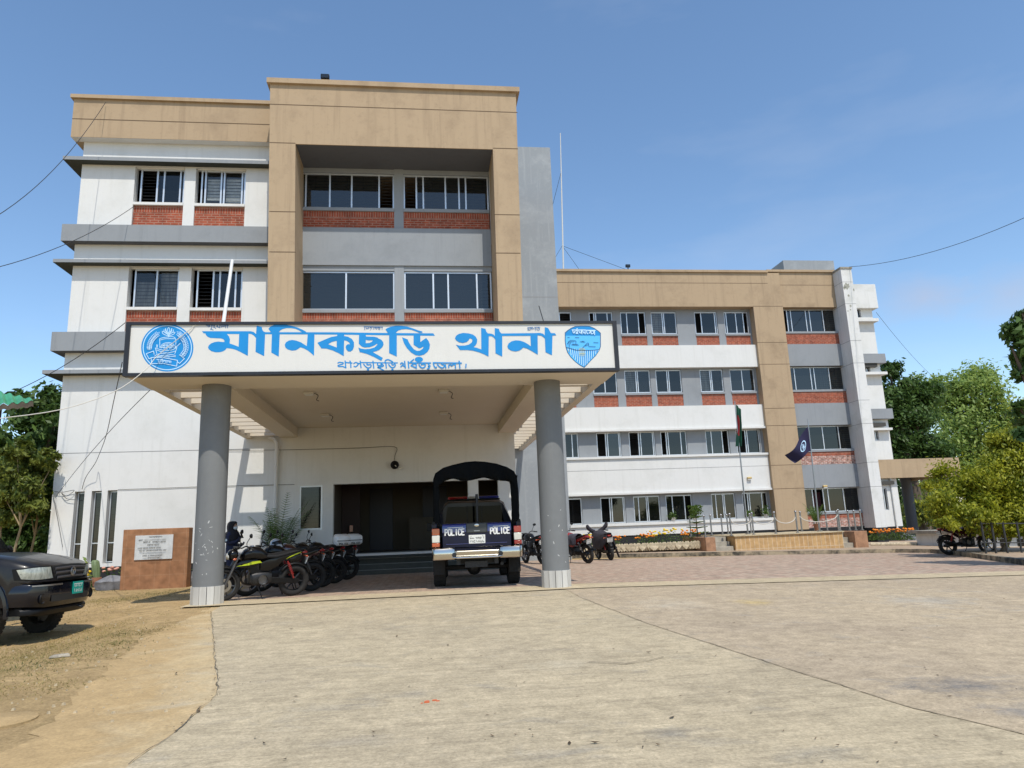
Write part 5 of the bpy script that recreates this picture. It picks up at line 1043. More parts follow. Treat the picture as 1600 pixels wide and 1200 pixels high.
mb = MB(); mb.box(.655,.667,-.17,-.155,1.29,1.67); mb.box(.655,.667,.155,.17,1.29,1.67); B(mb, 'window_divider', 'black', rw)
lb = MB(); lb.box(1.25,1.5,-.62,.62,1.815,1.85); lbo = B(lb, 'light_bar', 'black', bevel=.01)
for y0, y1, m in ((.13,.60,'redlens'),(-.12,.12,'lampw'),(-.60,-.13,'bluelens')):
    mb = MB(); mb.loft([[(1.24+dx,y,1.851+dz) for dx,dz in ((0,0),(.02,.06),(.25,.06),(.27,0))] for y in (y0,(y0+y1)/2,y1)]); B(mb, 'lamp_lens', m, lbo, bevel=.02)
for s in (-1,1):
    mb = MB(); mb.tube([(2.3,s*.88,1.15),(2.35,s*1.0,1.2)], .02, 8); mb.loft([[(2.33+dx,s*(1.04+yy*k_),1.24+zz*k_) for yy,zz in ((-.09,-.1),(.09,-.08),(.1,.1),(-.09,.11))] for dx,k_ in ((-.02,1),(.05,1),(.1,.6))]); B(mb, 'side_mirror', 'black', bevel=.02)
    mb = MB(); mb.add([(x,s*y,z) for x,y,z in ((1.0,.845,1.26),(1.72,.845,1.26),(1.72,.71,1.68),(1.05,.70,1.68))],[(0,1,2,3)]); mb.add([(x,s*y,z) for x,y,z in ((1.8,.845,1.26),(2.55,.845,1.26),(2.2,.72,1.66),(1.8,.715,1.68))],[(0,1,2,3)]); B(mb, 'side_window', 'carglass')
# canvas hood over steel bows
prof = [(.86,1.30),(.872,1.6),(.87,1.95),(.86,2.17),(.81,2.30),(.66,2.40),(.45,2.46),(.2,2.50),(0,2.52),(-.2,2.50),(-.45,2.45),(-.66,2.38),(-.81,2.28),(-.86,2.15),(-.872,1.95),(-.875,1.6),(-.865,1.30)]
rc = random.Random(8)
def bow(x, sag, infl): return [(x+rc.uniform(-.012,.012), y*(1+infl)+rc.uniform(-.01,.01), z-(sag*(1-abs(y)/.9) if z > 2.1 else 0)+rc.uniform(-.008,.008)) for y, z in prof]
xs_ = [-.95,-.86,-.7,-.5,-.3,-.1,.1,.3,.5,.68]
mb = MB(); mb.loft([bow(x, [0,.0,.03,.0,.03,.0,.035,.0,.03,0][i], 0) for i, x in enumerate(xs_)], closed=False, caps=False)
# hem hanging across the open rear and gathered side curtains
hem = []
hp_ = [prof[3:-3][0]]
for a_, b_ in zip(prof[3:-3], prof[3:-3][1:]): hp_ += [((a_[0]*(4-q_)+b_[0]*q_)/4, (a_[1]*(4-q_)+b_[1]*q_)/4) for q_ in (1,2,3,4)]
for k_, (dz, dx) in enumerate(((0,0),(-.05,-.02),(-.13,-.03),(-.21,-.02),(-.26,.0))):
    hem.append([(-.955+dx+(.012+.012*k_)*math.sin(y*19+k_*.5), y*(1-.012*k_), z+dz*(1.2+.22*math.cos(y*3.4)+.1*math.sin(y*9))) for y, z in hp_])
mb.loft(hem, closed=False, caps=False)
cv = B(mb, 'canvas_hood', 'tarp', smooth=70); sm = cv.modifiers.new('s','SOLIDIFY'); sm.thickness = .012
for s in (1,-1):
    mb = MB(); rings = []
    for i in range(11):
        z = 1.30+.9*i/10; wdt = (.07+.012*math.sin(i*1.3))*(1.05 if s<0 else .8); rings.append([(-.955+.05*math.cos(2*math.pi*j/14)*(1+.3*math.sin(j*2.3)), s*.795+wdt*math.sin(2*math.pi*j/14), z) for j in range(14)])
    mb.loft(rings); B(mb, 'rolled_curtain', 'tarp', smooth=60)
for x in (-.9,-.15,.62):
    mb = MB(); mb.tube([(x,y*.975,z-.02) for y, z in prof], .016, 8); B(mb, 'hood_bow', 'dmetal', smooth=50)
mb = MB(); mb.tube([(-.88,-.02,.78),(-.88,-.02,1.85)], .026, 8); B(mb, 'gun_post', 'dmetal', smooth=50)
M['bench'] = mat('bench_vinyl', (.03,.025,.022), .7)
for s in (-1,1):
    mb = MB(); mb.box(-.85,.5,s*.5,s*.78,1.0,1.08); B(mb, 'bench', 'bench', bevel=.02)
# ------------------------------------------------------------------ dark pickup at the left edge
M['navydust'] = mat('dusty_navy_paint', (.003,.0035,.007), .3, coat=.3, spec=.25, c2=(.022,.020,.018), vscale=2.2, contrast=(.3,.8))
M['lampglass'] = mat('aged_lamp_glass', (.42,.44,.38), .12, coat=1, var=.5, vscale=9, stretch=(1,3,1))
M['plategreen'] = mat('teal_plate', (.0,.30,.24), .5)
th = R(-7.1)
sv = thing('parked_pickup', 'dark navy pickup with dusty bonnet and teal number plate at the left edge', 'pickup truck', (-6.02,11.7,g(-6.02,11.7)), th)
sv.scale = (.84,.84,1.085)
B = lambda mb, n, m, par=sv, **k: mb.build(n, m if isinstance(m,list) else M[m], par, local=True, **k)
FC = [(.0,.925),(.3,.918),(.5,.895),(.62,.865),(.72,.82),(.80,.75),(.85,.65),(.875,.48),(.89,.24),(.895,-.1)]   # |y| -> front x
def fx(y):
    y = abs(y)
    for (a,b),(c,d) in zip(FC,FC[1:]):
        if y <= c: return b+(d-b)*(y-a)/(c-a)
    return -.1
SL = 3.15
def hood_z(x, y): return (1.15+.02*min(1,max(0,-.35-x)) if x < -.35 else 1.15-.195*((x+.35)/1.27)**2.0) - .035*(abs(y)/.8)**2.2 - (.10 if abs(y) > .84 else 0)
def bsect(x, w, zt, lower):
    arch = 0
    for xc in (0,-SL):
        if abs(x-xc) < .46: arch = max(arch, .37+math.sqrt(.46**2-(x-xc)**2))
    zb = max(lower, arch) if arch else lower
    zb = min(zb, zt-.18)
    half = [(0,zb),(w*.5,zb),(w*.9,zb),(w*.985,zb+.02),(w,zb+(zt-.12-zb)*.45),(w*.995,zt-.13),(w*.965,zt-.065),(w*.90,zt-.03),(w*.6,zt-.008),(0,zt)]
    return [(x,-y,z) for y,z in half]+[(x,y,z) for y,z in reversed(half[1:-1])]
inv = lambda x: next((c+(a-c)*(x-d)/(b-d) for (a,b),(c,d) in zip(FC,FC[1:]) if d <= x <= b), .895)
xs_ = [.922,.91,.88,.83,.76,.66,.52,.46,.42,.34,.22,.1,0,-.1,-.22,-.34,-.42,-.46,-.6,-.8]
mb = MB(); mb.loft([bsect(x, max(.12,inv(x)), hood_z(x,0), .60 if x > .46 else .42) for x in xs_]); B(mb, 'front_body', 'navydust', smooth=45)
xs_ = [-.8,-1.2,-1.7,-2.2,-SL+.46,-SL+.42,-SL+.3,-SL+.15,-SL,-SL-.15,-SL-.3,-SL-.42,-SL-.46,-4.0,-4.1]
mb = MB(); mb.loft([bsect(x, .885 if x > -4 else .84, 1.06, .42) for x in xs_]); B(mb, 'rear_body', 'navydust', smooth=45)
mb = MB()
for i in range(1):
    mb.loft([[(x,y*w,z) for y,z in ((-1,z0),(-.99,z0+.02),(-wt,zt-.07),(-wt+.12,zt),(wt-.12,zt),(wt,zt-.07),(.99,z0+.02),(1,z0))] for x,w,z0,zt,wt in ((-.55,.80,1.0,1.05,.9),(-1.25,.86,1.03,1.68,.80),(-1.6,.86,1.03,1.76,.80),(-2.4,.86,1.03,1.74,.80),(-2.55,.85,1.03,1.66,.80))])
B(mb, 'cab', 'navydust', smooth=40)
mb = MB(); mb.add([(-.62,-.70,1.10),(-.62,.70,1.10),(-1.2,.64,1.62),(-1.2,-.64,1.62)],[(0,1,2,3)]); 
for v in range(4): mb.v[v] = (mb.v[v][0]+.03, mb.v[v][1], mb.v[v][2]+.03)
B(mb, 'windscreen', 'carglass')
# arched bonnet crease lines
for s in (-1,1):
    mb = MB(); mb.tube([(x, s*(.52-.16*max(0,x)), hood_z(x,.5)-.002) for x in (-.7,-.4,-.1,.2,.5,.7)], .012, 6); B(mb, 'bonnet_crease', 'navydust', smooth=50)
def patch(pts_top, pts_bot, off, n=10, k=4):
    """a patch lying on the curved nose between two polylines of (y,z)"""
    mb = MB(); rings = []
    for j in range(k+1):
        t = j/k; row = []
        for i in range(n+1):
            u = i/n*(len(pts_top)-1); a = min(int(u),len(pts_top)-2); f = u-a
            tp = [pts_top[a][q]+(pts_top[a+1][q]-pts_top[a][q])*f for q in (0,1)]; bt = [pts_bot[a][q]+(pts_bot[a+1][q]-pts_bot[a][q])*f for q in (0,1)]
            y, z = tp[0]+(bt[0]-tp[0])*t, tp[1]+(bt[1]-tp[1])*t
            bul = off+.022*math.sin(math.pi*t)*math.sin(math.pi*i/n)
            nx = 1 if abs(y) < .5 else max(.35, 1-(abs(y)-.5)*1.6); row.append((fx(y)+bul*nx, y+math.copysign(bul*(1-nx),y), z))
        rings.append(row)
    mb.loft(rings, closed=False, caps=False); return mb
for s in (-1,1):
    B(patch([(s*.50,.945),(s*.70,.945),(s*.80,.94),(s*.862,.925)],[(s*.43,.80),(s*.66,.79),(s*.78,.795),(s*.85,.81)],.006), 'headlight', 'lampglass', smooth=60)
    hl_ = MB(); hl_.lathe([(0,.03),(.055,.02),(.062,0),(0,-.02)], (fx(.60)-.03,s*.60,.868), 'x', 18); 
    B(patch([(s*.46,.955),(s*.70,.957),(s*.82,.95),(s*.872,.935)],[(s*.40,.785),(s*.66,.775),(s*.80,.78),(s*.865,.795)],-.004), 'headlight_surround', 'black', smooth=60)
    hl_.lathe([(0,.034),(.03,.03),(.034,.01),(0,0)], (fx(.74)-.03,s*.735,.87), 'x', 14); B(hl_, 'reflector', 'chrome', smooth=50)
gr = B(patch([(-.47,.95),(-.25,.965),(0,.97),(.25,.965),(.47,.95)],[(-.36,.775),(-.2,.765),(0,.76),(.2,.765),(.36,.775)],.004), 'grille', 'ink', smooth=60)
M['grilebar'] = mat('grille_grey', (.09,.09,.10), .35, .5)
for z, w in ((.925,.42),(.868,.395),(.808,.36)):
    mb = MB(); mb.loft([[(fx(y)+.024+dx*(1-.3*abs(y)),y,z+dz-.02*abs(y)) for dx,dz in ((0,-.017),(.02,-.010),(.024,.006),(.012,.017),(0,.017))] for y in [w*(i/8-1) for i in range(17)]]); B(mb, 'grille_bar', 'grilebar', gr, smooth=40)
mb = MB(); torus(mb, (0,0,0), .052, .009, 24, 8); mb.v = [(fx(0)+.062+v[1]*.6, v[0]*1.15, .868+v[2]) for v in mb.v]
mb.tube([(fx(0)+.06,-.04,.892),(fx(0)+.062,0,.886),(fx(0)+.06,.04,.892)], .008, 6); mb.tube([(fx(0)+.06,0,.886),(fx(0)+.06,0,.825)], .008, 6); B(mb, 'badge', 'steel', gr, smooth=50)
# bumper: a deep rounded beam with trim strip, intake, fog lamp, plate
def bump(z0, z1, off, n='bumper', m='carnavy', y1=.90, bul=.03, y0=None):
    mb = MB(); rings = []
    ys = [y1*(i/12-1) for i in range(25)] if y0 is None else [y0+(y1-y0)*i/12 for i in range(13)]
    for y in ys:
        ys_ = max(-.9,min(.9,y)); x = fx(ys_)+off; k_ = max(0,abs(y)-.6)*.25
        rings.append([(x-.30,y*.9,z0+.02),(x-.02,y*(1+off*.25),z0+k_*.4),(x+bul*.6,y*(1+off*.4),z0+(z1-z0)*.25),(x+bul,y*(1+off*.45),z0+(z1-z0)*.6),(x+bul*.5,y*(1+off*.4),z1-.02),(x-.03,y*(1+off*.2),z1),(x-.3,y*.9,z1)])
    mb.loft(rings); return B(mb, n, m, smooth=45)
bm_ = bump(.44,.745,.045)
bump(.745,.775,.03,'bumper_top','navydust',bul=.05)
for s in (-1,1):
    mb = MB(); mb.loft([[(fx(y)+.085+dx-max(0,abs(y)-.7)*.1,y*1.03,.715+dz) for dx,dz in ((0,-.012),(.012,-.008),(.012,.008),(0,.012))] for y in [s*(.30+.5*i/10) for i in range(11)]]); B(mb, 'bumper_trim', 'steel', bm_, smooth=40)
mb = MB(); mb.loft([[(fx(y)+.079,y,z) for z in (.50,.585)] for y in [.52*(i/8-1) for i in range(17)]], closed=False, caps=False); B(mb, 'intake', 'ink', bm_)
bump(.33,.44,-.02,'skid_panel','black',.84)
for s in (-1,1):
    mb = MB(); mb.lathe([(0,.0),(.055,.0),(.068,.02),(.062,.03),(.05,.012),(0,.012)], (fx(.66)+.052,s*.68,.545), 'x', 20); B(mb, 'fog_lamp', 'black', bm_, smooth=40)
def gf(u, v, l): return (fx(.12)+.092+l, .14+u, .64+v)
mb = MB(); mb.hexa([gf(-.145,-.075,-.015),gf(.145,-.075,-.015),gf(.145,-.075,0),gf(-.145,-.075,0)],[gf(-.145,.085,-.015),gf(.145,.085,-.015),gf(.145,.085,0),gf(-.145,.085,0)]); npl = B(mb, 'number_plate', 'plategreen', sv)
q = Paint(lambda u,v,l: gf(u,v,l+.0005))
for s in ([(-.12,.055),(.12,.055)],[(-.11,.05),(-.1,.02),(-.08,.03)],[(-.06,.05),(-.055,.02),(-.03,.035)],[(-.01,.05),(0,.02)],[(.03,.05),(.03,.02),(.06,.02)],[(.09,.05),(.09,.02)],[(-.11,-.01),(-.09,-.05)],[(-.06,-.01),(-.05,-.05),(-.03,-.02)],[(-.01,-.02),(0,-.05),(.02,-.01)],[(.05,-.01),(.05,-.05),(.08,-.03)],[(.1,-.01),(.1,-.05)]): q.stroke(s, .010)
q.mb.build('plate_marks', M['platew'], npl, local=True)
mb = MB(); mb.tube(bez([(.86,.30,.42),(.98,.31,.38),(.99,.36,.375),(.88,.38,.42)],5), .012, 8); B(mb, 'tow_hook', 'dmetal', smooth=50)
for x in (0,-SL):
    for s in (1,-1): wheel(sv, x, s*.77, .365, .24, s)
    for s in (1,-1):
        mb = MB(); mb.loft([[(x+(.45+d)*math.cos(R(a)), s*(.885+e), .37+(.45+d)*math.sin(R(a))) for d,e in ((0,-.03),(0,.02),(.05,.012),(.06,-.02))] for a in range(-5,186,10)]); B(mb, 'wheel_arch', 'carnavy', smooth=50)
mb = MB(); mb.box(-4.0,.6,-.7,.7,.36,.55); B(mb, 'chassis', 'ink')
for s in (-1,1):
    mb = MB(); mb.tube([(-.95,s*.86,1.12),(-.93,s*1.0,1.15)], .02, 8); mb.ell((-.93,s*1.06,1.17),(.06,.1,.075),12,8); B(mb, 'side_mirror', 'black', smooth=50)
# ------------------------------------------------------------------ foundation stone
Ym = 19.6; a0, a1 = PX(187,915,Ym), PX(291,915,Ym); t0, t1 = PX(191,828,Ym), PX(298,824,Ym)
mz = PZ(243,826,Ym)
M['montile'] = brickmat('brown_monument_tile', (.33,.165,.085), (.315,.155,.078), (.37,.22,.13), .36, .34, .004, offset=0, bump=.12, nvar=.28)
mon = thing('foundation_stone', 'brown tiled upright monument slab with white inscribed plaque beside the left column', 'monument', ((a0+a1)/2,Ym,0))
mb = MB(); mb.box(a0,a1,Ym,Ym+.32,-.1,mz); mb.build('slab', M['montile'], mon, bevel=.01)
M['marble'] = mat('grey_white_marble', (.60,.61,.60), .35, c2=(.45,.46,.46), vscale=5)
p0, p1 = P(209.5,876,Ym-.02), P(271,835,Ym-.02)
mb = MB(); mb.box(p0.x,p1.x,Ym-.03,Ym-.0005,p0.z+.01,p1.z); plq = mb.build('plaque', M['marble'], mon, bevel=.004)
fm = lambda x, y, l: (p0.x+(x-215)/1170*(p1.x-p0.x), Ym-.0305-l, p1.z-(y-225)/740*(p1.z-p0.z))
q = Paint(fm); rq = random.Random(2)
for y, segs in ((285,[(640,1040)]),(370,[(320,460)]),(372,[(480,1180)]),(430,[(470,620),(640,700),(760,960),(990,1170)]),(515,[(610,800),(820,970)]),(610,[(320,450),(480,640),(660,860),(890,1040)]),(688,[(370,450),(480,540),(600,770),(800,960),(990,1060),(1110,1210)]),(775,[(480,1100)]),(840,[(490,620),(670,700),(730,860),(880,1110)]),(905,[(660,1040)])):
    faint = y in (372,775)
    for a, b in segs:
        q.stroke([(a,y-18),(b,y-20)], 7 if not faint else 3); x = a+6
        while x < b:
            q.stroke([(x,y-18),(x+rq.uniform(-6,10),y),(x+rq.uniform(-10,14),y+rq.uniform(10,24))], 9 if not faint else 4); x += rq.uniform(20,34)
q.mb.build('inscription', M['ink'], plq)
# ------------------------------------------------------------------ flag podium with steps, railing posts, flags
M['podtile'] = brickmat('buff_podium_tile', (.55,.36,.17), (.49,.31,.145), (.60,.47,.32), .19, .62, .012, offset=0, bump=.2, nvar=.25)
M['podred'] = mat('terracotta_cheek_wall', (.42,.23,.13), .8, var=.4, vscale=4)
YP = 28.0
gp_ = lambda x: g(x,YP)+.13
pz = PZ(1235,833,YP)
xA, xB, xC, xD, xE, xF = (PX(v,850,YP) for v in (1102.5,1117.5,1149,1318.5,1336,1356))
pod = thing('flag_podium', 'buff tiled raised flag podium with steps at both ends before the long wing', 'podium', ((xC+xD)/2,YP,0))
mb = MB(); mb.box(xC,xD,YP,YP+3.4,-.5,pz-.05); mb.build('podium_wall', M['podtile'], pod)
mb = MB(); mb.box(xC-.05,xD+.05,YP-.06,YP+3.5,pz-.05,pz); mb.build('podium_top', M['apron'], pod, bevel=.008)
mb = MB(); mb.box(xA,xB,YP-.05,YP+2.6,-.5,pz-.03); mb.build('cheek_wall', M['podred'], pod, bevel=.008)
mb = MB(); mb.box(xE,xF,YP-.05,YP+2.6,-.5,pz-.03); mb.build('cheek_wall', M['podred'], pod, bevel=.008)
M['stepc'] = mat('grey_step_concrete', (.42,.38,.31), .9, var=.3, vscale=4)
for i in range(3):
    z = gp_(xB)+ (pz-.03-gp_(xB))*(i+1)/3
    mb = MB(); mb.box(xB+.01,xC-.055,YP+.1+.32*i,YP+2.6,-.4,z-.02); mb.build('step', M['stepc'], pod)
    z = gp_(xE)+ (pz-.03-gp_(xE))*(i+1)/3
    mb = MB(); mb.box(xD+.055,xE-.01,YP+.1+.32*i,YP+2.6,-.4,z-.02); mb.build('step', M['stepc'], pod)
proto = None
posts = [(1102,.12),(1142.5,.12),(1177.5,.12),(1212.5,.12),(1246.5,.12),(1313.5,.12),(1079.5,2.9),(1112,2.3),(1129,2.6),(1138,2.9),(1174,3.1),(1253.5,2.4),(1274,2.7),(1293.5,2.5),(1311,2.2),(1328.5,2.2),(1338,2.2),(1348,1.6)]
for i, (x, dy) in enumerate(posts):
    X = PX(x,833,YP+dy)
    if proto is None:
        t = thing('railing_post', 'x', 'railing post'); mb = MB(); mb.cyl((0,0,0),(0,0,.80),.032,12); mb.cyl((0,0,0),(0,0,.03),.07,14); mb.build('pole', M['steel'], t, smooth=40, local=True)
        mb = MB(); mb.ell((0,0,.845),(.05,.05,.05),12,8); mb.build('ball_cap', M['steel'], t, smooth=60, local=True); proto = t
    else:
        t = proto.copy(); col.objects.link(t)
        for ch in proto.children: c_ = ch.copy(); col.objects.link(c_); c_.parent = t
    t.location = (X, YP+dy, pz if xC-.1 < X < xD+.1 else pz-.035); t['group'] = 'steel posts of the podium railing'
    t['label'] = 'steel ball topped post along the front edge of the flag podium' if dy < .5 else 'steel ball topped post along the rear of the flag podium'
    if X < xA-.1: t.location.z = .2
M['rope'] = mat('white_rope', (.6,.57,.5), .9)
for a, b in ((1213,1246.5),(1142.5,1177.5),(1177.5,1212.5),(1252,1313)):
    A, Bp = Vector((PX(a,833,YP+.12),YP+.12,pz+.66)), Vector((PX(b,833,YP+.12),YP+.12,pz+.66)); mid = (A+Bp)/2; mid.z -= .26
    mb = MB(); mb.tube(bez([A,(A*.7+mid*.3)-Vector((0,0,.1)),mid,(Bp*.7+mid*.3)-Vector((0,0,.1)),Bp],5), .018, 6)
    tag(mb.build('railing_rope', M['rope'], smooth=50), {1213:'sagging white rope before the tan pilaster, between two podium posts',1142.5:'sagging white rope left of the national flag pole',1177.5:'sagging white rope just right of the national flag pole',1252:'long sagging white rope before the navy flag pole'}[a], 'rope', 'ropes of the podium railing')
def pole(x0, y0, x1, y1, Y, label):
    b, t_ = P(x0,y0,Y), P(x1,y1,Y); mb = MB(); mb.tube([(b.x,Y,pz),(b.x+(t_.x-b.x)*.5,Y,(pz+t_.z)/2),t_], [.036,.03,.018], 10); mb.cyl((b.x,Y,pz),(b.x,Y,pz+.05),.11,14)
    return b, t_, mb
b, t_, mb = pole(1168.5,832,1148,627,YP+1.2,'')
f1 = thing('flag_pole', 'tall thin pole with drooping green and red national flag on the podium', 'flag pole', (b.x,YP+1.2,pz)); mb.build('pole', M['steel'], f1, smooth=50)
M['fgreen'] = mat('flag_green', (.006,.075,.045), .85); M['fred'] = mat('flag_red', (.28,.015,.02), .85)
rf = random.Random(6); W_, H_ = 15, 20; vs = []
for j in range(H_+1):
    v = j/H_
    for i in range(W_+1):
        u = i/W_; fold = .10*math.sin(u*13+v*2.2)*(.3+v); x = t_.x+.02+(.22*u*(1-.35*v)) - .22*max(0,v-.45)*(1.3-u) ; z = t_.z-.12-1.85*v-.55*u*(1-v)*.5
        vs.append((x, YP+1.2-.03+fold, z))
fs_ = []; mi = []
for j in range(H_):
    for i in range(W_):
        fs_.append((j*(W_+1)+i, j*(W_+1)+i+1, (j+1)*(W_+1)+i+1, (j+1)*(W_+1)+i)); mi.append(1 if ((i-2.5)/3.2)**2+((j-9.5)/5.0)**2 < 1 else 0)
mb = MB(); mb.add(vs, fs_); mb.m = mi; mb.build('flag', [M['fgreen'],M['fred']], f1, smooth=80)
b, t_, mb = pole(1281,832,1262,655,YP+.9,'')
f2 = thing('flag_pole', 'thin pole flying a dark navy flag with pale round emblem on the podium', 'flag pole', (b.x,YP+.9,pz)); mb.build('pole', M['steel'], f2, smooth=50)
M['fnavy'] = mat('flag_navy', (.012,.010,.045), .85)
c_ = [P(1262.5,668,YP+.85),P(1267,706,YP+.85),P(1243,722,YP+.85),P(1227.5,709,YP+.85)]
vs = []; W_, H_ = 16, 12
for j in range(H_+1):
    for i in range(W_+1):
        u, v = i/W_, j/H_; p = (c_[0]*(1-v)+c_[1]*v)*(1-u)+(c_[3]*(1-v)+c_[2]*v)*u; p.y += .14*math.sin(u*7+v*2)*u**.5; p.z += .07*math.sin(u*5+.6)-.1*math.sin(math.pi*u)*(1-v); vs.append(tuple(p))
mb = MB(); mb.add(vs, [(j*(W_+1)+i,j*(W_+1)+i+1,(j+1)*(W_+1)+i+1,(j+1)*(W_+1)+i) for j in range(H_) for i in range(W_)]); fl_ = mb.build('flag', M['fnavy'], f2, smooth=80)
def onflag(u, v, l):
    i, j = min(W_-1,max(0,int(u*W_))), min(H_-1,max(0,int(v*H_))); a, b2_ = u*W_-i, v*H_-j; V = lambda q: Vector(vs[q])
    p = (V(j*(W_+1)+i)*(1-a)+V(j*(W_+1)+i+1)*a)*(1-b2_)+(V((j+1)*(W_+1)+i)*(1-a)+V((j+1)*(W_+1)+i+1)*a)*b2_
    return (p.x, p.y-.014-l, p.z)
q = Paint(onflag); cu, cv_ = .36, .52
q.stroke([(cu+.17*math.cos(2*math.pi*i/20),cv_+.21*math.sin(2*math.pi*i/20)) for i in range(20)], .035, close=True)
for s in ([(cu-.08,cv_-.03),(cu+.08,cv_-.03)],[(cu-.07,cv_+.05),(cu+.07,cv_+.06)],[(cu,cv_-.12),(cu,cv_+.1)],[(cu-.09,cv_+.11),(cu+.09,cv_+.12)]): q.stroke(s, .03)
q.mb.build('flag_emblem', M['signlt'], fl_)
# ------------------------------------------------------------------ person
per = thing('person', 'person in black hijab, white mask and navy uniform holding a phone behind the motorcycles', 'person', (PX(362,860,18.0),18.0,.012), R(-14))
per.scale = (1.02,)*3
V_ = [(0,0,.86),(0,0,1.0),(0,0,1.14),(.0,0,1.24),(.01,0,1.31),
      (-.01,-.15,1.22),(.0,-.20,1.02),(.17,-.13,1.06),(.235,-.10,1.115), (-.01,.15,1.22),(0,.20,1.0),(.13,.12,.95),(.20,.08,.97),
      (0,-.09,.82),(.02,-.095,.46),(-.01,-.10,.07),(.12,-.105,.04),(0,.09,.82),(.02,.095,.46),(-.01,.10,.07),(.12,.105,.04)]
E_ = [(0,1),(1,2),(2,3),(3,4),(3,5),(5,6),(6,7),(7,8),(3,9),(9,10),(10,11),(11,12),(0,13),(13,14),(14,15),(15,16),(0,17),(17,18),(18,19),(19,20)]
Rr_ = [.145,.135,.15,.10,.055,.07,.05,.038,.03,.07,.05,.038,.03,.10,.07,.05,.04,.10,.07,.05,.04]
for hand, sg in ((8,-1),(12,1)):
    hx, hy, hz = V_[hand]
    for k_ in range(4):
        a = len(V_); V_ += [(hx+.035,hy+sg*-.0+(-.024+.016*k_),hz+.03),(hx+.055,hy+(-.026+.017*k_),hz+.06-.004*abs(k_-1)),(hx+.045,hy+(-.026+.017*k_)+.004,hz+.085-.006*abs(k_-1))]; Rr_ += [.010,.0085,.0075]; E_ += [(hand,a),(a,a+1),(a+1,a+2)]
    a = len(V_); V_ += [(hx+.0,hy-sg*-.035,hz+.02),(hx+.015,hy-sg*-.045,hz+.05)]; Rr_ += [.012,.009]; E_ += [(hand,a),(a,a+1)]
me = bpy.data.meshes.new('body'); me.from_pydata(V_,E_,[]); M['uniform'] = mat('navy_uniform', (.018,.022,.06), .85, var=.3, vscale=8); me.materials.append(M['uniform'])
bo = bpy.data.objects.new('body', me); col.objects.link(bo); bo.parent = per
sk = bo.modifiers.new('skin','SKIN'); sk.use_smooth_shade = True
if me.skin_vertices:
    for i, r_ in enumerate(Rr_): me.skin_vertices[0].data[i].radius = (r_*1.0, r_*.9)
    me.skin_vertices[0].data[0].use_root = True
bo.modifiers.new('sub','SUBSURF').render_levels = 2
M['skin'] = mat('skin', (.30,.17,.11), .55); M['hijab'] = mat('black_hijab', (.008,.008,.011), .85); M['mask'] = mat('white_mask', (.55,.62,.65), .8)
mb = MB(); mb.ell((.02,0,1.405),(.088,.072,.108),16,12); mb.ell((.105,0,1.395),(.02,.014,.022),8,6)
for s in (-1,1): mb.ell((-.0,s*.072,1.40),(.02,.01,.03),8,6)
hd = mb.build('head', M['skin'], per, smooth=70, local=True)
for s in (-1,1):
    mb = MB(); mb.ell((.098,s*.03,1.415),(.010,.014,.008),8,6); mb.build('eye', M['platew'], hd, smooth=70, local=True)
mb = MB(); mb.loft([[(.02+.098*math.cos(R(a))*k_, .08*math.sin(R(a))*k_, z) for a in range(-70,71,14)] for z,k_ in ((1.32,.72),(1.345,.95),(1.375,1.06),(1.40,1.0))], closed=False, caps=False); mk = mb.build('face_mask', M['mask'], per, smooth=70, local=True); mk.modifiers.new('s','SOLIDIFY').thickness = .004
rings = []
for z, rx_, ry, cx_, op in ((1.53,.03,.03,-.0,0),(1.525,.075,.06,0,0),(1.49,.108,.09,-.005,0),(1.45,.118,.1,-.01,42),(1.40,.12,.102,-.015,50),(1.35,.118,.102,-.012,48),(1.305,.12,.11,.0,24),(1.26,.15,.155,.0,0),(1.20,.165,.20,.005,0),(1.12,.17,.215,.01,0),(1.04,.165,.21,.015,0)):
    rings.append([(cx_+rx_*math.cos(R(op+(360-2*op)*j/28))*(1+.05*math.sin(j*2.1)*(z<1.3)), ry*math.sin(R(op+(360-2*op)*j/28)), z) for j in range(29)])
mb = MB(); mb.loft(rings, closed=False, caps=False); hj = mb.build('hijab', M['hijab'], per, smooth=70, local=True); hj.modifiers.new('s','SOLIDIFY').thickness = .008
mb = MB(); mb.lathe([(0,.004),(.028,.004),(.03,0),(0,0)], (-.01,-.258,1.1), 'y', 16); mb.build('arm_badge', M['mask'], per, local=True)
ph = thing('phone', 'dark phone held up by the person in black hijab', 'phone', (0,0,0))
ph.matrix_world = per.matrix_basis @ Matrix.Translation((.285,-.10,1.20)) @ Matrix.Rotation(R(-25),4,'Y')
mb = MB(); mb.box(-.005,.005,-.038,.038,-.075,.075); mb.build('case', M['black'], ph, local=True, bevel=.004); mb = MB(); mb.box(-.0065,-.005,-.034,.034,-.07,.07); mb.build('screen', M['glassb'], ph, local=True)
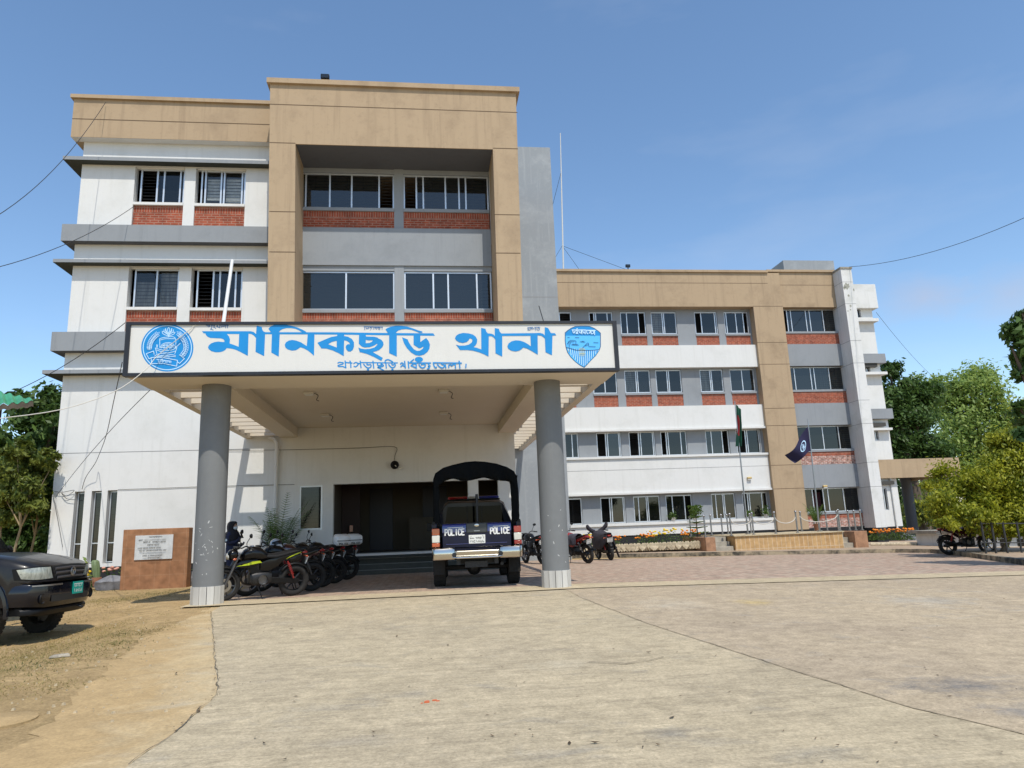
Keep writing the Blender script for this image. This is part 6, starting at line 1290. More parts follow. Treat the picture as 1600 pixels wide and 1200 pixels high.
# ------------------------------------------------------------------ vegetation
def leafmat(name, c, c2, tr=.35):
    m = bpy.data.materials.new(name); m.use_nodes = True; n = m.node_tree; n.nodes.clear()
    out = n.nodes.new('ShaderNodeOutputMaterial'); geo = n.nodes.new('ShaderNodeNewGeometry')
    z = n.nodes.new('ShaderNodeTexNoise'); z.inputs['Scale'].default_value = 1.3; z.inputs['Detail'].default_value = 3; n.links.new(geo.outputs['Position'], z.inputs['Vector'])
    ri = n.nodes.new('ShaderNodeMath'); ri.operation = 'MULTIPLY_ADD'; n.links.new(geo.outputs['Random Per Island'], ri.inputs[0]); ri.inputs[1].default_value = .5; n.links.new(z.outputs['Fac'], ri.inputs[2])
    r = n.nodes.new('ShaderNodeValToRGB'); r.color_ramp.elements[0].position = .45; r.color_ramp.elements[1].position = 1.05; r.color_ramp.elements[0].color = (*c,1); r.color_ramp.elements[1].color = (*c2,1)
    n.links.new(ri.outputs[0], r.inputs['Fac'])
    d = n.nodes.new('ShaderNodeBsdfPrincipled'); d.inputs['Roughness'].default_value = .5; d.inputs['Specular IOR Level'].default_value = .35; t = n.nodes.new('ShaderNodeBsdfTranslucent')
    n.links.new(r.outputs['Color'], d.inputs['Base Color']); n.links.new(r.outputs['Color'], t.inputs['Color'])
    mx_ = n.nodes.new('ShaderNodeMixShader'); mx_.inputs[0].default_value = tr; n.links.new(d.outputs[0], mx_.inputs[1]); n.links.new(t.outputs[0], mx_.inputs[2]); n.links.new(mx_.outputs[0], out.inputs[0])
    return m
M['bark'] = mat('bark', (.16,.12,.085), .95, var=.5, vscale=9, stretch=(1,1,.2), bump=.8, bscale=12)
M['palebark'] = mat('pale_bark', (.34,.26,.15), .95, var=.4, vscale=9, stretch=(1,1,.2))
M['lf_dark'] = leafmat('dark_green_leaf', (.034,.074,.018), (.115,.195,.045), .4)
M['lf_mid'] = leafmat('mid_green_leaf', (.045,.095,.018), (.14,.22,.045), .4)
M['lf_yel'] = leafmat('yellow_green_leaf', (.10,.155,.012), (.46,.46,.04), .5)
M['lf_hazy'] = leafmat('light_green_leaf', (.15,.25,.06), (.38,.47,.12), .5)
M['lf_olive'] = leafmat('olive_leaf', (.05,.085,.014), (.22,.25,.045), .4)
def leaves(blobs, n, size, rnd_, shell=.55, clumps=22, sig=.27, droop=.3):
    vs = []; fs = []
    tot = sum(b[3]**2 for b in blobs); k = 0
    for bx, by, bz, br in blobs:
        cn = max(5, int(clumps*(br/1.5)**1.2)); cs = []
        for i in range(cn):
            u = Vector((rnd_.gauss(0,1),rnd_.gauss(0,1),rnd_.gauss(0,1))).normalized(); rr_ = br*(shell+(1-shell)*rnd_.random()**.6)
            cs.append((Vector((bx,by,bz))+Vector((u.x*rr_,u.y*rr_,u.z*rr_*.85)), u, br*rnd_.uniform(.6,1.3)))
        m = int(n*br*br/tot)
        for i in range(m):
            c, u, w = cs[rnd_.randrange(cn)]
            p = c+Vector((rnd_.gauss(0,sig*w),rnd_.gauss(0,sig*w),rnd_.gauss(0,sig*w*.7)))
            nrm = (u*.7+Vector((rnd_.gauss(0,.6),rnd_.gauss(0,.6),rnd_.gauss(.55,.5)))).normalized()
            a = nrm.cross(Vector((rnd_.gauss(0,1),rnd_.gauss(0,1),rnd_.gauss(-droop,.5)))).normalized(); b = nrm.cross(a)
            s = size*rnd_.uniform(.6,1.35)
            vs += [p-a*s, p-b*s*.42, p+a*s, p+b*s*.42]; fs.append((k,k+1,k+2,k+3)); k += 4
    return vs, fs
def tree(name, label, base, blobs, n, size, leaf, trunk_r=.2, seed=1, bark='bark', group=None, clumps=22, sig=.27, cat='tree', stems=1, shell=.55):
    rnd_ = random.Random(seed); t = thing(name, label, cat, base, 0, group)
    mb = MB(); B0 = Vector(base)
    cx = sum(b[0]*b[3] for b in blobs)/sum(b[3] for b in blobs); cy = sum(b[1]*b[3] for b in blobs)/sum(b[3] for b in blobs); lo = min(b[2]-b[3]*.3 for b in blobs)
    for k in range(stems):
        st = B0+Vector((rnd_.uniform(-.5,.5)*(stems>1)*1.2,rnd_.uniform(-.4,.4)*(stems>1),0)); fork = Vector((cx*.6+st.x*.4,cy*.6+st.y*.4,max(st.z+.5,st.z+(lo-st.z)*.8)))
        mb.tube(bez([st-Vector((0,0,.2)), st*.6+fork*.4+Vector((rnd_.uniform(-.2,.2),0,0)), fork],5), [trunk_r*(1.15-.5*i/10) for i in range(11)], 9)
        for b in blobs:
            e = Vector(b[:3])+Vector((rnd_.uniform(-.2,.2),rnd_.uniform(-.2,.2),b[3]*.3)); mid = fork*.5+e*.5+Vector((0,0,rnd_.uniform(0,.3)*b[3]))
            mb.tube(bez([fork,mid,e],4), [trunk_r*(.55-.45*i/8) for i in range(9)], 6)
    mb.build('trunk', M[bark], t, smooth=60)
    vs, fs = leaves(blobs, n, size, rnd_, clumps=clumps, sig=sig, shell=shell)
    cb = MB(); cb.v = [tuple(v) for v in vs]; cb.f = fs; cb.m = [0]*len(fs)
    me = bpy.data.meshes.new('crown'); off = Vector(base); me.from_pydata([(v[0]-off.x,v[1]-off.y,v[2]-off.z) for v in cb.v], [], fs); me.materials.append(M[leaf])
    o = bpy.data.objects.new('crown', me); col.objects.link(o); o.parent = t
    return t
def blob(x, y, Y, rpx): p = P(x,y,Y); return (p.x, p.y, p.z, rpx*Y/1113)
# left wood
tree('broadleaf_tree', 'tall dark green tree standing behind the left end of the building', (PX(60,840,27),27.5,0), [blob(62,640,27,34),blob(30,690,27,36),blob(75,700,27,38),blob(88,660,26,24),blob(5,720,28,34),blob(45,740,27,40),blob(-30,715,28,44),blob(90,620,27,22)], 15000, .15, 'lf_dark', .24, 1)
tree('slender_tree', 'yellow green slender tree with pale bare trunk at the left edge', (PX(33,850,21.5),21.5,-.2), [blob(40,720,21.5,24),blob(18,745,21.5,22),blob(58,745,22,22),blob(36,765,21,18),blob(70,720,21,16),blob(30,700,21,16),blob(10,770,21.5,18),blob(50,790,21,16)], 12000, .068, 'lf_olive', .045, 2, 'palebark')
tree('slender_tree', 'olive leaved slender tree beside the white end wall', (PX(48,850,23),23,-.1), [blob(66,760,23,26),blob(52,800,23,24),blob(76,810,23.5,20),blob(60,725,23,16)], 11000, .07, 'lf_mid', .045, 3, 'palebark')
tree('slender_tree', 'bushy olive slender tree leaning out of the photo at the left edge', (PX(8,850,22),22,-.1), [blob(5,735,22,24),blob(-10,780,22,30),blob(12,800,22,22)], 9000, .07, 'lf_olive', .045, 4, 'palebark')
tree('undergrowth_bush', 'dark shady bush at the foot of the left trees', (PX(40,850,25),25,-.2), [blob(10,830,25,32),blob(45,835,25,30),blob(75,838,25,26),blob(-25,830,25,34)], 9000, .12, 'lf_dark', .05, 5, cat='bush', stems=4)
tree('broadleaf_tree', 'large dark tree deeper in the wood left of the building', (-24,34,0), [(-24,34,5.5,3.2),(-21,33,4,2.8),(-27,35,4.5,3),(-19.5,34,3,2.6),(-30,34,3.5,3)], 9000, .2, 'lf_dark', .3, 6)
# right wood
tree('broadleaf_tree', 'dense dark green tree right behind the stair end of the long wing', (PX(1430,760,46),46,-.4), [blob(1395,605,46,28),blob(1425,640,46,36),blob(1400,670,46,38),blob(1445,700,46,32),blob(1392,580,46,18),blob(1440,610,46,24),blob(1415,715,46,34),blob(1380,640,46,30)], 26000, .17, 'lf_dark', .4, 7)
tree('broadleaf_tree', 'wide airy light green tree rising behind the right hand wood', (PX(1525,760,62),62,-.6), [blob(1515,615,62,40),blob(1480,605,62,26),blob(1555,640,62,32),blob(1500,655,62,38),blob(1580,680,62,34),blob(1535,690,62,40),blob(1530,590,62,24),blob(1470,700,62,30),blob(1500,735,62,34)], 24000, .20, 'lf_hazy', .45, 8, sig=.33)
tree('broadleaf_tree', 'small pale green treetop between the dark tree and the airy tree', (PX(1440,760,75),75,-.6), [blob(1435,605,75,22),blob(1452,640,75,24),blob(1425,640,75,22)], 5000, .2, 'lf_hazy', .4, 9)
tree('flame_yellow_tree', 'low bushy yellow green tree overhanging the maroon motorcycle', (PX(1565,850,21),21.2,-.3), [blob(1500,745,21,38),blob(1475,785,21,30),blob(1540,755,21,40),blob(1590,735,21,46),blob(1520,800,20.5,34),blob(1570,800,21,40),blob(1640,760,21,52),blob(1590,690,21,34),blob(1612,650,21,36),blob(1640,640,21,40),blob(1575,690,21,26),blob(1560,710,21,30),blob(1615,790,21,44),blob(1520,770,21,34),blob(1545,795,21.3,36),blob(1580,770,21.4,40),blob(1620,730,21.4,42),blob(1550,820,20.6,28),blob(1598,828,20.6,30),blob(1470,750,21.5,22),blob(1650,690,21,40),blob(1488,815,20.5,20)], 72000, .062, 'lf_yel', .10, 10, sig=.3)
tree('broadleaf_tree', 'dark large leaved tree reaching into the right edge of the photo', (PX(1690,900,15),15,-.3), [blob(1602,520,15,26),blob(1590,548,15,18),blob(1612,575,15,22),blob(1610,640,15,20),blob(1650,560,15,50),blob(1660,650,15,50),blob(1604,680,15,15),blob(1600,495,15,12)], 5200, .13, 'lf_dark', .2, 11, shell=.4)
for i, (x, y, Y, r_, lf, lb) in enumerate(((1455,790,44,30,'lf_olive','olive bush seen through the side porch'),(1425,800,52,26,'lf_mid','green bush deep behind the side porch steps'),(1500,810,40,30,'lf_mid','mid green bush right of the side porch'),(1470,755,70,24,'lf_hazy','pale distant bush above the side porch bushes'),(1560,820,48,34,'lf_dark','dark bush behind the low white shed'),(1610,800,52,40,'lf_mid','green bush beyond the low white shed at the right edge'))):
    p = P(x,y,Y); tree('roadside_bush', lb, (p.x,Y,-.6), [blob(x,y,Y,r_),blob(x-r_*.7,y+r_*.3,Y,r_*.7),blob(x+r_*.7,y+r_*.2,Y,r_*.7)], 3200, .13, lf, .06, 30+i, cat='bush', stems=3)
for i, (x, y) in enumerate(((40,75),(58,82),(75,70),(95,78),(-40,60),(-58,66),(-75,72))):
    tree('distant_tree', 'dark distant tree of the far wood right of the building' if x > 0 else 'dark distant tree of the far wood left of the building', (x,y,-.5), [(x,y,4.2,3.6),(x+3,y+1,3,3),(x-3,y,3.2,3),(x,y,1.5,3.2)], 3200, .34, 'lf_dark' if i%2 else 'lf_mid', .3, 50+i, group='trees of the far wood')
# frond plants
def frondplant(name, label, base, fronds, length, leaf, seed, cat='potted plant', pot=None, width=.16, up=1.0):
    rnd_ = random.Random(seed); t = thing(name, label, cat, base); mb = MB(); B0 = Vector(base); z0 = .28 if pot else 0
    for i in range(fronds):
        a = 2*math.pi*i/fronds+rnd_.uniform(-.3,.3); l = length*rnd_.uniform(.7,1.1); sp = rnd_.uniform(.15,.6); pts = []
        K = 30
        for k in range(K):
            f_ = k/(K-1); pts.append(B0+Vector((math.cos(a)*sp*l*f_**1.3, math.sin(a)*sp*l*f_**1.3, z0+up*l*(f_-.45*sp*f_**2.4))))
        mb.tube(pts, [.010*(1-.8*k/(K-1)) for k in range(K)], 4)
        for k in range(5,K):
            d = (pts[k]-pts[k-1]).normalized(); sd = Vector((-math.sin(a),math.cos(a),0)); w = width*math.sin(math.pi*(k/K)**.7*.97)+.03
            for s in (-1,1):
                tip = pts[k]+sd*s*w*rnd_.uniform(.8,1.1)+d*w*.7-Vector((0,0,w*rnd_.uniform(.15,.5))); mb.add([pts[k]-d*.010, pts[k]+d*.010, tip], [(0,1,2)])
    mb.build('fronds', M[leaf], t)
    if pot:
        mb = MB(); mb.lathe([(0,0),(.11,0),(.15,.28),(.16,.28),(.16,.31),(.14,.31),(.13,.26),(0,.26)], base, n=18); mb.build('pot', M[pot], t, smooth=40)
    return t
M['clay'] = mat('clay_pot', (.30,.13,.07), .85, var=.3); M['whitepot'] = mat('white_pot', (.5,.48,.44), .6)
frondplant('potted_palm', 'tall potted palm by the drain pipe left of the entrance', (PX(432,870,20.6),20.6,.012), 19, 2.05, 'lf_dark', 3, pot='clay', width=.3)
frondplant('potted_palm', 'young bright green palm among the posts of the flag podium', (PX(1277,825,YP+2.3),YP+2.3,pz), 11, 1.1, 'lf_mid', 4, pot='clay', width=.2)
t = thing('tiered_pine', 'small tiered pine plant at the left end of the flag podium', 'plant', (PX(1090,838,YP+1.5),YP+1.5,pz-.1))
mb = MB(); b0 = Vector(t.location); mb.tube([b0,b0+Vector((0,0,1.25))],[.035,.012],8); mb.build('stem', M['bark'], t)
mb = MB(); rt = random.Random(9)
for k in range(5):
    z = .22+.22*k; l = .52*(1-.13*k)
    for i in range(7):
        a = 2*math.pi*i/7+k*.4; e = b0+Vector((math.cos(a)*l,math.sin(a)*l,z+.05)); s0 = b0+Vector((0,0,z)); mb.tube([s0,e],[.03,.012],5)
for i in range(260):
    a = rt.uniform(0,6.28); r_ = rt.uniform(0,.32); p = b0+Vector((math.cos(a)*r_,math.sin(a)*r_,1.12+rt.uniform(-.1,.25))); d = Vector((rt.gauss(0,1),rt.gauss(0,1),rt.gauss(0,1))).normalized()*.07; e = d.cross(Vector((.3,.5,.7))).normalized()*.03; mb.add([p-d,p-e,p+d,p+e],[(0,1,2,3)])
mb.build('branches', M['lf_mid'], t)
def flowerplant(label, base, h, w, fl, n, seed, group=None, name='marigold_plant', leaf='lf_mid', lsz=.045):
    rnd_ = random.Random(seed); t = thing(name, label, 'plant', base, 0, group); B0 = Vector(base); mb = MB()
    for i in range(110):
        u = Vector((rnd_.gauss(0,.45),rnd_.gauss(0,.45),abs(rnd_.gauss(.3,.35)))); p = B0+Vector((u.x*w,u.y*w,min(1,u.z)*h)); d = Vector((rnd_.gauss(0,1),rnd_.gauss(0,1),rnd_.gauss(.4,.6))).normalized()*lsz*rnd_.uniform(.7,1.3); e = d.cross(Vector((rnd_.gauss(0,1),rnd_.gauss(0,1),.2))).normalized()*lsz*.4
        mb.add([p-d,p-e,p+d,p+e],[(0,1,2,3)])
    mb.build('foliage', M[leaf], t)
    if fl:
        mb = MB()
        for i in range(n):
            p = B0+Vector((rnd_.gauss(0,.38)*w,rnd_.gauss(0,.38)*w,h*rnd_.uniform(.75,1.1))); mb.ell(p,(.05,.05,.034),9,6)
        mb.build('flowers', M[fl], t, smooth=60)
    return t
M['orange'] = mat('orange_petal', (.75,.22,.01), .7); M['yellow'] = mat('yellow_petal', (.80,.55,.01), .7); M['redpet'] = mat('red_petal', (.55,.05,.05), .7); M['pinkpet'] = mat('pink_petal', (.6,.3,.22), .7)
YFB = 29.4; bed = 'flowering plants in the bed before the wing'
for i, (x, c, h, w) in enumerate(((918,'yellow',.55,.34),(928,'orange',.5,.3),(968,'orange',.45,.3),(1002,'orange',.5,.34),(1018,'orange',.55,.32),(1027,'yellow',.6,.34),(1039,'yellow',.62,.40),(1054,'yellow',.66,.36),(1073,'orange',.5,.36),(1085,'orange',.62,.42))):
    X = PX(x,856,YFB); flowerplant(['tall yellow','orange','small orange','round orange','bushy orange','pale yellow','wide yellow','tallest yellow','withered orange','broad orange'][i]+' marigold plant in the flower bed, '+['right of the red motorcycle','close left of the covered motorcycle','right behind the covered motorcycle','alone at the left of the bed','left neighbour of the yellow marigolds','first of the three yellow ones','middle of the three yellow ones','last of the three yellow ones','between yellow marigolds and podium','nearest the podium steps'][i], (X,YFB+.1*(i%3),.2), h, w, c, 9, i, bed)
for i in range(9):
    x = 1362+i*8.5; X = PX(x,826,31.5-.25*i); flowerplant('orange marigold plant in the kerbed bed beside the corner pier', (X,31.5-.2*i,.02), .45, .34, 'orange', 8, 70+i, 'orange marigolds by the corner pier')
M['wbrick'] = mat('whitewashed_edging_brick', (.62,.52,.36), .9, var=.5, vscale=12)
pr = None
for i in range(46):
    X = PX(912+i*4.0,861,28.55); 
    mb = MB(); mb.box(-.11,.11,-.04,.04,-.13,.13)
    if pr is None: pr = mb.build('edging_brick', M['wbrick'], bevel=.008); o = pr
    else: o = pr.copy(); col.objects.link(o)
    o.location = (X, 28.55+rnd.uniform(-.05,.05), .24); o.rotation_euler = (R(rnd.uniform(-12,12)), R(45+rnd.uniform(-12,12)), R(rnd.uniform(-10,10)))
    tag(o, 'whitewashed brick set corner up along the front of the flower bed', 'brick', 'edging bricks of the flower bed')
mb = MB(); mb.tube([Vector((PX(a,b,30-.2*k),30-.35*k,g(PX(a,b,30),30)+.17)) for k,(a,b) in enumerate(((1360,846),(1385,847),(1405,843),(1420,838)))], .10, 8)
tag(mb.build('bed_kerb', M['wbrick'], smooth=50), 'low whitewashed kerb round the orange marigolds by the pier', 'kerb')
# plants, cactus and rubble in front of the left wall
flowerplant('pale leaved plant with white flowers in front of the slit windows', (PX(127,880,20.6),20.6,.05), .75, .32, 'whitep' if False else None, 0, 81, None, 'flower_plant', 'lf_hazy', .08)
flowerplant('yellow flowering plant beside the cactus by the left wall', (PX(140,888,20.3),20.3,.05), .45, .25, 'yellow', 7, 82, None, 'flower_plant')
flowerplant('red flowering plant with dark leaves left of the foundation stone', (PX(172,890,20.4),20.4,.1), .42, .36, 'pinkpet', 9, 83, None, 'flower_plant', 'lf_dark', .06)
flowerplant('low green plant between the foundation stone and the left column', (PX(302,885,20.6),20.6,.05), .4, .3, None, 0, 84, None, 'flower_plant', 'lf_mid', .06)
M['cactus'] = mat('cactus_green', (.16,.22,.10), .6, var=.3, vscale=7)
cb_ = Vector((PX(152,893,20.2),20.2,.1)); ct = thing('cactus', 'thick pale green column cactus in a clay pot by the left wall', 'cactus', cb_)
mb = MB(); mb.lathe([(0,0),(.09,0),(.12,.2),(.11,.22),(0,.2)], cb_, n=18); mb.build('pot', M['clay'], ct, smooth=40)
mb = MB(); k = 20; rings = []
for z, r_ in ((.28,.06),(.4,.075),(.6,.085),(.72,.08),(.76,.04)): rings.append([(cb_.x-.16*(z-.3)+(r_+.014*(j%2))*math.cos(2*math.pi*j/k), cb_.y+(r_+.014*(j%2))*math.sin(2*math.pi*j/k), z) for j in range(k)])
mb.loft(rings); mb.build('stem', M['cactus'], ct, smooth=60)
M['rock'] = mat('grey_boulder', (.22,.22,.23), .95, var=.4, vscale=4, bump=.8, bscale=8); M['rust'] = mat('rusty_scrap', (.20,.10,.05), .95, c2=(.30,.19,.11), vscale=6)
def rock(label, c, r_, m, seed, name='boulder', cat='rock'):
    rr_ = random.Random(seed); mb = MB(); mb.ell((0,0,0), r_, 12, 8); mb.v = [tuple(q*(1+.16*math.sin(q*9+s*3+seed)+rr_.uniform(-.05,.05)) for q, s in zip(v, (v[1]*8, v[2]*8, v[0]*8))) for v in mb.v]; o = mb.build(name, M[m], smooth=40); o.location = c; return tag(o, label, cat)
rock('large grey boulder between the cactus and the foundation stone', (PX(178,905,20.1),20.0,.12), (.38,.25,.24), 'rock', 1)
rock('grey boulder between the foundation stone and the left column', (PX(303,905,20.3),20.3,.1), (.28,.22,.26), 'rock', 2)
for i, (x, y, w) in enumerate(((150,908,.24),(162,899,.16),(146,916,.2))):
    rr_ = random.Random(i); p = G(x,y); mb = MB(); mb.hexa([(-w,-.1,-.03),(w,-.07,-.02),(w*.9,.1,-.02),(-w*.9,.08,-.03)],[(-w*.8,-.09,.05),(w*.9,-.06,.07),(w*.7,.08,.06),(-w,.07,.05)]); o = mb.build('rubble_piece', M['rust'], bevel=.02); o.location = (p.x,p.y,p.z+.05+.05*(i==1)); o.rotation_euler = (R(rr_.uniform(-15,15)),R(rr_.uniform(-20,20)),R(rr_.uniform(0,180))); tag(o, ['rust brown rubble slab left of the grey boulder','small tan rubble piece on top of the rubble','lowest rust brown rubble piece beside the dark pickup'][i], 'rubble')
M['rubst'] = mat('chalky_stone', (.42,.37,.29), .95, var=.5, vscale=14, bump=.6, bscale=20)
p = G(93,1027); mb = MB(); mb.hexa([(-.11,-.06,0),(.12,-.04,0),(.10,.06,0),(-.08,.07,0)],[(-.09,-.05,.03),(.1,-.03,.04),(.08,.05,.035),(-.07,.05,.03)]); o = mb.build('flat_stone', M['rubst'], bevel=.01); o.location = p; o.rotation_euler = (0,0,.3); tag(o, 'flat pale stone lying on the dry grass before the dark pickup', 'stone')
p = G(-2,1128); mb = MB(); mb.lathe([(0,-.05),(.27,-.05),(.27,.012),(.255,.02),(0,.02)], (0,0,0), n=28); o = mb.build('manhole_slab', M['dusty'], smooth=40); o.location = (p.x,p.y,p.z); tag(o, 'round grey concrete slab in the lower left corner', 'slab')
p = G(668,1099); rc = random.Random(1); mb = MB()
for i in range(7): x, y, s = rc.gauss(0,.045), rc.gauss(0,.02), rc.uniform(.008,.022); mb.box(p.x+x-s,p.x+x+s,p.y+y-s*.6,p.y+y+s*.6,p.z+.009,p.z+.009+s*.5)
tag(mb.build('brick_crumbs', mat('orange_brick_dust',(.55,.13,.05),.95)), 'orange brick crumbs on the concrete yard', 'brick crumbs', kind='stuff')
# dry grass and fallen bits : nobody could count these
rg_ = random.Random(12); mb = MB()
def grass(x, y, h, n):
    z = g(x,y)
    for i in range(n):
        a = rg_.uniform(0,6.28); l = h*rg_.uniform(.5,1.2); bx, by = x+rg_.gauss(0,.09), y+rg_.gauss(0,.09); lean_ = rg_.uniform(.8,2.6); w = .005
        tx, ty = bx+math.cos(a)*l*lean_, by+math.sin(a)*l*lean_
        mb.add([(bx-w*math.sin(a),by+w*math.cos(a),z-.003),(bx+w*math.sin(a),by-w*math.cos(a),z-.003),(tx,ty,z+l*.7)],[(0,1,2)])
patches = [(gx(270,924),.8,.35,520),(gx(210,935),.9,.4,500),(gx(170,940),.6,.4,350),(gx(320,945),.35,.1,120),(gx(150,985),.8,.35,520),(gx(90,1010),.7,.35,620),(gx(40,1030),.6,.35,560),(gx(10,1050),.4,.3,300),(gx(30,1075),.4,.15,180),(gx(200,985),.6,.25,160),(gx(150,1023),.25,.1,70),(gx(185,1005),.2,.08,50),(gx(110,965),.8,.4,300)]
for (px_, py_), sx_, sy_, n in patches:
    for i in range(int(n*.55)): grass(px_+rg_.gauss(0,sx_*.8), py_+rg_.gauss(0,sy_*1.6), rg_.uniform(.008,.03), 9)
M['straw'] = leafmat('dry_grass', (.20,.17,.05), (.46,.36,.15), .4)
tag(mb.build('dry_grass', M['straw']), 'sparse dry grass round the dark pickup and the foundation stone', 'grass', kind='stuff')
mb = MB()
for (px_, py_), sx_, sy_, n in [(gx(270,927),.7,.22,130),(gx(205,936),.6,.2,90),(gx(150,925),.5,.2,90),(gx(200,990),.35,.12,40),(gx(185,1005),.2,.06,25),(gx(60,1030),.6,.25,90),(gx(20,1050),.5,.2,80),(gx(345,948),.25,.05,40)]:
    for i in range(n): grass(px_+rg_.gauss(0,sx_*.8), py_+rg_.gauss(0,sy_*1.6), rg_.uniform(.015,.05), 4)
M['weed'] = leafmat('green_weeds', (.05,.075,.018), (.16,.17,.05), .35)
tag(mb.build('green_weeds', M['weed']), 'small green weeds among the dry grass on the left verge', 'weeds', kind='stuff')
mb = MB()
for i in range(190):
    x, y = gx(rg_.uniform(0,300), 930+200*rg_.random()); s_ = rg_.choice((.006,.008,.01,.014,.022)); z = g(x,y); a = rg_.uniform(0,3)
    pts_ = [(x+s_*math.cos(a+k_*1.57)*rg_.uniform(.7,1.2), y+s_*math.sin(a+k_*1.57)*rg_.uniform(.6,1)) for k_ in range(4)]
    mb.hexa([(p_[0],p_[1],z-.003) for p_ in pts_], [(x+(p_[0]-x)*.6,y+(p_[1]-y)*.6,z+.004+s_*.7) for p_ in pts_])
M['pebble'] = mat('sandy_pebble', (.52,.42,.27), .95, var=.4, vscale=30)
tag(mb.build('pebbles', M['pebble']), 'small pale stones scattered over the left verge', 'pebbles', kind='stuff')
mb = MB()
def litter(x, y, s):
    z = g(x,y)+.017; a = rg_.uniform(0,6.28); c_, s_ = math.cos(a)*s, math.sin(a)*s
    mb.add([(x-c_,y-s_,z+rg_.uniform(0,.01)),(x+s_*.35,y-c_*.35,z+.002),(x+c_,y+s_,z+rg_.uniform(0,.012)),(x-s_*.35,y+c_*.35,z+.002)],[(0,1,2,3)])
for i in range(230):
    x, y = gx(rg_.uniform(330,1600), 930+270*rg_.random()**1.6); litter(x, y, rg_.uniform(.006,.022))
for x, y in ((1122,974),(1147,975),(620,996),(1014,1022),(463,1091),(310,1115),(275,1055),(455,985),(890,1165),(930,1165),(1050,1125),(700,1010),(1410,987)): litter(*gx(x,y), .035)
for q in seamL[:4]:
    for i in range(18): t_ = rg_.random(); k = rg_.randrange(3); a, b_ = seamL[k], seamL[k+1]; litter(a[0]+(b_[0]-a[0])*t_+rg_.gauss(0,.03), a[1]+(b_[1]-a[1])*t_, rg_.uniform(.006,.02))
M['deadleaf'] = leafmat('dead_leaf', (.05,.035,.018), (.16,.10,.05), .1)
tag(mb.build('fallen_leaves', M['deadleaf']), 'scattered dead leaf bits on the concrete yard', 'leaf litter', kind='stuff')
# ------------------------------------------------------------------ side porch, shed, fence at the right
sp = thing('side_porch', 'tan flat roofed side porch on round columns at the far end of the wing', 'porch', (PX(1430,740,38),38,0))
x0, x1 = PX(1373,730,37), PX(1500,730,37); z0, z1 = PZ(1420,746,37), PZ(1420,717,37)
for nm, m, b in (('fascia','tan',(x0,x1,37,37.25,z0,z1)),('fascia','tan',(x1-.25,x1,37.251,42,z0,z1)),('roof_slab','canopy',(x0,x1-.251,37.251,42,z0+.25,z0+.5))):
    mb = MB(); mb.box(*b); mb.build(nm, M[m], sp)
for x, Y, m in ((1421,41,'darkgrey'),(1480,37.6,'colgrey')):
    X = PX(x,790,Y); mb = MB(); mb.cyl((X,Y,-.4),(X,Y,z0+.25 if Y > 38 else z0),.30,20); mb.build('column', M[m], sp, smooth=40)
for i in range(4):
    mb = MB(); Yb = 36.9+.3*i; zz = g(28,37)+.13+.15*(i+1); mb.box(PX(1410,830,37),PX(1446-7*i,830,37),Yb,40,-.5,zz); mb.build('step', M['rock'], sp)
shd = thing('low_shed', 'low white shed with dark windows behind the fence at the right edge', 'shed', (PX(1590,850,25),25,0))
xs0, xs1 = PX(1545,850,25), PX(1660,850,25); zs1 = PZ(1580,832,25); gs = g(19,25)-.3
mb = MB(); mb.box(xs0,xs1,25,29,gs,zs1); mb.build('wall', M['whitew'], shd); mb = MB(); mb.box(xs0-.2,xs1+.2,24.7,29.3,zs1,zs1+.12); mb.build('roof', M['conc'], shd)
for a, b, c, d in ((1563,842,1572,858),(1590,842,1600,858)): mb = MB(); mb.box(PX(a,850,25),PX(b if False else c,850,25),24.97,25.0,PZ(a,d,24.97),PZ(a,b,24.97)); mb.build('window', M['glass'], shd)
fn = thing('metal_fence', 'thin dark metal fence under the yellow green tree', 'fence', (PX(1570,860,20),20,0)); M['fencem'] = mat('dark_fence_metal', (.05,.05,.05), .6, .5)
for x in (1540,1556,1574,1596,1620):
    X = PX(x,860,20); mb = MB(); mb.cyl((X,20,g(X,20)-.1),(X,20,PZ(x,815,20)),.03,8); mb.build('post', M['fencem'], fn)
for y in (818,848): mb = MB(); mb.tube([(PX(1532,y,20),20,PZ(1532,y,20)),(PX(1640,y,20),20,PZ(1640,y,20))], .018, 6); mb.build('rail', M['fencem'], fn)
# ------------------------------------------------------------------ small fittings, cables, mast, roof things
def lampbox(label, x, y, Y, s, base_y):
    p = P(x,y,Y); t = thing('floodlight', label, 'floodlight', (p.x,p.y,base_y)); mb = MB(); mb.box(p.x-s,p.x+s,p.y-s*.5,p.y+s*.5,p.z-s*.62,p.z+s*.62); mb.build('lamp_head', M['black'], t, bevel=.02)
    mb = MB(); mb.box(p.x-s*.8,p.x+s*.8,p.y-s*.56,p.y-s*.501,p.z-s*.5,p.z+s*.5); mb.build('lamp_glass', M['glassb'], t); mb = MB(); mb.tube([(p.x,p.y,p.z-s*.6),(p.x,p.y,base_y)], .03, 6); mb.build('bracket', M['dmetal'], t)
lampbox('small black floodlight on top of the tan tower parapet', 508,120.5,YT+.2,.13,ztt)
lampbox('small black floodlight on the parapet of the long wing', 981,415.5,YB+.2,.13,wzt)
M['yellowlamp'] = mat('yellowed_lamp_cover', (.55,.40,.16), .5)
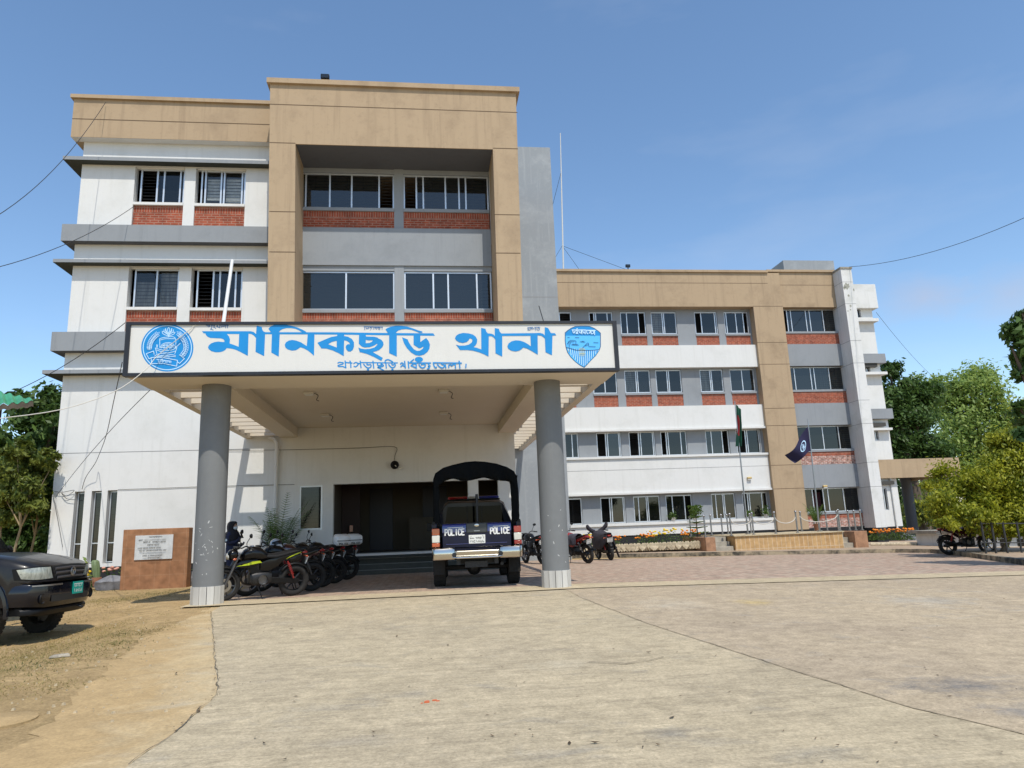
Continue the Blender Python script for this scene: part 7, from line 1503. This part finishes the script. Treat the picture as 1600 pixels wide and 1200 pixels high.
for x, y, Y, lb in ((1170,747,YV,'small yellow wall lamp on the white band of the wing'),(1288,760,YBAY,'small yellow wall lamp on the grey band near the corner pier')):
    p = P(x,y,Y); t = thing('wall_lamp', lb, 'lamp', (p.x,Y,p.z), 0, 'wall lamps of the wing'); mb = MB(); mb.box(p.x-.12,p.x+.12,Y-.14,Y-.002,p.z-.05,p.z+.06); mb.build('housing', M['yellowlamp'], t, bevel=.03); mb = MB(); mb.box(p.x-.10,p.x+.10,Y-.12,Y-.01,p.z-.09,p.z-.051); mb.build('diffuser', M['platew'], t)
# horn speaker over the entrance
p = P(617,727,W-.05); t = thing('wall_horn', 'small round horn speaker with a hanging wire above the entrance', 'speaker', (p.x,W,p.z))
mb = MB(); mb.lathe([(.02,.0),(.04,-.06),(.09,-.12),(.125,-.16),(.115,-.165),(.08,-.12),(.03,-.06)], (p.x,W-.02,p.z), 'y', 20); mb.build('horn', M['dmetal'], t, smooth=60)
mb = MB(); mb.box(p.x-.03,p.x+.03,W-.1,W-.002,p.z-.03,p.z+.03); mb.build('bracket', M['black'], t); q2 = P(626,732,W-.12); mb = MB(); mb.ell(q2,(.06,.05,.05),10,7); mb.tube([(q2.x-.06,q2.y,q2.z),(p.x,W-.1,p.z)], .012, 6); mb.build('knob', M['platew'], t, smooth=60)
def cable(label, pts, r_=.011, m='cable', name='cable', sag=0):
    pts = [Vector(p) for p in pts]
    if len(pts) == 2:
        a, b = pts; pts = [a+(b-a)*i/14-Vector((0,0,sag*4*(i/14)*(1-i/14))) for i in range(15)]
    else: pts = bez(pts, 5)
    mb = MB(); mb.tube(pts, r_*.72, 5); return tag(mb.build(name, M[m]), label, 'cable')
cable('cable from the upper left up to the left parapet corner', [P(-30,352,15), P(165,160,W-.33)], .012, sag=.5)
cable('cable from the left edge up to the third floor window', [P(-30,424,15), P(210,322,W-.05)], .012, sag=.25)
cable('cable from the left edge rising to the sign board corner', [P(-20,628,13), P(196,504,SY+.05)], .009, sag=.15)
cable('pale cable crossing in front of the left wall to the sign emblem', [P(-20,656,11),P(95,640,11.8),P(180,611,12.2),P(228,577,12.5),P(246,556,12.8),P(300,512,12.86),P(312,502.5,12.95)], .010, 'wcable')
cable('loose black cable hanging from the sign board down the left wall', [P(191,566,13.05),P(178,625,15),P(166,680,18),P(155,710,21),P(148,725,21.2),P(134,746,21.35),P(128,765,21.42)], .011)
cable('straight thin cable slanting from the canopy edge to the left wall corner', [P(234,610,13.3), P(86,778,21.42)], .009, sag=-.12)
cable('curling cable loop beside the slit windows', [P(85,768,21.43),P(98,769,21.43),P(116,766,21.43),P(104,775,21.42),P(96,770,21.43),P(104,779,21.43),P(118,781,21.43)], .010)
cable('thin crossing cable on the lower left wall', [P(84,778,21.44),P(92,820,21.44),P(98,855,21.44)], .007)
cable('grey wire along the canopy wall joint up to the horn speaker', [P(312,703.5,W-.03),P(440,703,W-.03),P(560,700,W-.03),P(616,698,W-.03),P(617,712,W-.03),P(615,724,W-.06)], .009)
cable('cable running over the plinth joint toward the column', [P(184,765,W-.02),P(250,763,W-.02),P(330,760,W-.02),P(460,757,W-.02)], .009)
cable('long cable running from the far roof pier to the upper right edge', [P(1327,417,YPI), P(1640,322,24)], .018, sag=.5)
cable('very thin cable falling from the stair end behind the wood', [P(1369,488,YS), P(1462,592,58)], .014, sag=.3)
cable('short black rod leaning above the canopy', [P(842,478,14.2), P(850,505,14.0)], .014)
pb, pt_ = P(347,503,13.6), P(363,406,13.8); mb = MB(); mb.tube([pb-Vector((0,0,.3)),pt_], [.036,.03], 10); tag(mb.build('white_pole', M['whitep'], smooth=50), 'bare white pole leaning above the sign board', 'pole')
mst = thing('antenna_mast', 'tall thin antenna mast with guy wires behind the grey stair wall', 'antenna', (PX(880,418,39),39,wzt-.6))
a, b = P(880.5,430,39), P(875.5,208,39); mb = MB(); mb.tube([a,(a+b)/2,b], [.045,.036,.022], 8); mb.build('pole', M['lampw'], mst)
m_ = P(878.5,384,39)
for x, y in ((866,405),(905,421),(978,421),(861,330)):
    e = P(x,y,38.5 if x < 900 else 40); s_ = m_ if x != 861 else P(876.5,270,39); mb = MB(); mb.tube([s_,e], .012, 4); mb.build('guy_wire', M['cable'], mst)
# green corrugated roof corner at the left edge
M['gtin'] = mat('green_roof_tin', (.06,.32,.15), .45, var=.3, vscale=3); M['rtin'] = mat('rusty_tin_underside', (.16,.13,.10), .9, var=.5, vscale=4)
gr_ = thing('tin_roof', 'corner of a green corrugated tin roof at the left edge', 'roof', P(-10,625,12)); c_ = P(51,624,12); d_ = P(-20,607,12)
mb = MB(); n = 44; L = []; U = []
A0, A1, T0, T1 = P(52,627,12), P(-90,641,11.4), P(50,623.5,12.35), P(-90,592,13.0)
for i in range(n+1):
    t_ = i/n; lo = A0+(A1-A0)*t_; hi = T0+(T1-T0)*t_; w_ = Vector((0,0,.022*math.sin(i*1.35))); L.append([lo+w_,hi+w_]); U.append([lo+w_-Vector((0,0,.008)),lo+w_*.6+Vector((0,.02,-.085))])
mb.loft(L, closed=False, caps=False); mb.build('roof_sheet', M['gtin'], gr_)
mb = MB(); mb.loft(U, closed=False, caps=False); o = mb.build('roof_edge', M['rtin'], gr_); o.modifiers.new('s','SOLIDIFY').thickness = .012
pp = P(-3,660,12.6); mb = MB(); mb.box(pp.x-.06,pp.x+.04,12.5,12.6,g(pp.x,12)-.3,A0.z-.02); mb.build('post', M['dmetal'], gr_)
# potted plants on the sills of the wing
for x, y, h_, lb in ((1052,806,.55,'potted plant on the ground floor sill left of the podium'),(1172,801,.45,'small potted plant on the sill beside the national flag pole'),(1196.5,800,.7,'leafy potted plant on the sill beside the tan pilaster'),(1085,800,.5,'potted plant on the ground floor sill above the tiered pine')):
    X = PX(x,y,YV-.02); flowerplant(lb, (X,YV+.02,b4[1]+.12), h_*.75, .22, None, 0, int(x), 'plants on the window sills', 'sill_plant', 'lf_mid', .07)
    t = [o for o in col.objects if o.get('label') == lb][0]; t['category'] = 'potted plant'; mb = MB(); mb.lathe([(0,0),(.09,0),(.12,.18),(0,.17)], (X,YV+.02,b4[1]+.005), n=14); mb.build('pot', M['whitepot'], t, smooth=40)
